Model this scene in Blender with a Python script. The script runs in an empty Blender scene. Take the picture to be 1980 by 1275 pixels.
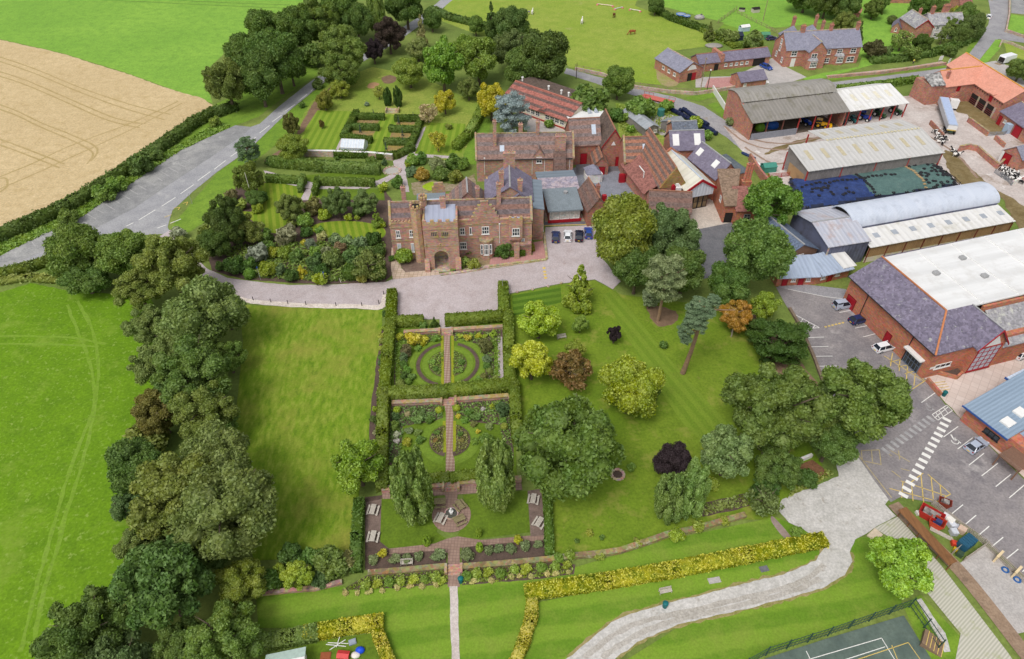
import bpy,math,random
import numpy as np
from mathutils import Vector,Matrix
R=math.radians
random.seed(7)
scene=bpy.context.scene
COL=scene.collection
# -------------- camera
CAM_H=87.0
PITCH=R(42.0)
FOC=1320.0
cam_data=bpy.data.cameras.new('drone_camera')
cam_data.sensor_width=36.0
cam_data.lens=24.0
cam_data.clip_start=0.5
cam_data.clip_end=6000.0
cam=bpy.data.objects.new('drone_camera',cam_data)
cam.location=(0,0,CAM_H)
cam.rotation_euler=(R(90)-PITCH,0,0)
COL.objects.link(cam)
scene.camera=cam
# -------------- sky, sun, exposure
SUN_EL,SUN_AZ=R(58),R(215)
world=bpy.data.worlds.new('World')
scene.world=world
world.use_nodes=True
wn,wl=world.node_tree.nodes,world.node_tree.links
bg=wn['Background']
sky=wn.new('ShaderNodeTexSky')
sky.sky_type='NISHITA'
sky.sun_disc=False
sky.sun_elevation=SUN_EL
sky.sun_rotation=SUN_AZ
sky.air_density=1.0
sky.dust_density=4.0
hs=wn.new('ShaderNodeHueSaturation')
hs.inputs['Saturation'].default_value=0.22
wl.new(sky.outputs[0],hs.inputs['Color'])
wl.new(hs.outputs[0],bg.inputs['Color'])
bg.inputs['Strength'].default_value=0.15
sun_data=bpy.data.lights.new('sun','SUN')
sun_data.energy=1.1
sun_data.angle=R(18)
sun_data.color=(1.0,0.965,0.92)
sun=bpy.data.objects.new('sun',sun_data)
sdir=Vector((math.sin(SUN_AZ)*math.cos(SUN_EL),math.cos(SUN_AZ)*math.cos(SUN_EL),math.sin(SUN_EL)))
sun.rotation_euler=sdir.to_track_quat('Z','Y').to_euler()
COL.objects.link(sun)
scene.view_settings.view_transform='Standard'
scene.view_settings.look='None'
scene.view_settings.exposure=0.08
scene.view_settings.gamma=1.0
scene.view_settings.use_curve_mapping=False
scene.render.engine='CYCLES'
scene.cycles.max_bounces=6
scene.cycles.diffuse_bounces=3
scene.cycles.use_denoising=True
try:
 scene.cycles.denoiser='OPENIMAGEDENOISE'
except Exception:
 pass
 # -------------- from photograph pixels to places on the ground
_fw=(0.0,math.cos(PITCH),-math.sin(PITCH))
_up=(0.0,math.sin(PITCH),math.cos(PITCH))
def ray(px,py):
 a=(px-990.0)/FOC
 b=(637.5-py)/FOC
 return Vector((a,_fw[1]+b*_up[1],_fw[2]+b*_up[2]))
def P(px,py,z=0.0):
 d=ray(px,py)
 t=(z-CAM_H)/d.z
 return Vector((d.x*t,d.y*t,z))
def mpp(px,py,z=0.0):
 p=P(px,py,z)
 return(p.y*_fw[1]+(z-CAM_H)*_fw[2])/FOC
 # -------------- small helpers
def tag(o,label=None,cat=None,group=None,kind=None):
 if label:o['label']=label
 if cat:o['category']=cat
 if group:o['group']=group
 if kind:o['kind']=kind
 return o
def link(o,parent=None):
 COL.objects.link(o)
 if parent is not None:o.parent=parent
 return o
def empty(name,loc,rz=0.0,label=None,cat=None,group=None):
 o=bpy.data.objects.new(name,None)
 o.empty_display_size=0.3
 o.location=loc
 o.rotation_euler=(0,0,rz)
 link(o)
 return tag(o,label,cat,group)
def copy_tree(o,parent=None):
 c=o.copy()
 COL.objects.link(c)
 if parent is not None:c.parent=parent
 for ch in[x for x in o.children]:
  copy_tree(ch,c)
 return c
class MB:
 """collects boxes, prisms, bars and tubes; build() links them as one mesh object"""
 def __init__(s):s.v=[];s.f=[]
 def face(s,pts):
  n=len(s.v);s.v+=[tuple(p)for p in pts];s.f.append(tuple(range(n,n+len(pts))));return s
 def hexa(s,c):
  n=len(s.v);s.v+=[tuple(p)for p in c]
  for q in((3,2,1,0),(4,5,6,7),(0,1,5,4),(1,2,6,5),(2,3,7,6),(3,0,4,7)):
   s.f.append(tuple(n+i for i in q))
  return s
 def box(s,x0,x1,y0,y1,z0,z1):
  return s.hexa([(x0,y0,z0),(x1,y0,z0),(x1,y1,z0),(x0,y1,z0),(x0,y0,z1),(x1,y0,z1),(x1,y1,z1),(x0,y1,z1)])
 def prism(s,poly,axis,a,b):
  def m(p,t):return(t,p[0],p[1])if axis=='u' else(p[0],t,p[1])if axis=='v' else(p[0],p[1],t)
  k=len(poly);n=len(s.v)
  s.v+=[m(p,a)for p in poly]+[m(p,b)for p in poly]
  s.f.append(tuple(n+i for i in range(k)))
  s.f.append(tuple(n+k+i for i in reversed(range(k))))
  for i in range(k):
   j=(i+1)%k
   s.f.append((n+j,n+i,n+k+i,n+k+j))
  return s
 def bar(s,p,q,w,h=None,upv=(0,0,1)):
  p,q=Vector(p),Vector(q);h=w if h is None else h
  d=(q-p).normalized();up=Vector(upv)
  if abs(d.dot(up))>.97:up=Vector((1,0,0))
  a=d.cross(up).normalized()*w/2;b=a.cross(d).normalized()*h/2
  return s.hexa([p-a-b,p+a-b,p+a+b,p-a+b,q-a-b,q+a-b,q+a+b,q-a+b])
 def cyl(s,p,q,r0,r1=None,n=8,cap=True):
  p,q=Vector(p),Vector(q);r1=r0 if r1 is None else r1
  d=(q-p).normalized();up=Vector((0,0,1))if abs(d.z)<.9 else Vector((1,0,0))
  a=d.cross(up).normalized();b=d.cross(a)
  k=len(s.v)
  for c,r in((p,r0),(q,r1)):
   for i in range(n):
    t=2*math.pi*i/n
    s.v.append(tuple(c+a*(r*math.cos(t))+b*(r*math.sin(t))))
  for i in range(n):
   j=(i+1)%n
   s.f.append((k+i,k+j,k+n+j,k+n+i))
  if cap:
   s.f.append(tuple(k+i for i in reversed(range(n))));s.f.append(tuple(k+n+i for i in range(n)))
  return s
 def tube(s,pts,rad,n=6):
  for i in range(len(pts)-1):
   r0=rad[i]if isinstance(rad,(list,tuple))else rad
   r1=rad[i+1]if isinstance(rad,(list,tuple))else rad
   s.cyl(pts[i],pts[i+1],r0,r1,n)
  return s
 def ball(s,c,rx,ry,rz,n=10,m=6):
  k=len(s.v)
  for i in range(m+1):
   t=math.pi*i/m
   for j in range(n):
    q=2*math.pi*j/n
    s.v.append((c[0]+rx*math.sin(t)*math.cos(q),c[1]+ry*math.sin(t)*math.sin(q),c[2]+rz*math.cos(t)))
  for i in range(m):
   for j in range(n):
    j2=(j+1)%n
    s.f.append((k+i*n+j,k+(i+1)*n+j,k+(i+1)*n+j2,k+i*n+j2))
  return s
 def mesh(s,name,mat=None,smooth=False):
  me=bpy.data.meshes.new(name)
  me.from_pydata(s.v,[],s.f)
  if mat:me.materials.append(mat)
  if smooth:me.polygons.foreach_set('use_smooth',[True]*len(me.polygons))
  me.update()
  return me
 def build(s,name,mat,parent=None,smooth=False):
  return link(bpy.data.objects.new(name,s.mesh(name,mat,smooth)),parent)
  # -------------- materials
def srgb(r,g,b):
 f=lambda c:(c/255/12.92)if c/255<=.04045 else((c/255+.055)/1.055)**2.4
 return(f(r),f(g),f(b))
def rgba(c):return(c[0],c[1],c[2],1.0)
class NT:
 def __init__(s,name):
  s.m=bpy.data.materials.new(name);s.m.use_nodes=True
  s.n,s.l=s.m.node_tree.nodes,s.m.node_tree.links
  s.b=s.n['Principled BSDF']
  s.b.inputs['Specular IOR Level'].default_value=0.25
 def set(s,sock,v):
  if hasattr(v,'is_linked')or hasattr(v,'links'):s.l.new(v,sock)
  else:
   if isinstance(v,tuple)and len(v)==3 and getattr(sock,'type','')=='RGBA':v=rgba(v)
   sock.default_value=v
 def pos(s):return s.n.new('ShaderNodeNewGeometry').outputs['Position']
 def obj(s):return s.n.new('ShaderNodeTexCoord').outputs['Object']
 def noise(s,vec,scale,detail=4,rough=.6):
  t=s.n.new('ShaderNodeTexNoise');s.l.new(vec,t.inputs['Vector'])
  t.inputs['Scale'].default_value=scale;t.inputs['Detail'].default_value=detail;t.inputs['Roughness'].default_value=rough
  return t.outputs['Fac']
 def voro(s,vec,scale):
  t=s.n.new('ShaderNodeTexVoronoi');s.l.new(vec,t.inputs['Vector']);t.inputs['Scale'].default_value=scale
  return t.outputs['Color']
 def ramp(s,fac,a,b):
  t=s.n.new('ShaderNodeMapRange');t.clamp=True
  s.l.new(fac,t.inputs['Value']);t.inputs['From Min'].default_value=a;t.inputs['From Max'].default_value=b
  return t.outputs[0]
 def mix(s,fac,a,b,blend='MIX'):
  t=s.n.new('ShaderNodeMix');t.data_type='RGBA';t.blend_type=blend
  s.set(t.inputs[0],fac);s.set(t.inputs[6],a);s.set(t.inputs[7],b)
  return t.outputs[2]
 def math(s,op,a,b=0.0,c=0.0):
  t=s.n.new('ShaderNodeMath');t.operation=op
  s.set(t.inputs[0],a);s.set(t.inputs[1],b);s.set(t.inputs[2],c)
  return t.outputs[0]
 def map(s,vec,rot=0.0,scale=(1,1,1)):
  t=s.n.new('ShaderNodeMapping');s.l.new(vec,t.inputs['Vector'])
  t.inputs['Rotation'].default_value=(0,0,rot);t.inputs['Scale'].default_value=scale
  return t.outputs[0]
 def sep(s,vec):
  t=s.n.new('ShaderNodeSeparateXYZ');s.l.new(vec,t.inputs[0]);return t.outputs
 def bump(s,h,strength,dist):
  t=s.n.new('ShaderNodeBump');s.l.new(h,t.inputs['Height'])
  t.inputs['Strength'].default_value=strength;t.inputs['Distance'].default_value=dist
  s.l.new(t.outputs[0],s.b.inputs['Normal'])
 def out(s,col,rough=.9,metal=0.0,spec=None):
  s.set(s.b.inputs['Base Color'],col);s.b.inputs['Roughness'].default_value=rough;s.b.inputs['Metallic'].default_value=metal
  if spec is not None:s.b.inputs['Specular IOR Level'].default_value=spec
  return s.m
_mats={}
def flat(name,c,rough=.6,metal=0.0,var=.12,scale=2.0,spec=.3):
 """one colour with slight wear"""
 if name in _mats:return _mats[name]
 t=NT(name)
 f=t.noise(t.pos(),scale,5)
 d=tuple(x*(1-var)for x in c);l=tuple(min(1,x*(1+var))for x in c)
 _mats[name]=t.out(t.mix(t.ramp(f,.3,.7),d,l),rough,metal,spec)
 return _mats[name]
def mottled(name,cols,big=.08,mid=.6,fine=4.0,rough=.95,bump=0.0,spots=None):
 """ground: three colours mixed by noise at three sizes; spots = (colour, scale, lo, hi)"""
 if name in _mats:return _mats[name]
 t=NT(name);p=t.pos()
 c=t.mix(t.ramp(t.noise(p,big,3),.35,.65),cols[0],cols[1])
 c=t.mix(t.math('MULTIPLY',t.ramp(t.noise(p,mid,5,.65),.42,.68),.75),c,cols[2])
 fn=t.noise(p,fine,3,.7)
 c=t.mix(t.ramp(fn,.25,.75),t.mix(1.0,c,(.72,.72,.72),'MULTIPLY'),t.mix(1.0,c,(1.22,1.22,1.22),'MULTIPLY'))
 for s in(spots or[]):
  c=t.mix(t.ramp(t.noise(p,s[1],5,.7),s[2],s[3]),c,s[0])
 if bump:t.bump(fn,bump,.1)
 _mats[name]=t.out(c,rough)
 return _mats[name]
def striped_lawn(name,c1,c2,angle,width,mott,wob=.25,soft=.35,tuft=None):
 if name in _mats:return _mats[name]
 t=NT(name);p=t.pos()
 x=t.sep(t.map(p,angle))[0]
 x=t.math('ADD',x,t.math('MULTIPLY',t.noise(p,.15,2),wob*4))
 s=t.math('SINE',t.math('MULTIPLY',x,math.pi/width))
 c=t.mix(t.ramp(s,-soft,soft),c1,c2)
 c=t.mix(t.math('MULTIPLY',t.ramp(t.noise(p,.25,5,.65),.45,.7),.6),c,mott)
 if tuft:
  k=t.noise(t.map(p,tuft[0],(1.5,.55,1)),.8,3,.6)
  c=t.mix(t.math('MULTIPLY',t.ramp(k,.5,.64),.65),c,tuft[1]);c=t.mix(t.math('MULTIPLY',t.ramp(k,.46,.34),.6),c,tuft[2])
  c=t.mix(t.math('MULTIPLY',t.ramp(t.noise(p,.07,5,.7),.5,.66),.55),c,tuft[3])
 fn=t.noise(p,3.5,4,.7)
 c=t.mix(t.ramp(fn,.25,.75),t.mix(1.0,c,(.75,.75,.75),'MULTIPLY'),t.mix(1.0,c,(1.2,1.2,1.2),'MULTIPLY'))
 _mats[name]=t.out(c,.95)
 return _mats[name]
def masonry(name,c1,c2,stain,lichen=None,course=6.0,rough=.92,lich=(.62,.72)):
 """brick or stone: courses, blotches, weathering"""
 if name in _mats:return _mats[name]
 t=NT(name);p=t.pos()
 st=t.noise(t.map(p,.06,(1,1,course)),1.1,3,.7)
 c=t.mix(t.ramp(st,.3,.7),c1,c2)
 c=t.mix(t.math('MULTIPLY',t.ramp(t.noise(p,.45,6,.7),.46,.68),.9),c,stain)
 fine=t.voro(t.map(p,.06,(2.2,2.2,5.5)),1.0)
 c=t.mix(.26,c,fine,'OVERLAY')
 if lichen:c=t.mix(t.ramp(t.noise(p,.8,6,.7),lich[0],lich[1]),c,lichen)
 _mats[name]=t.out(c,rough)
 return _mats[name]
def tiles(name,c1,c2,period=0.0,duty=.5,lichen=(.32,.24,.08),lo=.62,hi=.75,phase=0.0,rough=.8,axis=2,cellv=.3,slope_scale=1.0):
 """roof tiles or slates; period > 0 gives bands of two colours up the slope"""
 if name in _mats:return _mats[name]
 t=NT(name);o=t.obj()
 wob=t.math('MULTIPLY',t.noise(o,2.2,3),.12)
 if period>0:
  z=t.math('ADD',t.sep(o)[axis],wob)
  fr=t.math('FRACT',t.math('ADD',t.math('DIVIDE',z,period),phase))
  k=t.ramp(t.math('ABSOLUTE',t.math('SUBTRACT',fr,.5)),duty/2-.03,duty/2+.03)
  k=t.math('MULTIPLY_ADD',k,.85,t.math('MULTIPLY',t.noise(o,.7,4),.15))
 else:
  k=t.ramp(t.noise(o,.5,5,.65),.32,.68)
 c=t.mix(k,c1,c2)
 v=t.voro(t.map(o,0,(2.6,2.6,3.6)),1.0)
 sepc=t.n.new('ShaderNodeSeparateColor');t.l.new(v,sepc.inputs[0])
 c=t.mix(t.ramp(sepc.outputs[0],0,1),t.mix(1.0,c,(1-cellv,)*3,'MULTIPLY'),t.mix(1.0,c,(1+cellv,)*3,'MULTIPLY'))
 c=t.mix(t.ramp(t.noise(t.pos(),.9,6,.72),lo,hi),c,lichen)
 rows=t.math('FRACT',t.math('MULTIPLY',t.sep(o)[2],5.0))
 t.bump(rows,.35,.04)
 _mats[name]=t.out(c,rough)
 return _mats[name]
def sheeting(name,c1,c2,ax=0,pitch=.9,dirt=(.25,.22,.18),lo=.55,hi=.8,rough=.6,metal=0.0):
 """corrugated sheets: ribs along one axis plus streaky dirt"""
 if name in _mats:return _mats[name]
 t=NT(name);o=t.obj();s=t.sep(o)
 w=t.math('SINE',t.math('MULTIPLY',s[ax],2*math.pi/pitch))
 sc=[6.0,6.0,.6];sc[ax]=1.6;sc[1-ax]=.12
 k=t.noise(t.map(o,0,(sc[0],sc[1],.3)),.7,5,.65)
 c=t.mix(t.ramp(k,.3,.7),c1,c2)
 c=t.mix(t.math('MULTIPLY',t.ramp(w,.2,1),.18),c,tuple(x*.5 for x in c1))
 c=t.mix(t.ramp(t.noise(t.pos(),.35,6,.7),lo,hi),c,dirt)
 t.bump(w,.5,.06)
 _mats[name]=t.out(c,rough,metal)
 return _mats[name]
def paving(name,c1,c2,joint,sx=.8,sy=.8,rot=0.0,jw=.06,stain=None,checker=False):
 if name in _mats:return _mats[name]
 t=NT(name);p=t.map(t.pos(),rot,(1/sx,1/sy,1))
 s=t.sep(p)
 fx=t.math('ABSOLUTE',t.math('SUBTRACT',t.math('FRACT',s[0]),.5));fy=t.math('ABSOLUTE',t.math('SUBTRACT',t.math('FRACT',s[1]),.5))
 j=t.ramp(t.math('MAXIMUM',fx,fy),.5-jw,.5-jw*.3)
 if checker:
  k=t.math('MODULO',t.math('ABSOLUTE',t.math('ADD',t.math('FLOOR',s[0]),t.math('FLOOR',s[1]))),2.0)
  k=t.math('MULTIPLY_ADD',k,.8,t.math('MULTIPLY',t.noise(p,1.0,3),.2))
 else:
  wn=t.n.new('ShaderNodeTexWhiteNoise');fl=t.n.new('ShaderNodeVectorMath');fl.operation='FLOOR'
  t.l.new(p,fl.inputs[0]);t.l.new(fl.outputs[0],wn.inputs['Vector']);k=wn.outputs['Value']
 c=t.mix(k,c1,c2)
 c=t.mix(j,c,joint)
 if stain:c=t.mix(t.math('MULTIPLY',t.ramp(t.noise(t.pos(),.3,6,.7),.48,.72),.7),c,stain)
 _mats[name]=t.out(c,.9)
 return _mats[name]
def glass(name='window_glass',c=(.02,.024,.03)):
 if name in _mats:return _mats[name]
 t=NT(name);_mats[name]=t.out(t.mix(t.ramp(t.noise(t.pos(),.6,2),.35,.65),c,tuple(x*2.5+.01 for x in c)),.12,0,.5)
 return _mats[name]
def foliage_mat(name='foliage',second=None):
 t=NT(name)
 oi=t.n.new('ShaderNodeObjectInfo');g=t.n.new('ShaderNodeNewGeometry');rnd=g.outputs['Random Per Island']
 n=t.noise(t.pos(),.35,3)
 h=t.n.new('ShaderNodeHueSaturation')
 base=oi.outputs['Color']
 if second:base=t.mix(t.ramp(t.math('ADD',t.math('MULTIPLY',rnd,.5),t.noise(t.pos(),.9,4,.65)),.48,.74),second,base)
 t.l.new(base,h.inputs['Color'])
 t.l.new(t.math('MULTIPLY_ADD',n,-.06,.53),h.inputs['Hue'])
 t.l.new(t.math('MULTIPLY_ADD',rnd,-.25,1.06),h.inputs['Saturation'])
 t.l.new(t.math('ADD',t.math('MULTIPLY_ADD',rnd,.95,.35),t.math('MULTIPLY',n,.5)),h.inputs['Value'])
 d=t.n.new('ShaderNodeBsdfDiffuse');tr=t.n.new('ShaderNodeBsdfTranslucent');gl=t.n.new('ShaderNodeMixShader')
 t.l.new(h.outputs[0],d.inputs['Color']);t.l.new(h.outputs[0],tr.inputs['Color'])
 gl.inputs[0].default_value=.36
 t.l.new(d.outputs[0],gl.inputs[1]);t.l.new(tr.outputs[0],gl.inputs[2])
 t.l.new(gl.outputs[0],t.n['Material Output'].inputs['Surface'])
 t.n.remove(t.b)
 return t.m
FOL=foliage_mat()
VARIEG=foliage_mat('variegated_foliage',(.20,.28,.02))
BARK=mottled('bark',[(.12,.09,.06),(.18,.14,.10),(.07,.055,.04)],.5,2,8)
PINEBARK=mottled('pine_bark',[(.30,.20,.14),(.38,.22,.13),(.2,.14,.1)],.3,1.5,6)
DEADWOOD=mottled('dead_wood',[(.34,.28,.22),(.42,.36,.3),(.2,.16,.12)],.5,2,6)
# -------------- ground sheets
def spline(pts,closed,seg=6):
 out=[];n=len(pts)
 rng=range(n)if closed else range(n-1)
 for i in rng:
  p0=pts[(i-1)%n]if closed else pts[max(i-1,0)]
  p1=pts[i];p2=pts[(i+1)%n]
  p3=pts[(i+2)%n]if closed else pts[min(i+2,n-1)]
  for k in range(seg):
   t=k/seg
   out.append(.5*((2*p1)+(p2-p0)*t+(2*p0-5*p1+4*p2-p3)*t*t+(3*p1-p0-3*p2+p3)*t**3))
 if not closed:out.append(pts[-1])
 return out
def rough_edge(pts,step,jit):
 out=[];rnd=random.Random(len(pts)*13+int(pts[0].x*10))
 for i,p in enumerate(pts):
  q=pts[(i+1)%len(pts)];d=q-p;n=max(1,min(60,int(d.length/step)))
  nn=Vector((-d.y,d.x,0)).normalized()if d.length>1e-6 else Vector((0,0,0))
  for k in range(n):
   out.append(p+d*(k/n)+nn*rnd.uniform(-jit,jit))
 return out
def tri_mesh(name,pts,z,mat,skirt=0.0):
 from mathutils.geometry import tessellate_polygon
 v=[Vector((p.x,p.y,z))for p in pts]
 f=[tuple(t)for t in tessellate_polygon([v])]
 fixed=[]
 for a,b,c in f:
  n=(v[b]-v[a]).cross(v[c]-v[a])
  fixed.append((a,b,c)if n.z>=0 else(a,c,b))
 vv=[tuple(p)for p in v]
 if skirt:
  m=len(vv);vv+=[(p[0],p[1],z-skirt)for p in vv]
  for i in range(m):
   j=(i+1)%m;fixed.append((i,j,m+j,m+i))
 me=bpy.data.meshes.new(name);me.from_pydata(vv,[],fixed);me.materials.append(mat);me.update()
 return me
_lay=[0]
def sheet(name,px,mat,layer,smooth=False,jit=0.0,step=1.0,h=0.0,label=None,cat=None,kind='structure',raw=False):
 """a ground surface; px are photograph pixels on the ground"""
 pts=[Vector((p[0],p[1],0))for p in px]if raw else[P(x,y,h)for x,y in px]
 if smooth:pts=spline(pts,True)
 if jit:pts=rough_edge(pts,step,jit)
 _lay[0]+=1
 z=h+.010*layer+(_lay[0]%20)*.0004
 o=link(bpy.data.objects.new(name,tri_mesh(name,pts,z,mat,h if h>.05 else 0)))
 return tag(o,label,cat,kind=kind)
def strip_pts(px,width,raw=False,smooth=True):
 pts=[Vector((p[0],p[1],0))for p in px]if raw else[P(x,y)for x,y in px]
 if smooth and len(pts)>2:pts=spline(pts,False)
 L,Rr=[],[]
 for i,p in enumerate(pts):
  d=(pts[min(i+1,len(pts)-1)]-pts[max(i-1,0)]).normalized();n=Vector((-d.y,d.x,0))
  L.append(p+n*width/2);Rr.append(p-n*width/2)
 return L+Rr[::-1]
def path_sheet(name,px,width,mat,layer,jit=0.0,**k):
 pts=strip_pts(px,width)
 return sheet(name,[(p.x,p.y)for p in pts],mat,layer,jit=jit,raw=True,**k)
def lines(name,segs,width,mat,layer,z=0.0):
 """painted markings: list of pixel segments"""
 b=MB();_lay[0]+=1;zz=z+.010*layer+(_lay[0]%20)*.0004
 for s in segs:
  w=s[4]if len(s)>4 else width
  p,q=P(s[0],s[1]),P(s[2],s[3]);d=(q-p).normalized();n=Vector((-d.y,d.x,0))*w/2
  b.face([(p-n).to_tuple()[:2]+(zz,),(q-n).to_tuple()[:2]+(zz,),(q+n).to_tuple()[:2]+(zz,),(p+n).to_tuple()[:2]+(zz,)])
 return tag(b.build(name,mat),kind='structure')
 # -------------- plants
def quads_mesh(name,Q,extra=None):
 """Q: (N,4,3) array of leaf quads, extra: list of (verts, faces)"""
 n=len(Q);v=Q.reshape(-1,3);nq=n
 loops=np.arange(n*4);starts=np.arange(n)*4;tot=np.full(n,4)
 if extra is not None:
  ev,ef=extra
  base=len(v);v=np.concatenate([v,ev]);loops=np.concatenate([loops,(ef+base).ravel()])
  starts=np.concatenate([starts,n*4+np.arange(len(ef))*4]);tot=np.concatenate([tot,np.full(len(ef),4)])
 me=bpy.data.meshes.new(name)
 me.vertices.add(len(v));me.vertices.foreach_set('co',v.astype(np.float32).ravel())
 me.loops.add(len(loops));me.loops.foreach_set('vertex_index',loops.astype(np.int32))
 me.polygons.add(len(starts));me.polygons.foreach_set('loop_start',starts.astype(np.int32));me.polygons.foreach_set('loop_total',tot.astype(np.int32))
 me.materials.append(FOL);me.update(calc_edges=True)
 return me
def leaf_quads(rng,pos,nrm,size,jitter=.55,slim=.7):
 n=len(pos)
 nn=nrm+jitter*rng.normal(size=(n,3));nn/=np.linalg.norm(nn,axis=1)[:,None]+1e-9
 a=rng.normal(size=(n,3));t=np.cross(nn,a);t/=np.linalg.norm(t,axis=1)[:,None]+1e-9
 b=np.cross(nn,t)
 s=(size*rng.uniform(.4,1.6,n))[:,None]
 t=t*s;b=b*s*slim
 return np.stack([pos-t*.9-b*.3,pos+b*.9-t*.1,pos+t+b*.1,pos-b*.9+t*.2],axis=1)
def sphere_np(n=10,m=6):
 v=[];f=[]
 for i in range(m+1):
  for j in range(n):
   t=math.pi*i/m;q=2*math.pi*j/n
   v.append((math.sin(t)*math.cos(q),math.sin(t)*math.sin(q),math.cos(t)))
 for i in range(m):
  for j in range(n):
   f.append((i*n+j,(i+1)*n+j,(i+1)*n+(j+1)%n,i*n+(j+1)%n))
 return np.array(v),np.array(f)
SPH=sphere_np()
def fib(n,rng,j=.25):
 i=np.arange(n)+.5;z=1-2*i/n;ph=i*2.39996+rng.uniform(0,6)
 d=np.stack([np.sqrt(1-z*z)*np.cos(ph),np.sqrt(1-z*z)*np.sin(ph),z],1)+j*rng.normal(size=(n,3))*.5
 return d/np.linalg.norm(d,axis=1)[:,None]
KIND={'dome':(70,.74,(.19,.29),30000,.032,.86),
'round':(42,.66,(.20,.38),30000,.034,.84),'feather':(80,.74,(.13,.25),30000,.030,.84),'clumpy':(36,.72,(.15,.32),15000,.042,.76),
'shrub':(14,.58,(.32,.48),2600,.105,.8),'ball':(1,0,(1,1),2600,.085,.9),'column':(60,.62,(.17,.28),16000,.042,.80),
'cone':(40,.6,(.2,.32),7000,.065,.8),'cedar':(60,.8,(.13,.24),9000,.05,.6),'wispy':(40,.72,(.14,.24),2600,.06,0),'spiky':(26,.5,(.2,.4),3000,.09,.7),
'tuft':(7,.45,(.35,.55),420,.20,.7)}
_protos={}
def crown_mesh(kind,var):
 key=(kind,var)
 if key in _protos:return _protos[key]
 rng=np.random.default_rng(sum(map(ord,kind))*17+var)
 n,dist,(r0,r1),nl,ls,core=KIND[kind]
 rad=rng.uniform(r0,r1,n)
 if kind=='ball':c=np.zeros((1,3))
 elif kind in('column','cone'):
  z=rng.uniform(-.85,.88,n);prof=(1-np.abs(z)**2.6)**.6 if kind=='column' else np.clip((.95-z)/1.7,.05,1)
  a=np.arange(n)*2.39996
  rr=prof*np.where(rng.random(n)<.25,.2,dist);c=np.stack([np.cos(a)*rr,np.sin(a)*rr,z],1)
  rad=rad*np.clip(prof,.35,1)
 elif kind=='cedar':
  d=fib(n,rng);c=d*dist*rng.uniform(.55,1.1,n)[:,None];c[:,2]=np.round(c[:,2]*3.5)/3.5+rng.normal(size=n)*.03
 else:
  d=fib(n,rng,.45);c=d*(dist*(rng.uniform(.88,1.07,n)if kind=='dome' else rng.uniform(.66,1.22,n)))[:,None]
  k=max(1,n//6);c[rng.choice(n,k,False)]*=.4
  c[:,2]=np.where(c[:,2]<-.35,c[:,2]*.75,c[:,2])
 w=rad**2;li=rng.choice(n,nl,p=w/w.sum())
 d=rng.normal(size=(nl,3));d+=.55*c[li]/(np.linalg.norm(c[li],axis=1)[:,None]+.3);d[:,2]+=.35
 d/=np.linalg.norm(d,axis=1)[:,None]
 rr=rad[li]*rng.uniform(.74,1.08,nl)*(1+.10*np.sin(d[:,0]*9+li)*np.cos(d[:,1]*9+d[:,2]*7))
 sq=np.ones(3)
 if kind=='cedar':sq=np.array([1.25,1.25,.38])
 if kind in('column',):sq=np.array([.9,.9,1.7])
 pos=c[li]+d*rr[:,None]*sq
 nrm=d/sq
 if kind=='spiky':nrm=np.cross(d,rng.normal(size=(nl,3)))
 nrm/=np.linalg.norm(nrm,axis=1)[:,None]+1e-9
 Q=leaf_quads(rng,pos,nrm,ls,.75 if kind!='ball' else.35,.35 if kind in('spiky','cedar')else.7)
 ex=None
 if core:
  ev=np.concatenate([SPH[0]*(rad[i]*core)*sq+c[i]for i in range(n)]);ef=np.concatenate([SPH[1]+i*len(SPH[0])for i in range(n)])
  ex=(ev,ef)
 _protos[key]=quads_mesh(kind+'_crown',Q,ex)
 return _protos[key]
_seq=[0]
def vary(c,s=.10):
 k=1-.6*min(1,c[1]*2);c=(min(.6,c[0]*2.75*k),min(.6,c[1]*2.65*k),min(.5,c[2]*1.4))
 _seq[0]+=1;r=random.Random(_seq[0]*7919)
 k=1+r.uniform(-s,s);return(c[0]*k*(1+r.uniform(-s,s)*.5),c[1]*k,c[2]*k,1.0)
def trunk_obj(parent,H,r,lean=(0,0),mat=None,limbs=5,spread=3.0,fork=.45):
 rnd=random.Random(_seq[0]*31+5);b=MB()
 top=Vector((lean[0],lean[1],H));mid=top*.5+Vector((rnd.uniform(-.2,.2),rnd.uniform(-.2,.2),0))*r*2
 b.tube([(0,0,-.2),(0,0,.35),tuple(mid),tuple(top)],[r*1.5,r*1.05,r*.8,r*.35],8)
 for k in range(limbs):
  a=k*2.4+rnd.uniform(-.4,.4);z0=H*rnd.uniform(fork,.85);p=top*(z0/H)
  q=p+Vector((math.cos(a)*spread*.55,math.sin(a)*spread*.55,spread*rnd.uniform(.2,.5)))
  e=q+Vector((math.cos(a+.3)*spread*.4,math.sin(a+.3)*spread*.4,spread*.22))
  b.tube([tuple(p),tuple(q),tuple(e)],[r*.45,r*.28,r*.1],6)
 return b.build('trunk',mat or BARK,parent)
def solve(px,py,w,asp,clear):
 r=w/2*mpp(px,py,4);
 for _ in range(4):
  zc=clear+r*asp*.92;r=w/2*mpp(px,py,zc)
 return P(px,py,zc),r
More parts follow.
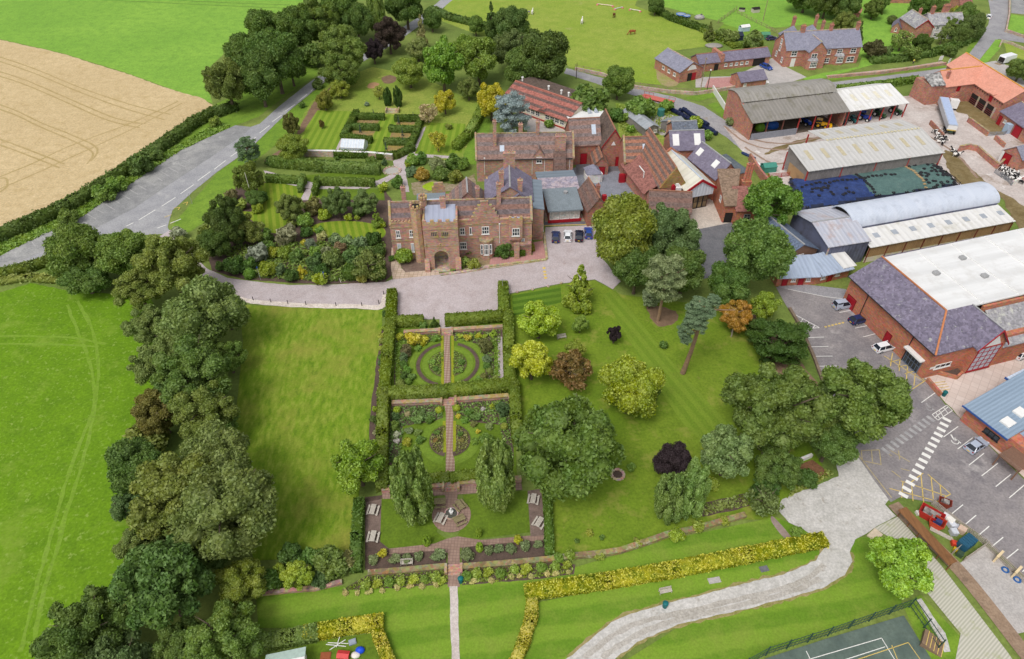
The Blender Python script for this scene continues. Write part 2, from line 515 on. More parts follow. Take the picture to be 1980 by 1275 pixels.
def tree(name,px,py,w,kind,col,label,asp=.9,clear=2.0,cat='tree',group=None,mat=None,var=None,lean=(0,0)):
 """px, py: middle of the crown in the photograph, w: crown width in pixels"""
 c,r=solve(px,py,w,asp,clear)
 t=empty(name,(c.x-lean[0],c.y-lean[1],0),0,label,cat,group)
 _seq[0]+=1;v=_seq[0]%3 if var is None else var
 o=link(bpy.data.objects.new('crown',crown_mesh(kind,v)),t)
 o.location=(lean[0],lean[1],c.z);o.scale=(r,r,r*asp);o.rotation_euler=(0,0,(_seq[0]*1.7)%6.28)
 o.color=vary(col)
 trunk_obj(t,c.z+r*asp*.35,max(.12,min(.55,r*.07)),lean,mat,5,r*.8)
 return t
def shrub(px,py,w,kind,col,label,asp=.85,name='shrub',cat='shrub',group=None,sink=.15):
 """a bush: foliage down to the ground, one mesh"""
 r=w/2*mpp(px,py,.5)
 for _ in range(3):
  zc=r*asp*(1-sink);r=w/2*mpp(px,py,zc)
 c=P(px,py,zc)
 _seq[0]+=1
 o=link(bpy.data.objects.new(name,crown_mesh(kind,_seq[0]%3)))
 o.location=c;o.scale=(r,r,r*asp);o.rotation_euler=(0,0,(_seq[0]*2.1)%6.28);o.color=vary(col)
 return tag(o,label,cat,group)
def hedge(name,px,width,h,col,label,leaf=.16,dens=26,z0=0.0,cat='hedge',group=None,bumpy=.08,closed=False,raw=False,top=None,rim=0):
 """clipped hedge along pixel points on the ground; a bumpy solid body with small leaves over it"""
 pts=[Vector((p[0],p[1],0))for p in px]if raw else[P(x,y,z0)for x,y in px]
 if closed:pts=pts+[pts[0]]
 _seq[0]+=1;rng=np.random.default_rng(_seq[0])
 allp,alln=[],[];b=MB()
 for i in range(len(pts)-1):
  p,q=pts[i],pts[i+1];d=(q-p);L=d.length;d.normalize();n=Vector((-d.y,d.x,0))
  e=width/2
  p2,q2=p-d*e*(.98 if i else 1.0),q+d*e*.98;L2=(q2-p2).length
  i2=width/2-.06
  b.hexa([tuple(p2+d*.06-n*i2+Vector((0,0,0))),tuple(q2-d*.06-n*i2),tuple(q2-d*.06+n*i2),tuple(p2+d*.06+n*i2)]+
  [tuple(x+Vector((0,0,h-.06+z0*0)))for x in(p2+d*.06-n*i2*.96,q2-d*.06-n*i2*.96,q2-d*.06+n*i2*.96,p2+d*.06+n*i2*.96)])
  dd,nn,pp=np.array(d),np.array(n),np.array(p2)
  for face in('t','a','b','s','e'):
   area=L2*width if face=='t' else L2*h if face in 'ab' else width*h
   k=int(area*dens)
   u=rng.uniform(0,L2,k);s=rng.uniform(-e,e,k);z=rng.uniform(0,h,k);jit=rng.normal(size=k)*bumpy*.5
   wave=bumpy*np.sin(u*.9+i)*np.cos(u*2.3)
   if face=='t':pos=pp+u[:,None]*dd+s[:,None]*nn+np.stack([0*u,0*u,h+jit+wave],1);no=np.tile([0,0,1.0],(k,1))
   elif face in 'ab':
    sg=1 if face=='a' else-1
    pos=pp+u[:,None]*dd+(sg*(e+jit+wave))[:,None]*nn+np.stack([0*u,0*u,z],1);no=np.tile(nn*sg,(k,1))
   else:
    uu=np.zeros(k)+jit if face=='s' else np.full(k,L2)+jit
    pos=pp+uu[:,None]*dd+s[:,None]*nn+np.stack([0*s,0*s,z],1);no=np.tile(dd*(-1 if face=='s' else 1),(k,1))
   allp.append(pos);alln.append(no)
 pos=np.concatenate(allp);no=np.concatenate(alln)
 Q=leaf_quads(rng,pos,no,leaf,.5)
 v4=[f for f in b.f]
 o=link(bpy.data.objects.new(name,quads_mesh(name,Q,(np.array(b.v),np.array(v4)))))
 o.color=vary(col,.06)
 return tag(o,label,cat,group)
def ground_cover(name,px,n,size,h,col,seed=1,kind='stuff',label=None,cat=None,smooth=False,z0=0.0,layer=6,raw=False):
 """low planting or long grass: leaves over an area"""
 rng=np.random.default_rng(seed)
 pts=np.array([[p[0],p[1]]for p in px])if raw else np.array([[P(x,y).x,P(x,y).y]for x,y in px])
 lo,hi=pts.min(0),pts.max(0);res=[]
 while sum(map(len,res))<n:
  q=rng.uniform(lo,hi,(n*3,2));ins=np.zeros(len(q),bool);j=len(pts)-1
  for i in range(len(pts)):
   a,b=pts[i],pts[j]
   cnd=((a[1]>q[:,1])!=(b[1]>q[:,1]))&(q[:,0]<(b[0]-a[0])*(q[:,1]-a[1])/(b[1]-a[1]+1e-12)+a[0])
   ins^=cnd;j=i
  res.append(q[ins])
 q=np.concatenate(res)[:n]
 cl=.5+.5*np.sin(q[:,0]*1.7+seed)*np.cos(q[:,1]*2.1+seed*2)
 z=z0+rng.uniform(.05,1,n)*h*(.45+.75*cl)
 pos=np.concatenate([q,z[:,None]],1)
 no=np.tile([0,0,1.0],(n,1))
 o=link(bpy.data.objects.new(name,quads_mesh(name,leaf_quads(rng,pos,no,size,.6))))
 o.color=vary(col,.05)
 return tag(o,label,cat,kind=kind)
 # ============== ground, fields, roads, lawns
G=srgb
def along(a,b):p=P(*b)-P(*a);return math.atan2(p.x,p.y)
M_BASE=mottled('rough_grass',[G(106,129,57),G(130,143,71),G(93,109,50)],.02,.2,2.0)
gb=MB();gb.face([(-2500,-600,0),(2500,-600,0),(2500,4000,0),(-2500,4000,0)])
tag(gb.build('ground',M_BASE),kind='structure')
M_FIELD=mottled('field_grass',[G(123,166,61),G(136,177,67),G(108,150,57)],.03,.35,1.6,spots=[(G(100,136,54),.5,.62,.72)])
M_WHEAT=mottled('ripe_wheat',[G(198,176,134),G(206,184,142),G(184,160,118)],.04,.45,2.0,bump=.4,spots=[(G(176,152,104),.22,.56,.75),(G(216,196,158),.7,.58,.72),(G(188,160,112),1.8,.6,.72)])
M_TRACK=mottled('wheel_track',[G(178,156,108),G(168,148,96),G(186,164,118)],.1,.6,3)
M_MEADOW=mottled('meadow_grass',[G(100,138,15),G(108,145,24),G(88,124,18)],.04,.3,2.2,spots=[(G(124,150,50),.12,.54,.72),(G(134,158,70),1.1,.57,.68),(G(80,118,34),.9,.66,.75)])
M_PALE=mottled('flattened_grass',[G(118,150,44),G(124,154,54),G(108,144,32)],.1,.5,2.0)
M_VERGE=mottled('verge_grass',[G(109,142,45),G(124,154,53),G(91,122,42)],.06,.4,2,spots=[(G(159,159,85),.6,.66,.76)])
M_LAWNL=striped_lawn('left_lawn_grass',G(108,137,29),G(112,141,32),R(-8),1.1,G(135,143,56),.5,.35,(R(35),G(144,159,60),G(83,116,22),G(150,143,67)))
M_PARK=mottled('park_grass',[G(107,135,32),G(122,143,43),G(96,122,30)],.05,.28,2.2,spots=[(G(150,150,70),.22,.54,.72),(G(124,130,56),.6,.62,.74),(G(156,148,84),.9,.66,.76)])
M_PARKS=striped_lawn('park_mown_stripes',G(108,135,37),G(118,143,43),along((1370,780),(1190,570)),.95,G(113,131,43),.1)
M_FINE=striped_lawn('fine_lawn_stripes',G(109,138,36),G(132,154,50),along((650,300),(690,215)),.95,G(117,141,42),.03)
M_FINE2=striped_lawn('garden_lawn_stripes',G(109,136,30),G(136,151,48),along((530,445),(522,362)),.8,G(115,138,36),.03)
M_LOWER=striped_lawn('lower_lawn_grass',G(100,135,35),G(118,149,45),R(82),2.1,G(131,147,60),.4)
M_DARKL=mottled('dark_lawn_grass',[G(96,121,30),G(105,129,37),G(84,107,30)],.08,.4,2.5)  # mottled turf in a darker green than the park lawn
M_ORCH=mottled('orchard_grass',[G(125,148,54),G(148,157,71),G(110,134,47)],.05,.3,2,spots=[(G(180,180,94),.3,.58,.72)])
M_PADD=mottled('paddock_grass',[G(136,158,55),G(151,163,72),G(122,148,49)],.035,.25,1.6,spots=[(G(159,159,98),.12,.62,.74),(G(101,148,49),.09,.66,.72)])
M_ROAD=mottled('road_asphalt',[G(158,158,161),G(168,167,168),G(142,142,146)],.05,.3,3,.85,spots=[(G(182,180,178),.16,.58,.72)])
M_LAYBY=mottled('layby_asphalt',[G(146,146,146),G(164,163,160),G(124,124,126)],.06,.35,3,.85,spots=[(G(108,110,112),.5,.63,.72),(G(190,188,184),.2,.6,.74)])
M_TARMAC=mottled('car_park_asphalt',[G(140,134,134),G(126,121,123),G(158,151,149)],.05,.3,3,.85,spots=[(G(188,182,178),.16,.6,.78),(G(108,104,108),.4,.64,.74)])
M_DARKTAR=mottled('dark_asphalt',[G(112,112,116),G(122,121,124),G(98,98,102)],.08,.5,3,.85)
M_LANE=mottled('lane_asphalt',[G(150,149,152),G(164,162,163),G(136,134,138)],.05,.3,2.5,.85,spots=[(G(150,132,108),.2,.62,.74)])
M_GRAVEL=mottled('pink_gravel',[G(184,173,173),G(192,181,182),G(171,157,155)],.05,.35,4,.95,spots=[(G(161,136,126),.3,.62,.74)])
M_WHITEG=mottled('white_gravel',[G(196,192,186),G(182,179,173),G(209,205,201)],.12,.6,3,.95,bump=.3,spots=[(G(144,134,119),.5,.6,.73),(G(134,138,96),.4,.68,.76)])
M_PALEG=mottled('pale_hardcore',[G(180,175,171),G(192,185,180),G(165,159,154)],.08,.4,4,.95,spots=[(G(144,131,108),.5,.68,.76)])
M_YARD=mottled('farm_concrete',[G(192,181,175),G(205,196,190),G(177,163,156)],.05,.25,2,.9,spots=[(G(142,122,104),.14,.56,.7),(G(220,215,211),.3,.6,.7)])
M_MUD=mottled('slurry_mud',[G(128,110,72),G(112,96,60),G(150,134,98)],.1,.5,2.5,.7,spots=[(G(84,76,40),.25,.58,.7)])
M_SOIL=mottled('bed_soil',[G(92,76,68),G(106,88,78),G(76,64,58)],.3,1.2,5)
M_BARKSOIL=mottled('bare_earth',[G(128,104,84),G(144,118,94),G(110,90,70)],.3,1.0,4)
M_STONEP=paving('stone_flags',G(186,164,146),G(204,184,166),G(150,132,112),.9,.7,.05,.07,G(160,138,104))
M_PINKP=paving('pale_pink_paving',G(206,190,180),G(216,202,193),G(182,164,154),1.25,1.25,R(38),.035,G(196,182,172))
M_BRICKP=paving('brick_terrace',G(146,120,108),G(162,136,122),G(124,102,92),.45,.45,R(3),.09,G(128,104,90))
M_CHECK=paving('diamond_brick_path',G(142,114,98),G(170,148,132),G(128,104,92),.42,.42,R(45),.03,G(150,118,100),True)
M_REDPAV=paving('red_block_paving',G(176,128,124),G(190,142,136),G(158,116,112),.5,.5,.1,.05,G(190,150,140))
M_BLUEFLOOR=mottled('grey_blue_playground',[G(130,134,144),G(140,143,152),G(118,122,130)],.1,.5,3,.8)
M_COURT=mottled('tennis_court_surface',[G(92,106,98),G(104,118,108),G(78,92,86)],.1,.5,2,.85,spots=[(G(70,86,70),.25,.6,.7)])
M_WHITE=flat('white_line_paint',G(228,226,220),.6,var=.08,scale=3)
M_FADED=mottled('worn_white_paint',[G(184,182,180),G(164,162,162),G(144,141,141)],.5,2,4)
M_YELL=mottled('yellow_line_paint',[G(226,196,104),G(214,186,96),G(190,168,110)],.4,2,4)
M_YELL2=mottled('worn_yellow_paint',[G(196,176,116),G(178,164,120),G(160,150,124)],.4,2,4)
def S(name,*a,**k):return sheet(name,*a,**k)
S('field',[(-500,10),(0,76),(120,103),(240,140),(330,172),(411,200),(395,140),(470,70),(560,22),(640,-20),(700,-90),(-700,-90)],M_FIELD,1,kind='structure')
S('wheat_field',[(-420,0),(0,77),(120,104),(240,141),(330,173),(390,190),(411,204),(400,217),(372,234),(300,277),(200,342),(100,397),(0,441),(-120,490),(-700,640),(-900,300)],M_WHEAT,2,jit=.25,step=1.2)
for k,(pl)in enumerate([
[(0,342),(60,318),(130,285),(190,262),(255,238),(320,208),(345,196)],[(-30,378),(60,340),(130,308),(200,276),(270,243),(352,200)],
[(-40,98),(60,131),(150,168),(250,202),(330,222)],[(-40,106),(60,140),(150,177),(240,210),(318,232)],[(-40,128),(40,152),(130,190),(220,228),(282,240)],[(-40,136),(40,161),(130,199),(205,232),(270,248)],
[(-60,185),(20,210),(80,238),(140,262),(182,282),(188,296),(176,312)],[(-60,193),(20,219),(80,247),(130,268),(170,288),(180,300),(168,318)],[(-40,258),(0,270),(60,292),(125,318)],[(-40,268),(0,281),(60,303),(115,325)],
[(-20,350),(10,345),(14,360),(0,372)]]):
 path_sheet('wheel_track',pl,.55,M_TRACK,3,jit=.08)
for pl in([(120,-2),(240,2),(400,10),(560,16),(640,12)],[(300,-2),(420,5),(560,10)]):
 path_sheet('wheel_track',pl,.5,flat('dark_track_grass',G(91,121,46),.95),2,jit=.08)
S('verge',[(-300,640),(0,500),(90,450),(150,426),(260,350),(350,290),(455,243),(500,226),(560,180),(625,138),(600,120),(420,200),(380,235),(200,350),(0,455),(-300,560)],M_VERGE,3,jit=.2)
S('verge',[(330,440),(420,335),(480,292),(560,214),(630,160),(650,170),(560,260),(470,330),(440,400),(350,460)],M_VERGE,3,jit=.15)
S('road',[(-300,655),(-300,610),(0,496),(90,449),(147,427),(185,400),(260,350),(350,290),(455,243),(485,246),(502,240),(540,206),(590,166),(627,140),(690,105),(760,66),(826,22),(850,2),(880,-20),(900,-20),(868,6),(845,26),(770,80),(705,118),(636,152),(560,214),(480,291),(420,333),(372,372),(333,408),(324,440),(330,452),(250,456),(180,478),(90,513),(0,540)],M_ROAD,4,jit=.06)
S('layby',[(-300,610),(0,496),(90,449),(147,427),(185,400),(260,350),(350,290),(455,243),(486,246),(470,262),(400,310),(330,356),(262,402),(190,440),(90,485),(0,520),(-300,635)],M_LAYBY,5,jit=.06)
z1=lambda L:[tuple(v/2.829 for v in s)for s in L]
lines('road_markings',z1([(690,1240,730,1220),(760,1205,850,1150),(885,1130,960,1082),(988,1062,1060,1012),(1082,990,1152,940),(1172,928,1235,880),(1262,858,1330,812),(1345,795,1400,752),(1420,730,1475,688),(1490,668,1540,632),(1560,610,1615,572),(1632,555,1680,518),(1700,500,1745,462),(1760,450,1782,430),(930,1224,990,1200),(860,1250,910,1232),(500,1310,590,1280),(330,1370,430,1338)]),.22,M_WHITE,6)
lines('road_markings',z1([(430,1200,480,1228),(480,1175,525,1200),(525,1145,570,1170),(570,1115,628,1150),(612,1088,656,1115),(660,1062,712,1092),(708,1038,757,1066),(755,1015,800,1040),(800,990,848,1016),(845,965,890,992),(880,940,930,968),(925,920,975,945),(965,895,1015,915),(1000,865,1040,885),(230,1290,270,1340),(60,1370,95,1410),(175,1325,195,1350)]),.22,M_FADED,6)
lines('road_markings',z1([(950,1140,985,1136),(985,1136,975,1150),(1000,1115,1028,1106),(1028,1106,1020,1124),(900,1190,940,1176)]),.18,M_YELL,6)
S('road',[(1598,163),(1604,160),(1715,147),(1830,132),(1850,120),(1870,108),(1893,76),(1911,48),(1915,24),(1911,0),(1905,-60),(1960,-60),(1951,0),(1949,30),(1945,62),(1985,74),(1985,84),(1930,76),(1906,100),(1893,118),(1905,128),(1880,140),(1840,150),(1800,200),(1770,190),(1790,158),(1770,160),(1614,178)],M_LANE,4,jit=.06)
S('farm_lane',[(1095,132),(1115,138),(1160,150),(1230,172),(1300,187),(1360,206),(1400,232),(1450,266),(1500,300),(1440,330),(1452,306),(1405,266),(1340,229),(1290,206),(1215,182),(1115,150),(1090,142)],M_LANE,4,jit=.12)
S('farm_yard',[(1400,246),(1450,262),(1640,205),(1760,185),(1790,180),(1815,193),(1870,192),(1924,228),(1990,270),(1990,430),(1935,372),(1850,362),(1830,330),(1560,365),(1525,372),(1500,352),(1478,325),(1440,300)],M_YARD,5,jit=.15)
S('yard_path',[(1824,295),(1850,300),(1880,330),(1920,362),(1990,410),(1990,470),(1950,410),(1925,372),(1850,352)],M_MUD,6,smooth=True,jit=.3)
S('yard_path',[(1845,196),(1871,191),(1924,228),(1955,246),(1945,258),(1920,262),(1875,236),(1870,222),(1850,218),(1838,206)],M_MUD,6,jit=.25)
S('yard_path',[(1500,285),(1560,268),(1592,268),(1540,280),(1512,290),(1480,300)],M_MUD,6,smooth=True,jit=.3)
for pl in([(1400,244),(1440,275),(1500,290),(1580,284)],[(1410,240),(1450,268),(1520,278),(1600,262)],[(1440,285),(1475,308),(1500,318),(1530,312)],[(1790,260),(1850,300),(1890,345)]):
 path_sheet('wheel_track',pl,.7,mottled('yard_dirt',[G(152,128,112),G(166,144,128),G(140,116,98)],.3,1.2,3),7,jit=.15)
S('verge',[(1322,190),(1378,176),(1400,184),(1350,196)],M_VERGE,5,jit=.1)
S('verge',[(1368,203),(1385,198),(1408,222),(1418,240),(1395,226)],M_VERGE,6,jit=.1)
S('verge',[(1599,157),(1602,152),(1826,126),(1828,131)],M_VERGE,5,jit=.05)
S('verge',[(1893,118),(1925,77),(1938,78),(1935,92),(1910,120),(1898,124)],M_FIELD,5,jit=.1)
S('verge',[(1855,118),(1880,80),(1895,76),(1872,107)],M_VERGE,5,jit=.1)
S('lawn',[(1955,28),(1990,34),(1990,68),(1948,60)],M_FIELD,5)
S('car_park',[(1955,-20),(2100,-20),(2100,40),(1955,26)],M_LAYBY,5)
S('lawn',[(1940,80),(1995,98),(1995,150),(1950,118)],M_PADD,5,jit=.1)
S('yard_path',[(1893,124),(1925,118),(1955,130),(1980,155),(1990,200),(1970,180)],M_PALEG,6,jit=.1)
S('paddock',[(870,-10),(1245,-40),(1228,12),(1300,38),(1385,70),(1370,90),(1290,100),(1300,166),(1215,160),(1100,130),(1020,60),(930,70),(850,40)],M_PADD,3,jit=.2)
S('paddock',[(1255,-60),(1900,-60),(1900,-10),(1700,25),(1640,40),(1500,54),(1400,44),(1270,10)],M_FIELD,3,jit=.2)
S('lawn',[(1660,10),(1790,10),(1830,60),(1720,112),(1660,110),(1668,40)],M_FIELD,4,jit=.1)
S('lawn',[(1398,46),(1425,28),(1492,58),(1480,66),(1440,60)],M_FIELD,5)
S('lawn',[(1372,74),(1400,46),(1470,70),(1460,84),(1400,88)],M_VERGE,4)
S('bare_patch',[(1270,124),(1300,118),(1310,165),(1275,160)],mottled('worn_earth',[G(158,140,104),G(144,150,80),G(170,150,120)],.2,.6,2),5,smooth=True,jit=.3)
S('farm_yard',[(1345,150),(1420,148),(1480,120),(1500,108),(1520,130),(1560,150),(1520,162),(1480,165),(1345,170)],M_PALEG,5,jit=.05)
S('courtyard',[(1370,152),(1425,149),(1424,170),(1362,170)],M_REDPAV,6)
S('lawn',[(1552,152),(1590,142),(1660,130),(1668,106),(1690,125),(1600,150),(1560,158)],M_FIELD,5,jit=.05)
path_sheet('path',[(1600,149),(1680,141),(1760,132),(1826,121)],2.2,mottled('pink_path',[G(190,166,150),G(176,152,138),G(200,180,166)],.3,1,4),5,jit=.05)
S('orchard',[(640,160),(720,130),(820,150),(900,190),(930,200),(915,300),(860,310),(800,300),(660,300),(580,300),(560,270),(600,200)],M_ORCH,4,jit=.15)
S('lawn',[(614,214),(680,216),(660,262),(648,301),(575,296),(590,250)],M_FINE,6)
S('lawn',[(830,238),(900,240),(893,296),(802,299)],M_FINE,6)
S('lawn',[(740,222),(770,222),(742,299),(708,299)],M_FINE,6)
S('lawn',[(915,222),(950,232),(935,320),(900,318),(896,300),(918,250)],M_VERGE,6,jit=.1)
S('path',[(818,248),(824,245),(802,298),(884,303),(884,308),(800,304),(785,322),(786,345),(792,372),(782,372),(776,345),(768,340),(750,352),(710,366),(600,366),(520,350),(510,330),(518,332),(605,354),(730,350),(752,340),(762,325),(760,312),(795,297)],M_GRAVEL,7,jit=.08)
S('path',[(662,262),(667,262),(650,302),(644,302)],M_GRAVEL,7)
S('path',[(592,366),(604,366),(596,388),(580,388)],M_GRAVEL,7)
S('bare_patch',[(712,164),(722,160),(734,163),(724,171),(712,171)],flat('bare_orange_soil',G(176,138,102),.95),7,smooth=True,jit=.15)
S('bare_patch',[(738,152),(752,146),(766,150),(762,160),(744,162)],M_BARKSOIL,7,smooth=True,jit=.2)
for q in([(692,230),(734,232),(730,240),(690,240)],[(682,252),(726,254),(720,264),(680,264)],[(768,233),(806,234),(802,242),(766,242)],[(758,256),(796,258),(792,270),(752,270)],[(752,280),(782,280),(774,298),(746,296)]):
 S('flower_bed',q,mottled('dry_bed_soil',[G(150,128,88),G(160,140,70),G(130,108,82)],.4,1.4,4),8,jit=.1)
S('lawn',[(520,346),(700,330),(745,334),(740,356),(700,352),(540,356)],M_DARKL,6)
S('bare_patch',[(565,274),(605,200),(640,168),(646,176),(600,240),(545,300),(520,322),(510,312)],M_BARKSOIL,5,jit=.2)
S('flower_bed',[(395,470),(470,340),(520,355),(745,370),(757,385),(760,530),(745,546),(640,550),(560,548),(470,540),(410,525)],M_SOIL,5,jit=.15)
S('lawn',[(503,357),(570,360),(588,372),(580,400),(548,440),(530,452),(505,440),(478,420),(466,410),(500,405)],M_FINE2,7,smooth=True)
S('lawn',[(604,362),(640,364),(606,390),(596,388)],M_FINE2,7)
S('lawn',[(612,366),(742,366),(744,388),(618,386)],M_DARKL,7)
S('lawn',[(602,440),(620,432),(660,428),(700,430),(735,438),(746,450),(735,462),(690,466),(640,462),(608,450)],M_FINE2,7,smooth=True)
S('path',[(757,480),(772,478),(776,520),(800,528),(760,540),(756,520)],M_STONEP,8)
S('flower_bed',[(776,500),(818,500),(822,528),(790,530),(776,516)],mottled('gravelly_soil',[G(120,100,90),G(138,120,108),G(100,84,76)],.4,1.5,4),8,smooth=True)
S('drive',[(300,462),(330,445),(360,480),(400,520),(440,538),(500,546),(560,552),(640,551),(745,546),(757,541),(850,530),(945,521),(1048,506),(1055,440),(1150,436),(1165,500),(1200,545),(1185,560),(1150,541),(1085,549),(985,568),(968,572),(968,606),(873,612),(873,640),(850,640),(850,618),(768,618),(764,582),(742,596),(600,590),(470,584),(440,572),(400,545),(340,500)],M_GRAVEL,6,jit=.06)
path_sheet('kerb',[(452,576),(500,585),(600,592),(690,593),(736,594),(746,570)],1.3,mottled('kerb_stones',[G(214,202,190),G(226,216,206),G(190,174,160)],.4,1.5,4),7,jit=.12)
S('terrace',[(757,530),(845,522),(850,530),(945,512),(1048,492),(1050,506),(945,520),(852,532),(760,541)],M_STONEP,8,jit=.06)
S('terrace',[(948,498),(1030,494),(1030,470),(1050,466),(1056,502),(946,514)],M_REDPAV,9)
S('flower_bed',[(888,492),(948,490),(946,512),(890,520)],mottled('stony_bed',[G(150,128,98),G(120,112,70),G(160,144,120)],.3,1.2,3),9,jit=.1)
S('steps_landing',[(1052,412),(1136,412),(1136,436),(1052,438)],M_DARKTAR,7)
lines('road_markings',[(1052,437,1136,435)],.25,M_YELL,9)
S('playground',[(1040,345),(1200,300),(1255,330),(1290,370),(1240,420),(1140,420),(1050,420)],M_BLUEFLOOR,6)
S('courtyard',[(1110,265),(1200,290),(1205,330),(1115,340)],M_DARKTAR,6)
S('courtyard',[(1320,395),(1400,380),(1420,430),(1345,445)],mottled('buff_concrete',[G(196,184,172),G(206,196,184),G(180,168,156)],.2,.8,3),7)
S('courtyard',[(1335,422),(1425,415),(1440,520),(1360,540),(1320,480)],M_DARKTAR,6)
S('courtyard',[(1000,205),(1110,225),(1110,260),(1020,255)],M_PALEG,6)
S('rough_ground',[(1190,200),(1300,210),(1340,240),(1330,290),(1200,285)],M_ORCH,5,jit=.2)
S('rough_ground',[(1250,228),(1300,224),(1320,250),(1280,262),(1256,244)],M_PALEG,6,smooth=True,jit=.3)
S('lawn',[(462,590),(600,596),(740,600),(735,700),(722,760),(712,860),(695,950),(690,1075),(490,1085),(460,940),(455,820),(470,660)],M_LAWNL,5,jit=.06)
S('lawn',[(985,571),(1085,551),(1150,543),(1200,570),(1440,600),(1475,640),(1480,720),(1590,900),(1490,1005),(1380,1005),(1290,1045),(1170,1065),(1065,1086),(1062,1000),(1000,800)],M_PARK,5,jit=.06)
S('lawn',[(990,572),(1084,554),(1086,585),(992,612)],striped_lawn('drive_lawn_stripes',G(76,108,26),G(97,128,36),R(76),.9,G(89,115,32),.05),6)
S('lawn',[(1165,570),(1190,562),(1290,690),(1370,780),(1440,850),(1395,885),(1320,820),(1240,700)],M_PARKS,6)
S('lawn',[(495,1150),(660,1135),(870,1128),(885,1128),(1110,1098),(1290,1045),(1500,1000),(1585,1040),(1500,1060),(1030,1140),(1020,1180),(985,1290),(760,1290),(730,1205),(600,1215),(500,1215)],M_LOWER,5)
S('lawn',[(1035,1166),(1590,1062),(1595,1066),(1560,1092),(1480,1120),(1330,1155),(1190,1200),(1095,1290),(1000,1290),(1020,1240)],M_LOWER,5)
S('lawn',[(1190,1290),(1320,1208),(1500,1160),(1600,1130),(1640,1100),(1650,1040),(1700,1040),(1745,1170),(1480,1262),(1440,1290)],M_LOWER,5)
S('lawn',[(1745,1170),(1780,1150),(1855,1230),(1850,1290),(1800,1290)],M_LOWER,5)
S('meadow',[(-300,660),(0,566),(60,548),(130,562),(290,575),(330,640),(310,850),(260,960),(290,1060),(200,1200),(150,1300),(-300,1300)],M_MEADOW,5,jit=.15)
for pl in([(130,590),(150,640),(170,690),(182,745),(178,800),(150,870),(120,960),(95,1050),(70,1140),(40,1260)],[(150,584),(175,630),(190,690),(188,750),(178,820),(158,900),(132,980),(108,1070),(84,1150),(60,1270)],[(-20,650),(60,651),(140,654),(205,666)],[(-20,665),(60,666),(140,668),(190,672)]):
 path_sheet('wheel_track',pl,.55,M_PALE,6,jit=.14)
z8=lambda L:[tuple((1480 if i%2==0 else 720)+v/2.298 for i,v in enumerate(s))for s in L]
b6=lambda L:[(1000+x/2.931,840+y/2.931)for x,y in L]
S('gravel_track',b6([(200,1330),(285,1270),(430,1150),(560,1050),(700,1000),(850,960),(1000,925),(1200,870),(1400,820),(1560,780),(1690,715),(1740,650),(1715,605),(1620,540),(1540,500),(1480,430),(1500,370),(1600,330),(1760,265),(1820,240)])+z8([(310,380),(385,345),(420,360)])+[(1700,920),(1722,965),(1712,976)]+z8([(580,640),(480,695),(445,720),(400,745),(375,800),(385,840),(350,900),(250,960),(100,1005),(0,1030)])+b6([(1300,990),(1100,1035),(880,1090),(680,1180),(560,1270),(500,1330)]),M_WHITEG,7,jit=.10,step=.7)
for pl in(b6([(380,1270),(560,1130),(720,1060),(900,1020),(1200,950),(1480,880),(1640,820),(1740,740)]),b6([(480,1270),(620,1170),(800,1085),(1000,1030),(1300,960),(1560,890),(1720,820)])):
 path_sheet('wheel_track',pl,.7,mottled('worn_gravel',[G(178,172,164),G(166,160,150),G(190,184,176)],.3,1,4),8,jit=.12)
M_EDGE=mottled('worn_grass_edge',[G(150,138,92),G(126,128,60),G(164,148,108)],.4,1.4,4)
path_sheet('worn_edge',b6([(285,1270),(430,1150),(560,1050),(700,1000),(850,960),(1000,925),(1200,870),(1400,820),(1560,780),(1690,715),(1738,650)]),.7,M_EDGE,6,jit=.2)
path_sheet('worn_edge',b6([(560,1270),(680,1180),(880,1090),(1100,1035),(1300,990)])+z8([(0,1030),(100,1005),(250,960),(350,900),(385,840),(375,800)]),.7,M_EDGE,6,jit=.2)
S('path',[(1495,1000),(1530,1040),(1515,1040),(1492,1010)],mottled('brown_path',[G(150,132,124),G(164,146,138),G(136,118,108)],.3,1,4),8,smooth=True)
S('car_park',[(1500,556),(1560,556),(1640,578),(1740,668),(1792,735),(1826,782),(1846,800),(1990,938),(1990,1125),(1940,1078),(1890,1032),(1800,972),(1740,962),(1722,972),(1690,930),(1650,872),(1610,800),(1580,700),(1555,640),(1520,592)],M_TARMAC,8)
S('pavement',[(1505,556),(1505,545),(1635,560),(1652,580),(1752,676),(1735,682),(1700,650),(1600,575),(1520,560)],mottled('grey_footway',[G(150,148,152),G(160,158,160),G(138,136,140)],.2,.8,3),9)
S('pavement',[(1733,682),(1752,674),(1788,709),(1888,690),(1990,650),(1990,730),(1945,740),(1862,800),(1990,912),(1990,934),(1850,803),(1840,790),(1828,780),(1790,735)],M_PINKP,9)
path_sheet('walkway',[(1727,975),(1765,1015),(1860,1110),(1980,1262),(2010,1300)],2.0,mottled('brown_tarmac_walk',[G(150,126,104),G(138,116,98),G(162,140,118)],.2,.9,4,spots=[(G(110,94,80),.4,.6,.72)]),9)
S('hardstanding',[(1846,1096),(1905,1056),(1990,1128),(1990,1222),(1958,1228),(1900,1160)],M_PALEG,8,jit=.05)
M_RIDGED=None
def ridged():
 t=NT('ridged_concrete');s=t.sep(t.map(t.pos(),R(-36)))
 w=t.math('SINE',t.math('MULTIPLY',s[1],2*math.pi/.34))
 c=t.mix(t.ramp(w,-.5,.5),G(172,170,154),G(196,192,178))
 c=t.mix(t.ramp(t.noise(t.pos(),.6,5),.55,.75),c,G(160,164,120))
 return t.out(c,.9)
M_RIDGED=ridged()
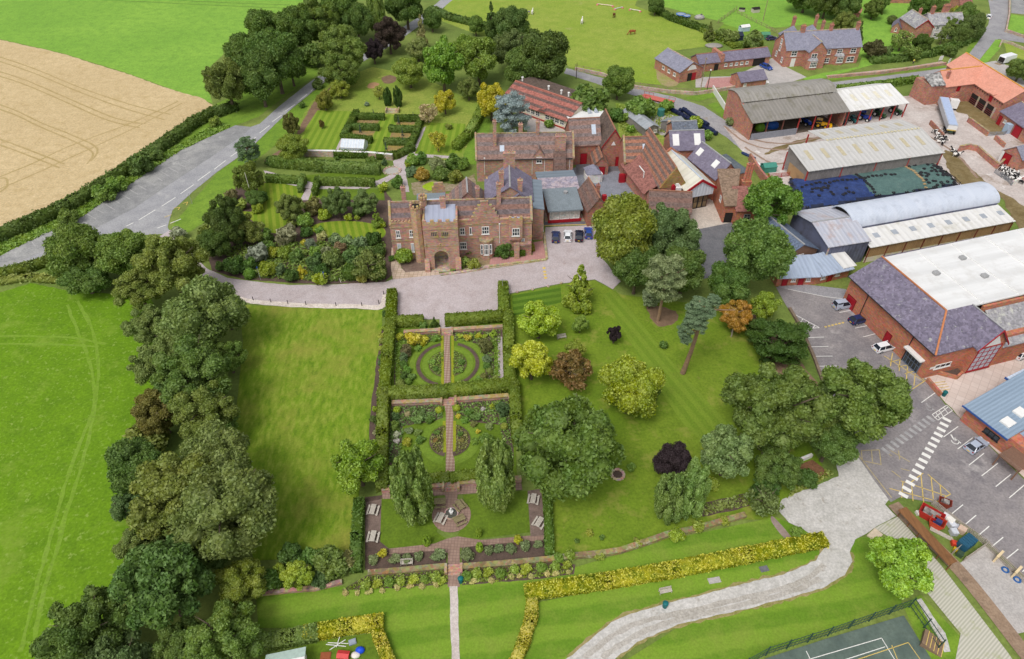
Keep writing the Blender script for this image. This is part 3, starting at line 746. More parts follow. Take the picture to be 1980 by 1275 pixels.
S('hardstanding',[(1690,1022),(1735,1000),(1752,1018),(1820,1095),(1950,1265),(1980,1310),(1840,1310),(1857,1226),(1793,1148),(1795,1110),(1760,1060),(1720,1040)],M_RIDGED,8)
S('path',[(1772,1160),(1780,1158),(1826,1225),(1838,1262),(1826,1262),(1812,1230)],M_WHITEG,8,jit=.1)
S('tennis_court',[(1420,1312),(1480,1274),(1600,1235),(1747,1191),(1800,1275),(1830,1330),(1400,1330)],M_COURT,9)
lines('court_lines',z8([(150,1290,515,1183),(515,1183,580,1290),(340,1283,530,1222),(180,1240,205,1290)]),.09,M_WHITE,10)
lines('court_lines',z8([(400,1281,633,1203),(633,1203,700,1297),(560,1215,590,1290)]),.09,M_YELL,11)
z7=lambda L:[tuple((1480 if i%2==0 else 420)+v/3.75 for i,v in enumerate(s))for s in L]
lines('parking_lines',z7([(195,700,390,805),(390,805,255,815),(270,740,240,790),(315,765,285,810),(355,790,345,808),(285,878,425,873),(310,944,455,941),(340,1013,485,1011),(370,1085,520,1083),(405,1158,535,1155),(535,695,655,672),(650,808,765,785),(708,872,820,843),(765,938,880,905),(160,525,430,580),(430,580,600,600)]),.13,M_WHITE,10)
lines('parking_lines',z8([(692,137,760,88),(790,290,855,243),(853,343,920,293),(903,415,970,362),(960,462,1032,406),(1022,510,1090,455),(1082,560,1149,503),(828,630,877,590),(887,678,935,637),(945,727,993,686),(1003,778,1055,735),(1067,832,1122,788),(1140,888,1160,872),(740,190,805,148),(805,148,830,172),(830,172,765,215),(765,215,740,190),(750,205,812,155),(770,170,790,200),(790,158,812,186),(772,205,755,180)]),.13,M_WHITE,10)
lines('parking_lines',z8([(720,455,822,543),(822,543,760,578),(610,490,604,560),(648,500,655,575),(690,460,702,585),(735,470,745,565),(775,505,780,555),(550,518,760,575),(600,485,805,552),(700,450,640,495)]),.13,M_YELL,11)
lines('parking_lines',z8([(425,350,505,347),(505,347,513,415),(425,350,430,395),(430,395,510,412),(470,350,475,400),(525,345,560,375),(555,350,640,400),(590,350,596,390),(600,430,640,440),(560,440,600,470),(400,355,560,560)]),.13,M_YELL2,11)
lines('parking_lines',z7([(860,1010,1150,1195),(920,990,905,1085),(975,1030,968,1120),(1030,1080,1020,1190),(1085,1135,1075,1225),(1065,1250,1170,1180),(900,1055,1000,1030),(960,1090,1060,1070),(1010,1140,1110,1110),(945,985,1150,1185)]),.14,M_YELL,11)
lines('parking_lines',[(1753-24+i*6.3-130+6,633-i*1.6,1753-24+i*6.3-130+10,632-i*1.6,0)for i in[]]or z7([(428+i*25,801-i*6,443+i*25,797-i*6)for i in range(6)]),.35,M_YELL,11)
def zebra(a,b,n,length,w,mat,name='zebra_crossing'):
 p,q=P(*a),P(*b);d=(q-p)/n;dn=d.normalized();nn=Vector((-dn.y,dn.x,0));m=MB();zz=.1185
 for i in range(n):
  c=p+d*(i+.5)
  m.face([tuple(c-nn*length/2-dn*w/2+Vector((0,0,zz))),tuple(c+nn*length/2-dn*w/2+Vector((0,0,zz))),tuple(c+nn*length/2+dn*w/2+Vector((0,0,zz))),tuple(c-nn*length/2+dn*w/2+Vector((0,0,zz)))])
 return tag(m.build(name,mat),kind='structure')
zebra((1743,964),(1833,808),15,1.3,.66,M_WHITE)
zebra((1707,876),(1803,808),11,1.4,.6,M_FADED)
def wheelchair(px,py,s,mat):
 c=P(px,py);m=MB();zz=.1185
 def seg(a,b,w=.12):
  p=c+Vector((a[0]*s,a[1]*s,zz));q=c+Vector((b[0]*s,b[1]*s,zz));d=(q-p).normalized();n=Vector((-d.y,d.x,0))*w*s
  m.face([tuple(p-n),tuple(q-n),tuple(q+n),tuple(p+n)])
 pts=[(math.cos(t)*.55,math.sin(t)*.55-.2)for t in[R(150+i*20)for i in range(13)]]
 for i in range(12):seg(pts[i],pts[i+1],.08)
 seg((0,.95),(0,.15));seg((0,.5),(.5,.5),.07);seg((0,.15),(.55,.1));seg((.5,.15),(.8,-.6));seg((-.12,1.15),(.16,1.15),.14)
 tag(m.build('accessible_bay_symbol',mat),kind='structure')
wheelchair(1845,853,.95,M_WHITE)
wheelchair(1796,790,.8,M_FADED)
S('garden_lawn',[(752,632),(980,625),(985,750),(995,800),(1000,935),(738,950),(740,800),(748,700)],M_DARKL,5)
c1,c2=P(866,704),P(870,852)
def ring(name,c,r0,r1,a0,a1,mat,layer,gap=1.35):
 pts=[]
 N=28
 for rr,order in((r1,range(N+1)),(r0,range(N,-1,-1))):
  if rr<.05:
   if a1-a0<359:pts.append((c.x,c.y))
   else:pts.pop()
   continue
  for i in order:
   a=R(a0+(a1-a0)*i/N);pts.append((c.x+rr*math.cos(a),c.y+rr*math.sin(a)))
 return sheet(name,pts,mat,layer,raw=True)
M_RING=mottled('ring_grass',[G(109,136,42),G(119,143,50),G(99,126,38)],.2,.8,4)
for(a0,a1)in((102,258),(-78,78)):
 ring('garden_lawn',c1,5.9,6.9,a0,a1,M_RING,8)
 ring('flower_bed',c1,5.0,5.7,a0+4,a1-4,M_SOIL,8)
 ring('garden_lawn',c1,3.6,4.6,a0,a1,M_RING,8)
 ring('flower_bed',c1,0.0,3.4,a0,a1,mottled('planted_soil',[G(96,100,58),G(110,92,76),G(84,88,50)],.4,1.5,4),7)
 ring('garden_lawn',c2,3.5,4.9,a0,a1,M_RING,8)
 ring('flower_bed',c2,0.0,3.3,a0,a1,M_SOIL,7)
S('flower_bed',[(764,650),(852,645),(852,662),(790,668),(782,750),(762,752)],M_SOIL,7,jit=.1)
S('flower_bed',[(876,643),(972,638),(970,745),(940,745),(935,680),(920,664),(878,660)],M_SOIL,7,jit=.1)
S('flower_bed',[(756,785),(856,782),(856,812),(780,824),(770,900),(748,900)],M_SOIL,7,jit=.1)
S('flower_bed',[(880,779),(985,772),(994,900),(975,900),(968,822),(900,815),(880,806)],M_SOIL,7,jit=.1)
for a in([(783,664),(770,668),(770,746)],[(948,660),(958,670),(962,742)]):
 path_sheet('garden_lawn',a,.8,M_RING,8)
S('path',[(962,652),(971,652),(974,740),(964,740)],M_GRAVEL,8)
S('path',[(858,640),(870,640),(870,700),(872,780),(877,800),(875,876),(879,890),(880,950),(862,950),(862,890),(863,876),(862,800),(859,780),(859,700)],M_CHECK,9)
for pl in([(855,650),(856,778)],[(875,650),(876,776)],[(859,815),(860,876)],[(879,815),(879,874)]):
 path_sheet('garden_lawn',pl,.5,mottled('lime_edging',[G(144,149,36),G(130,140,36),G(156,156,46)],.5,2,5),10)
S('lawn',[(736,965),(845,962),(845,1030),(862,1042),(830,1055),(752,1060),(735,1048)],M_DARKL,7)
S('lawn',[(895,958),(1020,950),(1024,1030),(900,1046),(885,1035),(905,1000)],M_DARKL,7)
S('flower_bed',[(706,962),(740,958),(735,1048),(752,1062),(864,1052),(862,1098),(706,1103)],M_SOIL,6)
S('flower_bed',[(893,1050),(1054,1035),(1058,1076),(893,1094)],M_SOIL,6)
S('terrace',[(738,950),(1008,935),(1010,948),(885,957),(884,966),(862,966),(860,958),(740,966)],M_BRICKP,8)
S('terrace',[(752,1062),(840,1052),(866,1042),(885,1038),(930,1045),(1052,1034),(1053,1045),(925,1056),(889,1060),(889,1100),(888,1112),(866,1112),(866,1070),(840,1066),(752,1073)],M_BRICKP,8)
S('terrace',[(1020,950),(1046,946),(1055,1036),(1026,1038)],mottled('dark_terrace',[G(122,104,96),G(136,116,106),G(104,90,82)],.4,1.2,4),8)
S('terrace',[(708,972),(738,966),(735,1048),(706,1050)],mottled('dark_terrace',[G(122,104,96),G(136,116,106),G(104,90,82)],.4,1.2,4),8)
cc=P(873,997)
ring('terrace',cc,0.0,2.85,0,360,M_BRICKP,9)
S('path',[(862,950),(884,948),(884,975),(862,976)],M_BRICKP,9)
S('path',[(866,1095),(890,1094),(889,1136),(866,1136)],M_BRICKP,8)
S('path',[(869,1134),(885,1134),(889,1300),(874,1300)],mottled('pale_gravel_path',[G(198,186,180),G(206,196,190),G(186,172,164)],.2,1,5),8,jit=.05)
S('flower_bed',[(660,1142),(712,1112),(864,1100),(866,1130),(760,1138)],M_SOIL,6,jit=.1)
S('flower_bed',[(892,1102),(1060,1088),(1112,1092),(1110,1112),(1000,1124),(893,1132)],M_SOIL,6,jit=.1)
S('flower_bed',[(1355,975),(1440,955),(1450,980),(1360,1000)],M_SOIL,7,jit=.15)
S('flower_bed',[(738,640),(752,632),(742,770),(732,860),(712,900),(716,800),(728,700)],M_SOIL,6,jit=.1)
S('flower_bed',[(1440,600),(1470,610),(1580,740),(1600,800),(1560,790),(1480,700)],M_BARKSOIL,6,jit=.2)
S('bare_patch',[(1520,908),(1570,890),(1590,905),(1600,918),(1545,935)],mottled('red_bark_mulch',[G(120,84,60),G(136,98,72),G(104,74,54)],.4,1.5,4),7,jit=.1)
S('bare_patch',[(1255,590),(1300,600),(1310,620),(1280,632),(1258,615)],M_BARKSOIL,6,smooth=True,jit=.3)
S('bare_patch',[(505,1270),(620,1240),(720,1225),(770,1290),(500,1290)],M_DARKL,6)
# ============== buildings
BRICK=masonry('sandstone_brick',G(172,135,119),G(188,153,135),G(149,117,104),G(164,146,101))
BRICKL=masonry('lichened_sandstone',G(178,143,120),G(194,163,136),G(159,130,106),G(182,161,98),lich=(.5,.64))
BRICKR=masonry('red_brick',G(158,110,93),G(174,124,106),G(140,96,82))
BRICKO=masonry('orange_brick',G(175,113,88),G(189,127,102),G(164,105,82))
BRICKF=masonry('farm_brick',G(173,121,102),G(185,134,116),G(149,104,90))
RENDER=masonry('cream_render',G(222,212,190),G(230,222,204),G(204,192,168))
WHITEW=masonry('white_render',G(226,224,218),G(234,232,228),G(210,206,198))
PINKR=masonry('pink_render',G(205,173,157),G(213,183,167),G(191,161,145))
COPING=masonry('stone_coping',G(163,141,118),G(181,159,133),G(144,127,100),G(164,145,83),lich=(.5,.62))
TBAND=tiles('banded_tiles',G(134,101,90),G(110,100,102),1.5,.5)
TREAR=tiles('rear_range_tiles',G(139,111,101),G(122,110,108),1.5,.55)
TORNG=tiles('banded_orange_tiles',G(160,110,88),G(112,98,92),1.15,.5)
TRED=tiles('red_banded_tiles',G(162,102,91),G(100,84,80),1.0,.6,lo=.72,hi=.85)
TDARK=tiles('weathered_brown_tiles',G(121,94,85),G(112,94,88),1.3,.5)
TDKGREY=tiles('dark_mossy_tiles',G(108,92,82),G(94,82,76),lichen=G(120,108,84))
TPLAIN=tiles('plain_brown_tiles',G(140,119,101),G(128,107,90))
TTERRA=tiles('terracotta_tiles',G(207,144,123),G(216,155,135),lo=.9,hi=.99,cellv=.08)
TROSE=tiles('rose_red_tiles',G(148,100,91),G(136,92,84),lichen=G(143,121,90))
SLATE=tiles('purple_slate',G(112,106,124),G(128,122,138),lichen=G(150,146,150),lo=.64,hi=.76,cellv=.16)
SLATEM=tiles('mottled_slate',G(110,104,122),G(126,119,136),lichen=G(170,172,166),lo=.6,hi=.68,cellv=.28)
SLATEG=tiles('grey_slate',G(126,126,142),G(142,142,156),lichen=G(152,150,150),cellv=.14)
SLATEP=tiles('pale_mottled_slate',G(140,138,144),G(158,156,158),lichen=G(188,188,178),lo=.52,hi=.64,cellv=.25)
LEADW=sheeting('pale_lead',G(160,166,184),G(172,178,196),0,1.1,G(140,146,170),rough=.5)
LEADG=sheeting('grey_lead',G(118,130,140),G(128,140,150),1,1.6,G(100,110,118),rough=.6)
FELT=mottled('grey_felt',[G(126,136,142),G(134,144,150),G(116,126,132)],.2,.8,4)
ASBES=sheeting('weathered_fibre_cement',G(142,138,132),G(158,154,147),0,1.1,G(124,120,104),.5,.7,.9)
ASBESD=sheeting('dark_fibre_cement',G(132,128,122),G(146,141,134),0,1.1,G(116,112,98),.5,.7,.9)
WSHEET=sheeting('pale_roof_sheet',G(214,212,208),G(228,227,224),0,1.6,G(192,188,174),.52,.74,.7)
GSHEET=sheeting('pale_grey_roof_sheet',G(188,186,183),G(198,196,192),0,1.3,G(170,168,160),.55,.75,.8)
BSHEET=sheeting('silver_blue_sheet',G(198,206,220),G(210,216,227),0,.35,G(172,180,194),.5,.75,.5)
STEELR=sheeting('weathered_steel_roof',G(170,174,188),G(196,196,202),0,1.0,G(176,160,158),.52,.7,.6)
STEELW=sheeting('dark_steel_wall',G(92,96,116),G(112,116,138),0,.8,G(80,78,84),.5,.7,.7)
BLUEROOF=sheeting('blue_steel_roof',G(134,152,170),G(144,162,180),0,.6,G(120,146,170),.65,.85,.5)
STABLER=sheeting('blue_grey_stable_roof',G(160,172,192),G(174,186,204),0,.9,G(140,150,166),.55,.75,.7)
WOODW=sheeting('timber_boarding',G(168,134,97),G(182,148,109),0,.5,G(142,112,85),.5,.7,.85)
WOODG=sheeting('grey_timber_boarding',G(128,122,118),G(148,142,138),0,.5,G(110,104,100),.5,.7,.9)
WOODB=sheeting('brown_boarding',G(128,98,82),G(142,112,94),2,.3,G(110,86,72),.5,.7,.9)
WHITEP=flat('white_paint',G(226,225,222),.5,var=.05)
MEMBR=sheeting('white_membrane',G(218,218,216),G(230,230,229),0,5.0,G(206,204,200),.5,.74,.6)
REDP=flat('dark_red_paint',G(160,28,40),.5)
REDS=flat('red_painted_steel',G(170,62,58),.5)
BLACKP=flat('black_pipe',G(48,46,48),.5)
GREYP=flat('grey_pipe',G(160,160,160),.5)
DARK=flat('dark_interior',G(44,40,38),.95)
GLS=glass()
GLW=flat('pale_reflecting_glass',G(176,184,196),.2)
ROOFL=flat('translucent_rooflight',G(186,176,148),.6)
SKYL=flat('skylight_glass',G(190,200,212),.2)
CLAYP=flat('clay_pot',G(156,112,90),.85,var=.25)
STONEB=masonry('rubble_stone',G(176,156,140),G(196,178,162),G(150,130,110),G(150,146,96),lich=(.58,.7))
class House:
 """A and B: front eave corners (left, right) in photograph pixels at height z; D: depth in metres going away from the front"""
 def __init__(s,name,label,cat,A,B,z,D,group=None,raw=None):
  a,b=P(A[0],A[1],z),P(B[0],B[1],z)
  s.L=(b-a).to_2d().length;s.D=D
  s.rot=math.atan2(b.y-a.y,b.x-a.x);s.O=Vector((a.x,a.y,0))
  s.root=empty(name,s.O,s.rot,label,cat,group)
  s.inv=Matrix.Rotation(-s.rot,3,'Z')
 def loc(s,v):return s.inv@(Vector(v)-s.O)
 def pt(s,px,py,z):return s.loc(P(px,py,z))
 def hit(s,px,py,axis,val):
  c=s.inv@(Vector((0,0,CAM_H))-s.O);d=s.inv@ray(px,py)
  i=0 if axis=='u' else 1
  return c+d*((val-c[i])/d[i])
 def front(s,px,py,v=0):q=s.hit(px,py,'v',v);return q.x,q.z
 def side(s,px,py,u):q=s.hit(px,py,'u',u);return q.y,q.z
 def part(s,name,mb,mat,parent=None,smooth=False):return mb.build(name,mat,parent or s.root,smooth)
 def walls(s,mat,ze,zr=None,u0=0,u1=None,v0=0,v1=None,along='u',name='wall',zb=-.1,rv=None):
  u1=s.L if u1 is None else u1;v1=s.D if v1 is None else v1
  m=MB()
  if zr is None:m.box(u0,u1,v0,v1,zb,ze)
  elif along=='u':
   r=(v0+v1)/2 if rv is None else rv
   m.prism([(v0,zb),(v1,zb),(v1,ze),(r,zr),(v0,ze)],'u',u0,u1)
  else:
   r=(u0+u1)/2 if rv is None else rv
   m.prism([(u0,zb),(u1,zb),(u1,ze),(r,zr),(u0,ze)],'v',v0,v1)
  return s.part(name,m,mat)
 def gable(s,mat,ze,zr,u0=0,u1=None,v0=0,v1=None,along='u',over=.35,end=.25,t=.16,name='roof',rv=None,ridge=None,parent=None,lift=.025):
  """two roof slopes with thickness"""
  u1=s.L if u1 is None else u1;v1=s.D if v1 is None else v1
  m=MB()
  a,b=(v0,v1)if along=='u' else(u0,u1)
  c,d=(u0,u1)if along=='u' else(v0,v1)
  r=(a+b)/2 if rv is None else rv
  s1,s2=(zr-ze)/(r-a),(zr-ze)/(b-r)
  poly=[(a-over,ze-over*s1),(r,zr),(b+over,ze-over*s2),(b+over,ze-over*s2+t),(r,zr+t),(a-over,ze-over*s1+t)]
  poly=[(p[0],p[1]+lift)for p in poly]
  m.prism(poly,along,c-end,d+end)
  o=s.part(name,m,mat,parent)
  if ridge:
   k=MB()
   if along=='u':k.box(c-end,d+end,r-.16,r+.16,zr+t+lift-.08,zr+t+lift+.10)
   else:k.box(r-.16,r+.16,c-end,d+end,zr+t+lift-.08,zr+t+lift+.10)
   k.build('ridge_tiles',ridge,o)
  return o
 def slab(s,name,pts,mat,t=.15,parent=None):
  """a flat or sloping roof plane given by local corner points"""
  m=MB();n=len(pts);k=0
  m.v=[tuple(p)for p in pts]+[(p[0],p[1],p[2]-t)for p in pts]
  m.f=[tuple(range(n)),tuple(range(2*n-1,n-1,-1))]+[(i,n+i,n+(i+1)%n,(i+1)%n)for i in range(n)]
  return s.part(name,m,mat,parent)
 def mapf(s,face,v):
  if face=='front':return lambda a,z,o:(a,v-o,z)
  if face=='back':return lambda a,z,o:(a,v+o,z)
  if face=='left':return lambda a,z,o:(v-o,a,z)
  return lambda a,z,o:(v+o,a,z)
 def fbox(s,m,f,a0,a1,z0,z1,o0,o1):
  m.hexa([f(a0,z0,o0),f(a1,z0,o0),f(a1,z0,o1),f(a0,z0,o1),f(a0,z1,o0),f(a1,z1,o0),f(a1,z1,o1),f(a0,z1,o1)])
 def win(s,a0,a1,z0,z1,face='front',v=0.0,nx=2,nz=2,fr=None,fw=.13,pane=None,sill=True):
  f=s.mapf(face,v);m=MB();fr=fr or WHITEP
  for q in((a0,a0+fw,z0,z1),(a1-fw,a1,z0,z1),(a0+fw,a1-fw,z1-fw,z1),(a0+fw,a1-fw,z0,z0+fw)):s.fbox(m,f,*q,-.02,.10)
  for i in range(1,nx):
   c=a0+(a1-a0)*i/nx;s.fbox(m,f,c-fw*.4,c+fw*.4,z0+fw,z1-fw,.031,.085)
  for i in range(1,nz):
   c=z0+(z1-z0)*i/nz;s.fbox(m,f,a0+fw,a1-fw,c-fw*.4,c+fw*.4,.032,.080)
  if sill:s.fbox(m,f,a0-.12,a1+.12,z0-.16,z0-.002,-.02,.16)
  o=s.part('window',m,fr)
  p=MB();s.fbox(p,f,a0+fw*.8,a1-fw*.8,z0+fw*.8,z1-fw*.8,-.02,.03)
  p.build('pane',pane or GLS,o)
  return o
 def wpx(s,x0,y0,x1,y1,v=0.0,**k):
  """window on a front plane given by its pixel rectangle"""
  a0,z1=s.front(x0,y0,v);a1,z0=s.front(x1,y1,v)
  return s.win(a0,a1,z0,z1,'front',v,**k)
 def wside(s,px,py,w,h,u,face='left',**k):
  a,z=s.side(px,py,u)
  return s.win(a-w/2,a+w/2,z-h/2,z+h/2,face,u,**k)
 def door(s,a0,a1,z1,mat,face='front',v=0.0,z0=0.0,name='door',frame=True):
  f=s.mapf(face,v);m=MB();s.fbox(m,f,a0,a1,z0,z1,-.02,.05)
  o=s.part(name,m,mat)
  if frame:
   k=MB()
   s.fbox(k,f,a0-.1,a0,z0,z1+.1,-.02,.09);s.fbox(k,f,a1,a1+.1,z0,z1+.1,-.02,.09);s.fbox(k,f,a0,a1,z1,z1+.1,-.02,.09)
   s.fbox(k,f,a1-.22,a1-.14,z0+1.0,z0+1.12,.05,.10)
   k.build('door_frame',mat if mat is not REDP else flat('deep_red_trim',G(120,24,32),.5),o)
  return o
 def dpx(s,x0,y0,x1,y1,mat,v=0.0,**k):
  a0,z1=s.front(x0,y0,v);a1,z0=s.front(x1,y1,v)
  return s.door(a0,a1,z1,mat,'front',v,max(0,z0),**k)
 def chimney(s,u,v,z0,z1,w=.9,d=.7,pots=2,mat=None,parent=None,flash=True):
  m=MB();m.box(u-w/2,u+w/2,v-d/2,v+d/2,z0,z1-.55)
  m.box(u-w/2-.08,u+w/2+.08,v-d/2-.08,v+d/2+.08,z1-.551,z1-.40)
  m.box(u-w/2,u+w/2,v-d/2,v+d/2,z1-.401,z1-.2);m.box(u-w/2-.1,u+w/2+.1,v-d/2-.1,v+d/2+.1,z1-.201,z1-.05)
  for i in range(pots):
   x=u+(i-(pots-1)/2)*min(.5,w/max(1,pots));m.cyl((x,v,z1-.06),(x,v,z1+.5),.15,.12,8)
  return s.part('chimney',m,mat or BRICK,parent)
 def pipe(s,px,py0,py1,v=0.0,mat=None):
  a,z1=s.front(px,py0,v);a2,z0=s.front(px,py1,v);m=MB()
  m.cyl((a,v-.1,max(0,z0)),(a,v-.1,z1),.07,.07,6);m.box(a-.16,a+.16,v-.24,v-.002,z1-.02,z1+.22)
  return s.part('drainpipe',m,mat or WHITEP)
 def gutter(s,u0,u1,v,z,mat=None):
  m=MB();m.box(u0,u1,v-.14,v,z-.12,z);return s.part('gutter',m,mat or BLACKP)
def crenel(m,u0,u1,v0,v1,z0,h,n,gap=.5):
 m.box(u0,u1,v0,v1,z0,z0+h*.5);w=(u1-u0)/(n-1+(n)*1.0/gap*gap)
 step=(u1-u0)/(2*n-1)
 for i in range(n):m.box(u0+step*2*i,u0+step*(2*i+1),v0,v1,z0+h*.5,z0+h)
 # -------------- the manor, front range
def manor():
 h=House('manor_house','large red sandstone manor with gatehouse tower, stepped gable and banded roof','manor',(752.9,433.5),(1029,424),9.2,6.2)
 L,D,ze,zr=h.L,h.D,9.2,12.3
 W=h.walls(BRICK,ze,zr)
 st=MB()
 for z in(4.9,8.2):st.box(-.08,L+.08,-.10,-.002,z,z+.22)
 h.part('string_course',st,COPING)
 roof=h.gable(TBAND,ze+.05,zr+.05,.35,L-.35,0.25,D-.25,over=.05,end=0,ridge=COPING)
 cp=MB()
 for u in(-.12,L-.38):
  m=[(-.15,ze+.0),(D/2,zr+.65),(D+.15,ze+.0),(D+.15,ze-.4),(D/2,zr-.1),(-.15,ze-.4)]
  cp.prism(m,'u',u,u+.5)
 h.part('coping',cp,COPING)
 a,_=h.front(801,432);g0=a
 pw=MB();crenel(pw,.38,g0,-.06,.34,ze-.02,.7,7);h.part('parapet',pw,BRICKL)
 pr=MB();gL,_=h.front(884,429);pr.box(gL,L-.4,-.05,.30,ze-.02,ze+.35);h.part('parapet',pr,BRICKL)
 q=lambda x,y:(740+x/6.1875,360+y/6.1875)
 def wz(x0,y0,x1,y1,v=0,**k):a,b=q(x0,y0),q(x1,y1);return h.wpx(a[0],a[1],b[0],b[1],v,**k)
 wz(152,532,215,618,nx=2,nz=2);wz(315,526,376,610,nx=2,nz=2);wz(170,690,230,790,nx=2,nz=2,pane=GLW);wz(335,684,395,785,nx=2,nz=1,pane=GLW)
 wz(920,500,985,580,nx=2,nz=2);wz(1034,495,1068,578,nx=1,nz=1);wz(1184,486,1274,572,nx=3,nz=2);wz(920,672,1005,752,nx=3,nz=2);wz(1655,628,1698,704,nx=1,nz=2,pane=GLW)
 sg=MB();lv=[(1065,1390,425,395),(1100,1384,395,360),(1105,1345,360,325),(1140,1305,325,285),(1175,1265,285,238)]
 zs=[ze-.6,10.15,11.05,11.95,12.85,13.75]
 cpz=MB()
 for i,(x0,x1,_,_)in enumerate(lv):
  u0,_=h.front(*q(x0 if i!=1 else 1082,400));u1,_=h.front(*q(x1 if i!=1 else 1365,400))
  sg.box(u0,u1,-.14,.42,zs[i],zs[i+1]-.001)
  if i<4:
   n0,_=h.front(*q([0,1082,1105,1140,1175][i+1],400));n1,_=h.front(*q([0,1365,1345,1305,1265][i+1],400))
   cpz.box(u0-.04,n0,-.18,.46,zs[i+1],zs[i+1]+.12);cpz.box(n1,u1+.04,-.18,.46,zs[i+1],zs[i+1]+.12)
  else:cpz.box(u0-.05,u1+.05,-.18,.46,zs[i+1],zs[i+1]+.14)
  if i==2:gm=(u0+u1)/2
 sgo=h.part('stepped_gable',sg,BRICK);cpz.build('gable_coping',COPING,sgo)
 cr=MB();cr.cyl((gm,-.14,11.3),(gm,-.24,11.3),.38,.34,12);cr.build('carved_roundel',COPING,sgo)
 u0,_=h.front(*q(1090,400));u1,_=h.front(*q(1365,400))
 h.gable(TBAND,ze+.3,zr+.3,u0+.3,u1-.3,.43,D/2,along='v',over=0,end=0,name='gable_roof')
 gf=h.pt(853,521,0).y;g0=h.front(820,470,gf)[0];g1=h.front(887,470,gf)[0];gz=10.9
 ax0=h.front(*q(622,900),gf)[0];ax1=h.front(*q(790,900),gf)[0];r=(ax1-ax0)/2;zc=3.3
 arch=[(ax1,-.1),(ax1,zc)]+[((ax0+ax1)/2+r*math.cos(R(t)),zc+r*math.sin(R(t)))for t in range(15,180,15)]+[(ax0,zc),(ax0,-.1)]
 gm_=MB();gm_.prism([(g1,-.1),(g1,gz),(g0,gz),(g0,-.1)]+arch[::-1],'v',gf,gf+.9)
 gm_.box(g0,g0+.9,gf+.9,-.01,-.1,gz);gm_.box(g1-.9,g1,gf+.9,-.01,-.1,gz);gm_.box(g0+.9,g1-.9,gf+.9,2.6,6.2,gz)
 gt=h.part('gatehouse',gm_,BRICKL if False else BRICK)
 ci=MB();ci.box(g0+.9,g1-.9,-.6,-.02,-.1,6.2);ci.build('arch_back_wall',masonry('buff_inner_wall',G(190,168,134),G(204,182,150),G(170,146,110)),gt)
 ss=MB()
 for i in range(7):ss.box(ax0-.3,ax1+.3,gf+1.2+i*.3,-.6,.16*i-.1,.16*(i+1))
 ss.build('arch_steps',STONEB,gt)
 ar=MB();oo=[((ax0+ax1)/2+(r+.45)*math.cos(R(t)),zc+(r+.45)*math.sin(R(t)))for t in range(0,181,15)];ii=[((ax0+ax1)/2+(r+.01)*math.cos(R(t)),zc+(r+.01)*math.sin(R(t)))for t in range(180,-1,-15)]
 ar.prism(oo+ii,'v',gf-.12,gf-.001);ar.build('arch_moulding',COPING,gt)
 gp=MB();crenel(gp,g0,g1,gf-.02,gf+.38,gz,1.25,5);gp.build('battlements',BRICKL,gt)
 for u in(g0,g1-.38):gs=MB();gs.box(u,u+.38,gf+.38,2.6,gz,gz+.7);gs.build('side_parapet',BRICKL,gt)
 h.slab('lead_roof',[(g0+.4,gf+.4,gz+.12),(g1-.4,gf+.4,gz+.12),(g1-.4,2.6,gz+1.0),(g0+.4,2.6,gz+1.0)],LEADW,.1,gt)
 for(u,w)in((g0-.25,1.0),(g1-.9,1.15)):
  bt=MB();bt.prism([(gf-1.0,-.1),(gf-.002,-.1),(gf-.002,2.9),(gf-.35,2.0),(gf-1.0,.7)],'u',u,u+w);bt.build('buttress',BRICK,gt)
 af=MB();af.box(ax0-.2,ax1+.2,gf-1.0,gf+1.3,.06,.13);af.build('arch_floor',STONEB,gt)
 sc=MB()
 for z in(5.9,10.0):sc.box(g0-.05,g1+.05,gf-.1,gf-.002,z,z+.2)
 sc.build('moulded_band',COPING,gt)
 for(x0,x1)in((568,664),(694,793)):
  wz(x0,545,x1,606,gf,nx=4,nz=1,fr=COPING,fw=.16)
 wz(680,686,706,735,gf,nx=1,nz=1,fr=COPING,sill=False);wz(516,690,534,742,gf,nx=1,nz=1,fr=COPING,sill=False)
 def turret(px,py,z,rad,label,v):
  u=h.front(px,450,v)[0];m=MB();m.cyl((u,v,-.1),(u,v,z),rad*1.06,rad,8);m.cyl((u,v,z-.001),(u,v,z+.25),rad*1.12,rad*1.12,8)
  for i in range(8):
   a=R(22.5+45*i);m.box(u+rad*.95*math.cos(a)-.22,u+rad*.95*math.cos(a)+.22,v+rad*.95*math.sin(a)-.22,v+rad*.95*math.sin(a)+.22,z+.24,z+.85)
  o=h.part('turret',m,BRICKL);k=MB();k.cyl((u,v,z+.252),(u,v,z+.30),rad*.8,rad*.8,8);k.build('turret_roof',DARK,o)
  return o
 turret(809,396,13.2,1.15,'',-.3);turret(824,380,13.2,.75,'',2.6)
 ov=-1.0;o0=h.front(*q(1510,500),ov)[0];o1=h.front(*q(1672,500),ov)[0]
 om=MB();om.box(o0,o1,ov,-.005,4.9,9.6);om.prism([(ov,4.9),(-.005,4.9),(-.005,3.9),(-.3,3.9)],'u',o0+.2,o1-.2)
 oo_=h.part('oriel',om,BRICK);oc=MB();crenel(oc,o0,o1,ov-.03,ov+.3,9.6,.95,3);oc.box(o0,o0+.3,ov+.3,-.005,9.6,10.2);oc.box(o1-.3,o1,ov+.3,-.005,9.6,10.2);oc.build('oriel_parapet',BRICKL,oo_)
 h.slab('oriel_lead',[(o0+.3,ov+.3,9.7),(o1-.3,ov+.3,9.7),(o1-.3,-.01,9.9),(o0+.3,-.01,9.9)],LEADW,.08,oo_)
 wz(1548,506,1638,594,ov,nx=3,nz=2)
 pm=MB();p0=h.front(*q(1575,700),-1.2)[0];pm.box(p0,p0+1.1,-1.25,-.15,-.1,3.9);pm.box(p0-.1,p0+3.6,-.95,-.01,3.35,3.7)
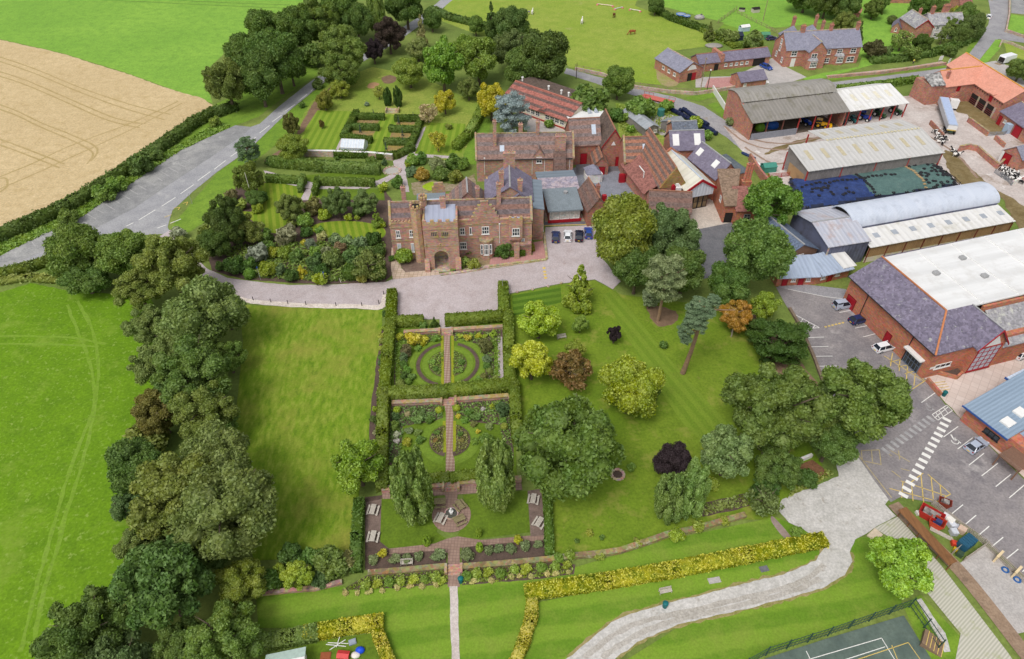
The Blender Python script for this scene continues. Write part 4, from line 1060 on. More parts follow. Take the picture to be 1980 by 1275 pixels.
 h.part('porch_pier',pm,BRICK)
 bv=-1.3;b0=h.front(*q(1165,700),bv+.3)[0];b1=h.front(*q(1310,700),bv+.3)[0];bw=b1-b0
 bm=MB();bm.prism([(b0,-.003),(b0,bv+.6),(b0+.7,bv),(b1-.7,bv),(b1,bv+.6),(b1,-.003)],'z',-.1,4.6)
 bo=h.part('bay',bm,BRICK);bc=MB();bc.prism([(b0-.15,-.003),(b0-.15,bv+.5),(b0+.65,bv-.15),(b1-.65,bv-.15),(b1+.15,bv+.5),(b1+.15,-.003)],'z',4.601,4.95);bc.build('bay_roof',COPING,bo)
 h.win(b0+.78,b1-.78,1.5,4.2,'front',bv,3,2)
 for(x0,x1)in((b0+.06,b0+.62),(b1-.62,b1-.06)):h.win(x0,x1,1.6,4.1,'front',bv+.12,1,2,sill=False)
 h.chimney(h.front(*q(725,300),1.0)[0],1.6,10.6,14.0,1.1,.8,3,parent=roof)
 h.chimney(h.front(*q(1388,200),3.0)[0],2.6,10.8,16.4,.9,.8,2,parent=roof)
 for(x,y0,y1,v)in((897,480,700,0),(1396,455,680,0)):
  a,b=q(x,y0),q(x,y1);h.pipe(a[0],a[1],b[1],v)
 return h
MAN=manor()
def manor_back_roofs():
 h=House('manor_rear_block','low roofs and small gables squeezed behind the front range of the manor','house wing',(806,404),(938,398),8.2,6.0)
 h.walls(BRICK,8.0,None);h.slab('flat_roof',[(-.1,-.1,8.1),(h.L*.42,-.1,8.1),(h.L*.42,6.1,8.3),(-.1,6.1,8.3)],FELT)
 h.slab('rooflight',[(1.2,1.5,8.35),(5.0,1.5,8.35),(5.0,3.4,8.45),(1.2,3.4,8.45)],SKYL,.15)
 h.walls(BRICK,8.2,11.6,h.L*.5,h.L*1.0,0,6,along='v',name='gable_wall');r=h.gable(TREAR,8.2,11.6,h.L*.5,h.L*1.0,0,6,along='v',ridge=GREYP)
 b=h.pt(778,372,8)
 h.chimney(h.front(779,365,1.5)[0],1.5,7,12.8,.9,.7,2)
 wl=MB();wl.box(h.L*.22,h.L*.42,8,8.6,0,8.6);wl.box(h.L*.25,h.L*.39,8,8.6,8.6,9.6);h.part('moss_gable',wl,BRICKL)
manor_back_roofs()
def slate_range():
 p=P(1046,392,8.6)
 h=House('slate_roofed_wing','manor wing with purple slate roof and grey lead edge running back from the front range','house wing',(942,389),(1048,388),8.6,22.0)
 bk=h.pt(987,318,12.0).y;h.D=bk;L=h.L
 h.walls(BRICK,8.6,12.0,0,L*.83,0,h.D,along='v')
 r=h.gable(SLATE,8.6,12.0,0,L*.83,0,h.D,along='v',over=.2,ridge=GREYP)
 h.walls(BRICK,7.9,None,L*.83+.01,L+.3,-2.5,h.D,name='edge_wall')
 h.slab('lead_edge_roof',[(L*.83,-2.4,8.2),(L+.4,-2.6,7.95),(L+.4,h.D,7.95),(L*.83,h.D,8.3)],LEADG)
 u0=L*.83/2
 for v,w in((h.D*.42,7.0),):
  k=MB();k.prism([(v-w/2,9.0),(v,11.6),(v+w/2,9.0)],'u',-.6,u0-.6);h.part('valley_roof',k,SLATE)
 h.chimney(u0-1.8,h.D*.20,9.6,14.6,1.0,1.0,2,parent=r);h.chimney(u0+2.2,h.D*.1,9.0,13.2,1.0,.8,1,parent=r)
 h.chimney(u0,h.D-.4,10.5,15.2,2.6,1.0,4,parent=r);h.chimney(-2.0,-1.0,8.6,12.6,.8,.8,2,parent=r)
 sm=MB();sm.prism([(u0-.3,8.7),(u0+2.0,10.6),(u0+4.2,8.7)],'v',-.8,3.0);h.part('front_gable',sm,BRICK)
 h.slab('gable_slope',[(u0-.6,-.9,8.6),(u0+2.0,-.9,10.75),(u0+2.0,3,10.75),(u0-.6,3,8.6)],SLATE);h.slab('gable_slope',[(u0+2.0,-.9,10.75),(u0+4.5,-.9,8.6),(u0+4.5,3,8.6),(u0+2.0,3,10.75)],SLATE)
 cp=MB();cp.box(-.35,.05,-.2,h.D,8.2,8.95);h.part('coping',cp,COPING)
 z=3.0;h.win(*[h.D*.0-1.9,h.D*.0-.6],2.0,3.6,'right',L+.3,1,2)
slate_range()
def rear_range():
 h=House('rear_range','long rear range of the manor with banded brown roof, gablet and three chimneys','house wing',(921,306.7),(1109,303),6.4,8.6)
 L,ze,zr=h.L,6.4,10.6
 h.walls(BRICK,ze,zr);r=h.gable(TREAR,ze,zr,.3,L-.3,end=0,ridge=COPING)
 cp=MB()
 for u in(-.25,L-.15):cp.prism([(-.4,ze),(h.D/2,zr+.6),(h.D+.4,ze),(h.D+.4,ze-.4),(h.D/2,zr),(-.4,ze-.4)],'u',u,u+.4)
 h.part('coping',cp,COPING)
 q=lambda x,y:(720+x/3.75,220+y/3.75)
 h.chimney(h.front(*q(888,200),2.2)[0],2.2,8,15.0,.8,.8,2,parent=r);h.chimney(h.front(*q(1075,110),6.0)[0],6.2,8,12.2,1.0,.8,2,parent=r);h.chimney(h.front(*q(1198,150),4.2)[0],4.2,9.5,13.8,.8,.8,2,parent=r)
 g0=h.front(*q(1172,300))[0];g1=h.front(*q(1248,300))[0]
 h.walls(BRICK,6.9,8.7,g0,g1,-.12,3.2,along='v',name='gablet');h.gable(TREAR,6.9,8.7,g0,g1,-.12,3.4,along='v',over=.15,end=.12,name='gablet_roof')
 m=(g0+g1)/2;h.win(m-.7,m+.7,4.9,6.5,'front',-.12,2,2);h.win(m-.6,m+.6,1.4,2.9,'front',0,2,2)
 c0=h.front(*q(1325,300))[0];c1=h.front(*q(1400,300))[0]
 h.chimney((c0+c1)/2,1.0,5.0,11.6,c1-c0,1.3,5,parent=r)
 k=MB();k.prism([(-2.6,2.6),(-.02,2.6),(-.02,8.0)],'u',c0-.4,c1+.1);h.part('tiled_slope',k,TDARK)
 k=MB();k.box(h.front(*q(1255,400))[0],L-.5,-2.8,-.01,-.1,2.6);h.part('lean_to_wall',k,PINKR)
 for x in(812,1160,1250,1432):
  a=q(x,325);b=q(x,440);h.pipe(a[0],a[1],b[1])
 h.gutter(.3,L-.3,-.38,6.1)
 h.slab('rooflight',[(h.front(*q(925,280))[0],1.0,7.62),(h.front(*q(958,280))[0],1.0,7.62),(h.front(*q(958,280))[0],2.1,8.7),(h.front(*q(925,280))[0],2.1,8.7)],SKYL,.2,r)
rear_range()
def flat_block():
 h=House('school_extension','single storey extension with grey felt roof and three painted panels under the eaves','extension',(1062,404),(1123,400),3.9,7.5)
 L=h.L
 h.walls(BRICKR,3.5,None);r=h.slab('roof',[(-.4,-.9,3.75),(L+.4,-.9,3.75),(L+.4,7.6,4.6),(-.4,7.6,4.6)],FELT,.3)
 m=MB();m.cyl((L*.65,5.5,4.2),(L*.65,5.5,4.85),.5,.5,10);m.build('roof_vent',GREYP,r)
 rp=MB();rp.box(-.2,L+.2,-.32,-.02,.2,.9);h.part('red_base_panel',rp,REDP)
 pan=[mottled('painted_panel',[G(226,222,216),G(150,170,170),G(216,200,190)],1.0,1.6,2.2,.6,spots=[(G(120,90,80),1.8,.6,.68),(G(90,140,160),2.3,.62,.7)])]
 for i in range(3):
  a=.1+i*(L-.2)/3;w=h.win(a+.05,a+(L-.2)/3-.05,.95,3.0,'front',-.05,1,1,pane=pan[0],fw=.12,sill=False)
 k=House('patched_roof_block','low block with pink and lilac patched roof behind the felt roofed extension','extension',(1046,368),(1118,364),4.4,8.0)
 k.walls(BRICKR,4.2,None);pr=tiles('patched_roof',G(138,138,156),G(164,150,156),0,lichen=G(182,168,170),lo=.5,hi=.6)
 k.slab('roof',[(-.3,-.3,4.4),(k.L+.3,-.3,4.4),(k.L+.3,4.2,5.2),(-.3,4.2,5.2)],pr,.2);k.slab('back_roof',[(-.3,4.3,5.0),(k.L+.3,4.3,5.0),(k.L+.3,8.3,4.6),(-.3,8.3,4.6)],LEADG,.2)
 k.win(1.0,2.4,4.45,4.55,'front',1.0,1,1,pane=GLW)if False else None
flat_block()
def pool_steps():
 m=MB();a,b=P(1054,434),P(1136,432)
 h=House('garden_steps','wide stone steps with yellow edge in front of the felt roofed extension','steps',(1054,430),(1136,428),0,3)
 for i in range(5):m.box(0,h.L,.45*i,4.2,.12*i,.12*(i+1)-.001)
 h.part('treads',m,STONEB);k=MB();k.box(h.L*.75,h.L,-.03,.06,0,.125);h.part('yellow_nosing',k,M_YELL)
pool_steps()
def chapel():
 h=House('school_hall','brick school hall with banded roof and gable trimmed in red beside the rear range','school building',(1104,281),(1162,278),5.6,9.0)
 L=h.L;q=lambda x,y:(900+x/3.3,120+y/3.3)
 h.walls(BRICKR,5.6,10.4,0,L);h.gable(TREAR,5.6,10.4,0,L,end=.2,ridge=CLAYP)
 g1=L+(P(1203,262,6).x-P(1162,262,6).x)
 h.walls(BRICKR,5.8,10.2,L+.02,g1,-2.0,9,along='v',name='gable_wall');r=h.gable(TDKGREY,5.8,10.2,L+.02,g1,-2.0,9.5,along='v',ridge=CLAYP)
 t=MB();mid=(L+g1)/2
 t.prism([(L-.3,5.75),(mid,10.35),(g1+.35,5.75),(g1+.35,5.4),(mid,10.0),(L-.3,5.4)],'v',-2.32,-2.252);h.part('red_bargeboard',t,REDP)
 w=MB();w.prism([(mid-.6,6.0),(mid,7.1),(mid+.6,6.0)],'v',-2.06,-2.001);h.part('triangular_window',w,WHITEP)
 h.door(g1-1.7,g1-.7,2.6,REDP,'front',-2.0);h.door(L*.35,L*.35+1.6,3.0,REDP,'front',0.0)
 h.slab('rooflight',[(L*.72,1.6,7.55),(L*.72+1.1,1.6,7.55),(L*.72+1.1,3.3,9.35),(L*.72,3.3,9.35)],SKYL,.2)
 k=House('tiled_outhouse','narrow brick outhouse with banded tiled roof and red door between the school halls','outbuilding',(1149,318.5),(1177,317.5),3.0,13.0)
 k.D=k.pt(1158,271,4.8).y;k.walls(BRICKR,3.0,4.9,along='v');k.gable(TORNG,3.0,4.9,along='v',over=.25,ridge=CLAYP);k.door(k.L*.35,k.L*.75,2.2,REDP)
 st=House('courtyard_stairs','white edged outdoor stairs going down into the school courtyard','steps',(1112,318),(1126,318),0,3);m=MB()
 for i in range(6):m.box(0,st.L,.4*i,4,.16*i,.16*(i+1)-.001)
 st.part('treads',m,WHITEW)
 y=House('slate_hut','little hut with pyramid slate roof and white wall in the middle courtyard','outbuilding',(1136,338),(1162,336),2.6,3.5)
 y.walls(WHITEW,2.6);y.slab('roof_slope',[(-.2,-.2,2.6),(y.L+.2,-.2,2.6),(y.L/2,1.8,4.4)],SLATEG);y.slab('roof_slope',[(y.L+.2,-.2,2.6),(y.L+.2,3.7,2.6),(y.L/2,1.8,4.4)],SLATEG);y.slab('roof_slope',[(y.L+.2,3.7,2.6),(-.2,3.7,2.6),(y.L/2,1.8,4.4)],SLATEG);y.slab('roof_slope',[(-.2,3.7,2.6),(-.2,-.2,2.6),(y.L/2,1.8,4.4)],SLATEG)
 w=House('courtyard_wall','cream white wall slab between the two playgrounds','wall',(1134,358),(1164,352),0,.6);m=MB();m.box(0,w.L,0,1.2,-.1,2.4);w.part('wall',m,WHITEW)
 g=House('tiled_lodge','small brick lodge with banded steep roof half behind the sycamore','outbuilding',(1138,408),(1176,404),4.2,9.0)
 g.walls(BRICKR,4.2,7.2,along='v');r=g.gable(TDARK,4.2,7.2,along='v',ridge=CLAYP);g.chimney(g.L*.6,3.0,5.8,8.8,.7,.7,1,parent=r,mat=BRICKR);g.win(1.0,2.2,1.4,2.8)
 rb=MB();rb.box(g.L*.75,g.L*.95,1.0,1.8,5.4,7.0);g.part('red_vent_box',rb,REDP)
chapel()
def classroom():
 h=House('classroom_block','long cream rendered classroom block with red and grey striped roof and a row of windows','school building',(1020,205),(1098,233),3.4,13)
 u0=h.pt(972,188,3.4).x;L=h.L;D=12.0;ze,zr=3.4,6.2
 k=MB();k.prism([(0,-.1),(14,-.1),(14,zr-1.2),(6,zr-.1),(0,ze)],'u',u0,L);h.part('wall',k,RENDER)
 r=h.slab('roof',[(u0-.3,-.6,ze-.1),(L+.2,-.6,ze-.1),(L+.2,6.0,zr+.12),(u0-.3,6.0,zr+.12)],TRED,.16)
 h.slab('back_slope',[(u0-.3,6.02,zr+.1),(L+.2,6.02,zr+.1),(L+.2,14.5,zr-1.0),(u0-.3,14.5,zr-1.0)],TDKGREY,.14)
 k=MB();k.box(u0-.3,L+.2,5.75,6.25,zr+.13,zr+.25);k.build('ridge_tiles',flat('red_ridge',G(178,112,96),.8),r)
 for i in range(9):
  a=L-1.2-i*1.75
  if i%5==4:continue
  h.win(a-1.5,a,1.5,2.9,'front',0,2,2,sill=False)
 rb=MB();rb.box(u0,L,-.12,-.002,.5,.9);h.part('red_band',rb,REDS)
 g=MB();g.prism([(L*.28,ze),(L*.28+1.6,ze+1.1),(L*.28+3.2,ze)],'v',-.7,2.0);h.part('porch_gable',g,TRED)
 for u in(L*.1,L*.42,u0+1.0,L*.6):
  m=MB();m.cyl((u,D*.65,zr-.6),(u,D*.65,zr+.9),.25,.25,8);m.cyl((u,D*.65,zr+.9),(u,D*.65,zr+1.1),.4,.3,8);h.part('roof_cowl',m,WHITEP,r)
 f=House('white_flat_roof_block','link block with white flat roof and roof lanterns beside the classroom','school building',(1102,233),(1176,226),3.8,8.0)
 f.walls(RENDER,3.7);f.slab('roof',[(-.3,-.3,3.95),(f.L+.3,-.3,3.95),(f.L-1.0,8.3,4.05),(-.3,8.3,4.05)],MEMBR,.2)
 for u in(f.L*.55,f.L*.72):m=MB();m.prism([(u,4.06),(u+1.2,4.06),(u+.6,4.9)],'v',2.5,7.0);f.part('roof_lantern',m,GLW)
 v=MB();v.box(f.L*.2,f.L*.2+.7,5,5.7,4.0,4.5);f.part('roof_vent',v,GREYP)
classroom()
def east_block():
 q=lambda x,y:(1180+x/5.1,180+y/5.1)
 h=House('red_shop_front_wing','brick wing with orange banded roof and a dark red glazed front','school building',q(140,675),q(345,670),5.0,8.6)
 L=h.L;h.walls(BRICKF,5.0,9.2,0,L+3);h.gable(TORNG,5.0,9.2,.3,L+3,end=0,ridge=CLAYP)
 cp=MB();cp.prism([(-.4,5.0),(4.3,9.9),(9.0,5.0),(9.0,4.5),(4.3,9.2),(-.4,4.5)],'u',-.2,.3);h.part('coping',cp,COPING)
 rg=MB();rg.box(.5,L-.5,-1.6,-.01,-.1,3.2);h.part('red_glazed_front',rg,REDP)
 for i in range(4):a=.7+i*(L-1.4)/4;h.win(a+.05,a+(L-1.4)/4-.05,.4,2.7,'front',-1.6,2,3,fr=REDP,sill=False)
 h.slab('mossy_canopy',[(.3,-1.9,3.35),(L-.3,-1.9,3.35),(L-.3,-.02,4.4),(.3,-.02,4.4)],mottled('mossy_felt',[G(128,118,84),G(140,128,92),G(112,104,76)],.4,1,3),.12)
 kb=MB();kb.box(-1.2,.3,-1.8,-.9,-.1,2.2);h.part('red_noticeboard',kb,REDP)
 h.slab('rooflight',[(L*.9,2.0,7.2),(L*.9+.9,2.0,7.2),(L*.9+.9,2.9,8.1),(L*.9,2.9,8.1)],SKYL,.25)
 A,B=q(505,935),q(745,915)
 k=House('diagonal_banded_range','long steep range with chevron banded orange tiles and a mossy gable end','school building',A,B,6.0,24)
 k.D=k.pt(*q(455,340),10.8).y;L=k.L;
 k.walls(BRICKF,6.0,10.6,0,L,0,k.D,along='v');r=k.gable(TORNG,6.0,10.6,0,L,.4,k.D,along='v',over=.4,ridge=CLAYP)
 w=MB();w.prism([(-.4,5.9),(L/2,10.95),(L+.4,5.9)],'v',-.1,.38);k.part('mossy_gable',w,masonry('mossy_gable_stone',G(150,118,78),G(164,134,92),G(132,106,66),G(140,122,60),lich=(.5,.62)))
 c=MB();c.box(L*.42,L*.72,-1.6,-.11,4.0,6.6);c.box(L*.5,L*.62,-1.2,-.8,6.6,7.3);k.part('white_plant_box',c,WHITEP)
 rd=MB();rd.prism([(L*.3,4.5),(L*.45,4.5),(L*.45,7.2),(L*.38,7.6),(L*.3,7.2)],'v',-1.9,-1.3);k.part('red_dormer',rd,REDP)
 e=House('rose_tiled_lean_to','curved lean to with plain rose red tiles against the diagonal range','school building',q(355,985),q(495,965),3.8,15)
 e.walls(BRICKF,3.6,None,0,e.L,0,14.5);e.slab('roof',[(-.8,-.3,3.7),(e.L,-.3,6.2),(e.L,14.5,6.2),(-.8,14.5,3.7)],TROSE,.2)
 pp=MB();pp.tube([(e.L*.35,5,4.6),(e.L*.35,5,6.4),(e.L*.35,8,6.4)],.13,6);e.part('vent_pipe',pp,WHITEP)
 f=House('low_banded_range','low front range with weathered banded roof beneath the mossy gable','school building',q(385,1165),q(795,1185),4.0,8.0)
 f.walls(BRICKF,4.0,6.9);r=f.gable(TDARK,4.0,6.9,ridge=CLAYP);f.door(f.L*.78,f.L*.9,2.4,REDP);f.win(f.L*.93,f.L*.98,.8,2.2,fr=REDP)
 s=House('slate_back_block','slate roofed block with white rooflights behind the glazed hall','school building',q(600,560),q(930,550),6.2,7.0)
 s.walls(BRICKF,6.2,9.4);r=s.gable(SLATE,6.2,9.4,ridge=GREYP)
 for u in(s.L*.16,s.L*.8):s.slab('rooflight',[(u-.8,.6,7.0),(u+.8,.6,7.0),(u+.8,2.8,9.0),(u-.8,2.8,9.0)],WHITEP,.3,r)
 A,B=q(748,965),q(1025,915)
 g=House('glazed_hall','hall with pale translucent sheet roof, red fascia and glass doors','school building',A,B,6.0,18)
 g.D=g.pt(*q(780,545),8.2).y;L=g.L
 g.walls(BRICKF,5.8,7.9,.4,L-.4,.8,g.D,along='v');PR=sheeting('translucent_roof',G(212,208,192),G(222,219,206),1,1.9,G(190,186,160),.5,.75,.5)
 r=g.gable(PR,6.0,8.2,0,L,0,g.D,along='v',over=.3,ridge=SKYL)
 t=MB();t.prism([(-.5,5.9),(L/2,8.5),(L+.5,5.9),(L+.5,5.3),(L/2,7.85),(-.5,5.3)],'v',-.5,-.26);g.part('red_fascia',t,REDP)
 t=MB();t.prism([(.1,4.0),(L-.1,4.0),(L-.1,5.5),(L/2,7.8),(.1,5.5)],'v',-.22,.1);g.part('striped_gable_cladding',t,sheeting('striped_cladding',G(200,206,216),G(214,218,226),0,.8,G(120,126,140),.7,.9,.5))
 for i in range(5):
  a=.5+i*(L-1)/5;g.win(a,a+(L-1)/5-.05,.1,3.7,'front',.8,1,2,fr=BLACKP,sill=False,pane=mottled('lit_hall_inside',[G(150,130,96),G(120,104,84),G(80,70,62)],.5,1,2,.3))
 bx=MB();bx.prism([(-.4,6.1),(L/2,9.0),(L+.4,6.1)],'v',g.D+.3,g.D+.7);g.part('brick_back_gable',bx,BRICKO)
 A,B=q(1045,850),q(1262,800)
 w=House('slate_wing','slate roofed wing with two skylights and a small brick gable above the cottage','school building',A,B,5.8,18)
 w.D=w.pt(*q(1040,455),9.4).y;L=w.L
 w.walls(BRICKO,5.8,9.2,0,L,0,w.D,along='v');r=w.gable(SLATE,5.8,9.2,0,L,0,w.D,along='v',ridge=GREYP);w.win(L/2-.7,L/2+.7,5.9,7.0,nx=2,nz=1)
 sl=3.4/(L/2)
 for v in(2.5,9.0):w.slab('skylight',[(1.0,v,5.8+1.0*sl+.3),(2.2,v,5.8+2.2*sl+.3),(2.2,v+1.6,5.8+2.2*sl+.3),(1.0,v+1.6,5.8+1.0*sl+.3)],WHITEP,.15,r)
 w.walls(BRICKO,5.0,None,L+.05,L+4.2,1.0,w.D-1,name='flat_block');w.slab('dark_flat_roof',[(L+.05,.9,5.15),(L+4.3,.9,5.15),(L+4.3,w.D-.9,5.15),(L+.05,w.D-.9,5.15)],mottled('dark_flat_felt',[G(90,98,106),G(104,112,118),G(78,84,90)],.3,1,3),.14)
 c=House('brick_cottage','orange brick cottage with brown roof, tall clustered chimney and red tiled front wing','cottage',q(1140,1110),q(1240,1110),4.6,11)
 L=c.L;c.walls(BRICKO,4.6,None,0,L+2.5,0,10);r=c.slab('roof',[(-.4,-.4,4.75),(L,-.4,4.75),(L+2.8,10.3,8.2),(-.4,10.3,8.2)],TPLAIN,.2)
 sw=MB();sw.prism([(0,4.6),(10,4.6),(10,7.9)],'u',0.0,.3);c.part('gable_wall',sw,BRICKO)
 c.walls(BRICKO,4.0,None,L+.02,L+5.4,-1.2,5,name='front_wing');c.slab('wing_roof',[(L-.3,-1.6,4.05),(L+5.8,-1.6,4.05),(L+5.2,5.2,6.6),(L-.1,5.2,6.6)],TROSE,.2)
 c.win(L+1.9,L+3.4,1.6,3.1,'front',-1.2,2,2,fr=GREYP);c.door(.4,L-.3,2.6,DARK)
 k=MB();u,v=L+3.5,6.6
 for dx in(-.55,0,.55):k.cyl((u+dx,v,5.5),(u+dx,v,11.2),.33,.33,8);k.cyl((u+dx,v,11.2),(u+dx,v,11.5),.42,.42,8)
 k.box(u-1.1,u+1.1,v-.7,v+.7,4.0,7.2);k.build('chimney',BRICKO,r)
 c.wside(*q(1090,1040),1.2,1.3,0,'left',nx=2,nz=2)
 a=House('corrugated_long_shed','long low shed with grey corrugated roof and timber wall on the rough ground','shed',(1249,250.5),(1266,246),2.4,16)
 a.D=a.pt(1206,222,2.4).y;L=a.L
 b=P(1206,214,3.0)-P(1252,249,3.0)
 a.root.rotation_euler=(0,0,math.atan2(b.y,b.x)-math.pi/2);a.D=b.length;L=4.2
 a.L=L;a.walls(WOODG,2.4,3.3,0,L,0,a.D,along='v');a.gable(sheeting('grey_corrugated',G(150,156,162),G(168,172,176),1,1.0,G(120,122,122),.5,.7,.6),2.4,3.3,0,L,0,a.D,along='v',over=.2)
 a.win(.8,2.0,.9,1.8);a.win(2.6,3.6,.9,1.8)
 b=House('grey_felt_shed','tumbledown grey roofed shed behind the slate back block','shed',q(620,335),q(745,290),2.6,4.5);b.walls(WOODG,2.5,3.4);b.gable(sheeting('faded_grey_sheet',G(130,136,142),G(144,150,154),0,.9),2.5,3.4)
 b2=House('dark_slate_shed','dark slate roofed shed with white ridge line behind the slate back block','shed',q(630,430),q(865,420),4.6,7.0);b2.walls(BRICKF,4.6,7.0);b2.gable(tiles('dark_blue_slate',G(98,104,116),G(110,116,126)),4.6,7.0,ridge=GREYP)
 st=MB();b3=House('stone_ruin_wall','pale lichened stone wall stub behind the diagonal range','wall',q(540,420),q(600,430),0,1);m=MB();m.box(0,b3.L,0,1.0,-.1,3.0);m.box(0,b3.L*.5,0,1.0,3.0,4.2);b3.part('wall',m,STONEB)
east_block()
# -------------- the farm
def farm():
 q=lambda x,y:(1380+x/3.3,140+y/3.3)
 ze=5.2
 h=House('open_barn','big open fronted brick barn with curved grey weathered roof sheltering farm machines','barn',q(250,322),q(860,247),ze,22)
 L=h.L
 pk=h.side(*q(185,195),0);bk=h.side(*q(95,108),0)
 vm,zm=pk;vb,zb=bk
 vb=min(max(vb,vm+6),26);
 pr=[(vm,zm),(vm+1.2,zm+.75),(vm+3.0,zm+1.35),(vm+5.0,zm+1.35),(vb-1.5,zb+.4),(vb,zb)]
 w=MB();w.prism([(.3,-.1),(vb-.2,-.1)]+[(p[0],p[1]-.25)for p in pr[::-1]]+[(.3,ze-.1)],'u',0,.45);h.part('gable_wall',w,BRICKF)
 w=MB();w.box(.46,L,vb-.6,vb-.2,-.1,zb-.2);h.part('back_wall',w,BRICKF)
 w=MB();w.box(L-.4,L,.5,vm,-.1,ze);h.part('end_wall',w,BRICKF)
 r1=MB();r1.prism([(-.4,ze-.1),(vm+.2,zm-.35),(vm+.2,zm-.2),(-.4,ze+.05)],'u',-.3,L+.3);r=h.part('lean_to_roof',r1,ASBESD)
 r2=MB();r2.prism([(p[0],p[1])for p in pr]+[(p[0],p[1]+.14)for p in pr[::-1]],'u',-.3,L+.1);h.part('curved_roof',r2,ASBES)
 for i in range(1,6):m=MB();m.box(L*i/6-.15,L*i/6+.15,.2,.5,-.1,ze-.05);h.part('post',m,REDS if i>2 else flat('rusty_post',G(110,70,60),.7))
 fl=MB();fl.box(.5,L-.5,.6,vb-.7,.03,.062);h.part('barn_floor',fl,mottled('barn_floor_dirt',[G(112,98,86),G(126,112,98),G(96,84,74)],.3,1,3))
 gt=MB();a=h.front(*q(248,380))[0];b=h.front(*q(540,340))[0];gt.box(.5,b,-.05,.1,.05,1.9);gp=h.part('sheeted_gate',gt,flat('galvanised_sheet',G(150,154,164),.5,.3))
 wd=MB()
 wd.prism([(3,-.09),(3.001,-.09),(3.001,7),(3,7)],'u',-.01,-.005)
 k=House('pale_tractor_shed','open tractor shed with pale sheet roof on red posts','barn',q(872,245),q(1242,192),4.6,12)
 L=k.L;
 k.gable(WSHEET,4.4,6.4,0,L,0,14,over=.3,rv=9.0)
 for i in range(6):m=MB();m.box(L*i/5-.12,L*i/5+.12,.1,.35,-.1,4.5);k.part('post',m,REDS)
 m=MB();m.box(0,L,13.6,14.0,-.1,4.3);k.part('back_wall',m,BRICKF)
 sl=2.0/9
 for i in range(4):u=L*(.2+.2*i);k.slab('rooflight',[(u,3.5,4.4+3.5*sl+.22),(u+1.2,3.5,4.4+3.5*sl+.22),(u+1.2,6.5,4.4+6.5*sl+.22),(u,6.5,4.4+6.5*sl+.22)],flat('aged_rooflight',G(216,210,190),.6),.06)
 c=House('cattle_shed','wide pale grey cattle shed with rooflights and timber boarded side','barn',q(607,625),q(1465,507),5.0,20)
 L=c.L;zr=6.9;vr=max(7.0,min(c.pt(*q(525,460),zr).y,16));vb=c.pt(*q(905,335),5.9).y
 off=c.hit(*q(720,432),'v',vr).x
 w=MB();w.prism([(0,1.4),(vr,1.4),(vr,zr-.1),(0,4.9)],'u',0.0,.25);c.part('end_boarding',w,WOODW if False else WOODG)
 w=MB();w.box(.26,L,.0,.2,2.0,4.9);c.part('side_boarding',w,WOODG)
 w=MB();w.box(.3,L,.25,.5,-.1,1.9);c.part('concrete_wall',w,RENDER)
 w=MB();w.box(-.02,.2,vr*.1,vr*.8,.2,3.2);c.part('timber_door',w,WOODW)
 w=MB();w.box(L-.3,L,.3,vb-1,-.1,4.8);c.part('end_wall',w,WOODG)
 for(u,v)in((0,.1),(L*.25,.1),(L*.5,.1),(L*.75,.1),(L,.1),(0,vr),(off+.2,vb-.4)):m=MB();m.box(u-.14,u+.14,v-.15,v+.15,-.1,5.0);c.part('post',m,REDS)
 sl=(zr-5.0)/vr
 r=c.slab('front_roof',[(-.3,-.4,5.0-.4*sl),(L+.3,-.4,5.0-.4*sl),(L+.3,vr,zr),(-.3,vr,zr)],GSHEET)
 r2=c.slab('back_roof',[(off,vr+.02,zr-.02),(L+.3,vr+.02,zr-.02),(L+.3,vb,5.9),(off,vb,5.9)],GSHEET)
 for i in range(8):u=L*(.06+.12*i);c.slab('rooflight',[(u,vr*.35,5.0+vr*.35*sl+.07),(u+1.1,vr*.35,5.0+vr*.35*sl+.07),(u+1.1,vr*.72,5.0+vr*.72*sl+.07),(u,vr*.72,5.0+vr*.72*sl+.07)],ROOFL,.06,r)
 for i in range(6):
  u=off+(L-off)*(.06+.16*i);s2=(zr-5.9)/(vb-vr);w=vb-vr
  c.slab('rooflight',[(u,vr+w*.4,zr-w*.4*s2+.05),(u+1.3,vr+w*.4,zr-w*.4*s2+.05),(u+1.3,vr+w*.7,zr-w*.7*s2+.05),(u,vr+w*.7,zr-w*.7*s2+.05)],ROOFL,.06,r2)
 rv=MB()
 for i in range(28):u=off+(L-off)*i/28;rv.box(u,u+.5,vr-.3,vr+.3,zr+.02,zr+.16)
 rv.build('ridge_vents',flat('ridge_yellowed',G(206,196,160),.7),r)
 s=House('steel_shed','steel clad shed with streaky silver roof and dark blue grey walls','barn',q(735,1116),q(995,1076),5.4,16)
 s.D=13.6;L=s.L
 s.walls(STEELW,5.4,7.0);s.gable(STEELR,5.4,7.0,over=.25,ridge=GREYP)
 m=MB();m.box(-.12,.25,-.12,-.002,-.1,5.3);s.part('pale_corner_post',m,STONEB)
 b=House('barrel_roofed_barn','long dutch barn with silvery blue barrel roof and white lean to roof','barn',q(1000,1112),q(1915,945),4.2,24)
 L=b.L;vl,zl=b.hit(*q(960,1005),'u',0).y,0
 v1=5.2;z1=5.1;v2=v1+.1;rad=3.9;z2=5.5
 b.slab('lean_to_roof',[(-.2,-.4,4.2),(L+.2,-.4,4.2),(L+.2,v1,z1),(-.2,v1,z1)],WSHEET)
 for i in range(8):u=L*(.07+.125*i);sl=(z1-4.2)/v1;b.slab('rooflight',[(u,2.0,4.2+2.3*sl+.06),(u+1.3,2.0,4.2+2.3*sl+.06),(u+1.3,3.3,4.2+3.6*sl+.06),(u,3.3,4.2+3.6*sl+.06)],flat('grey_rooflight',G(162,168,176),.4),.06)
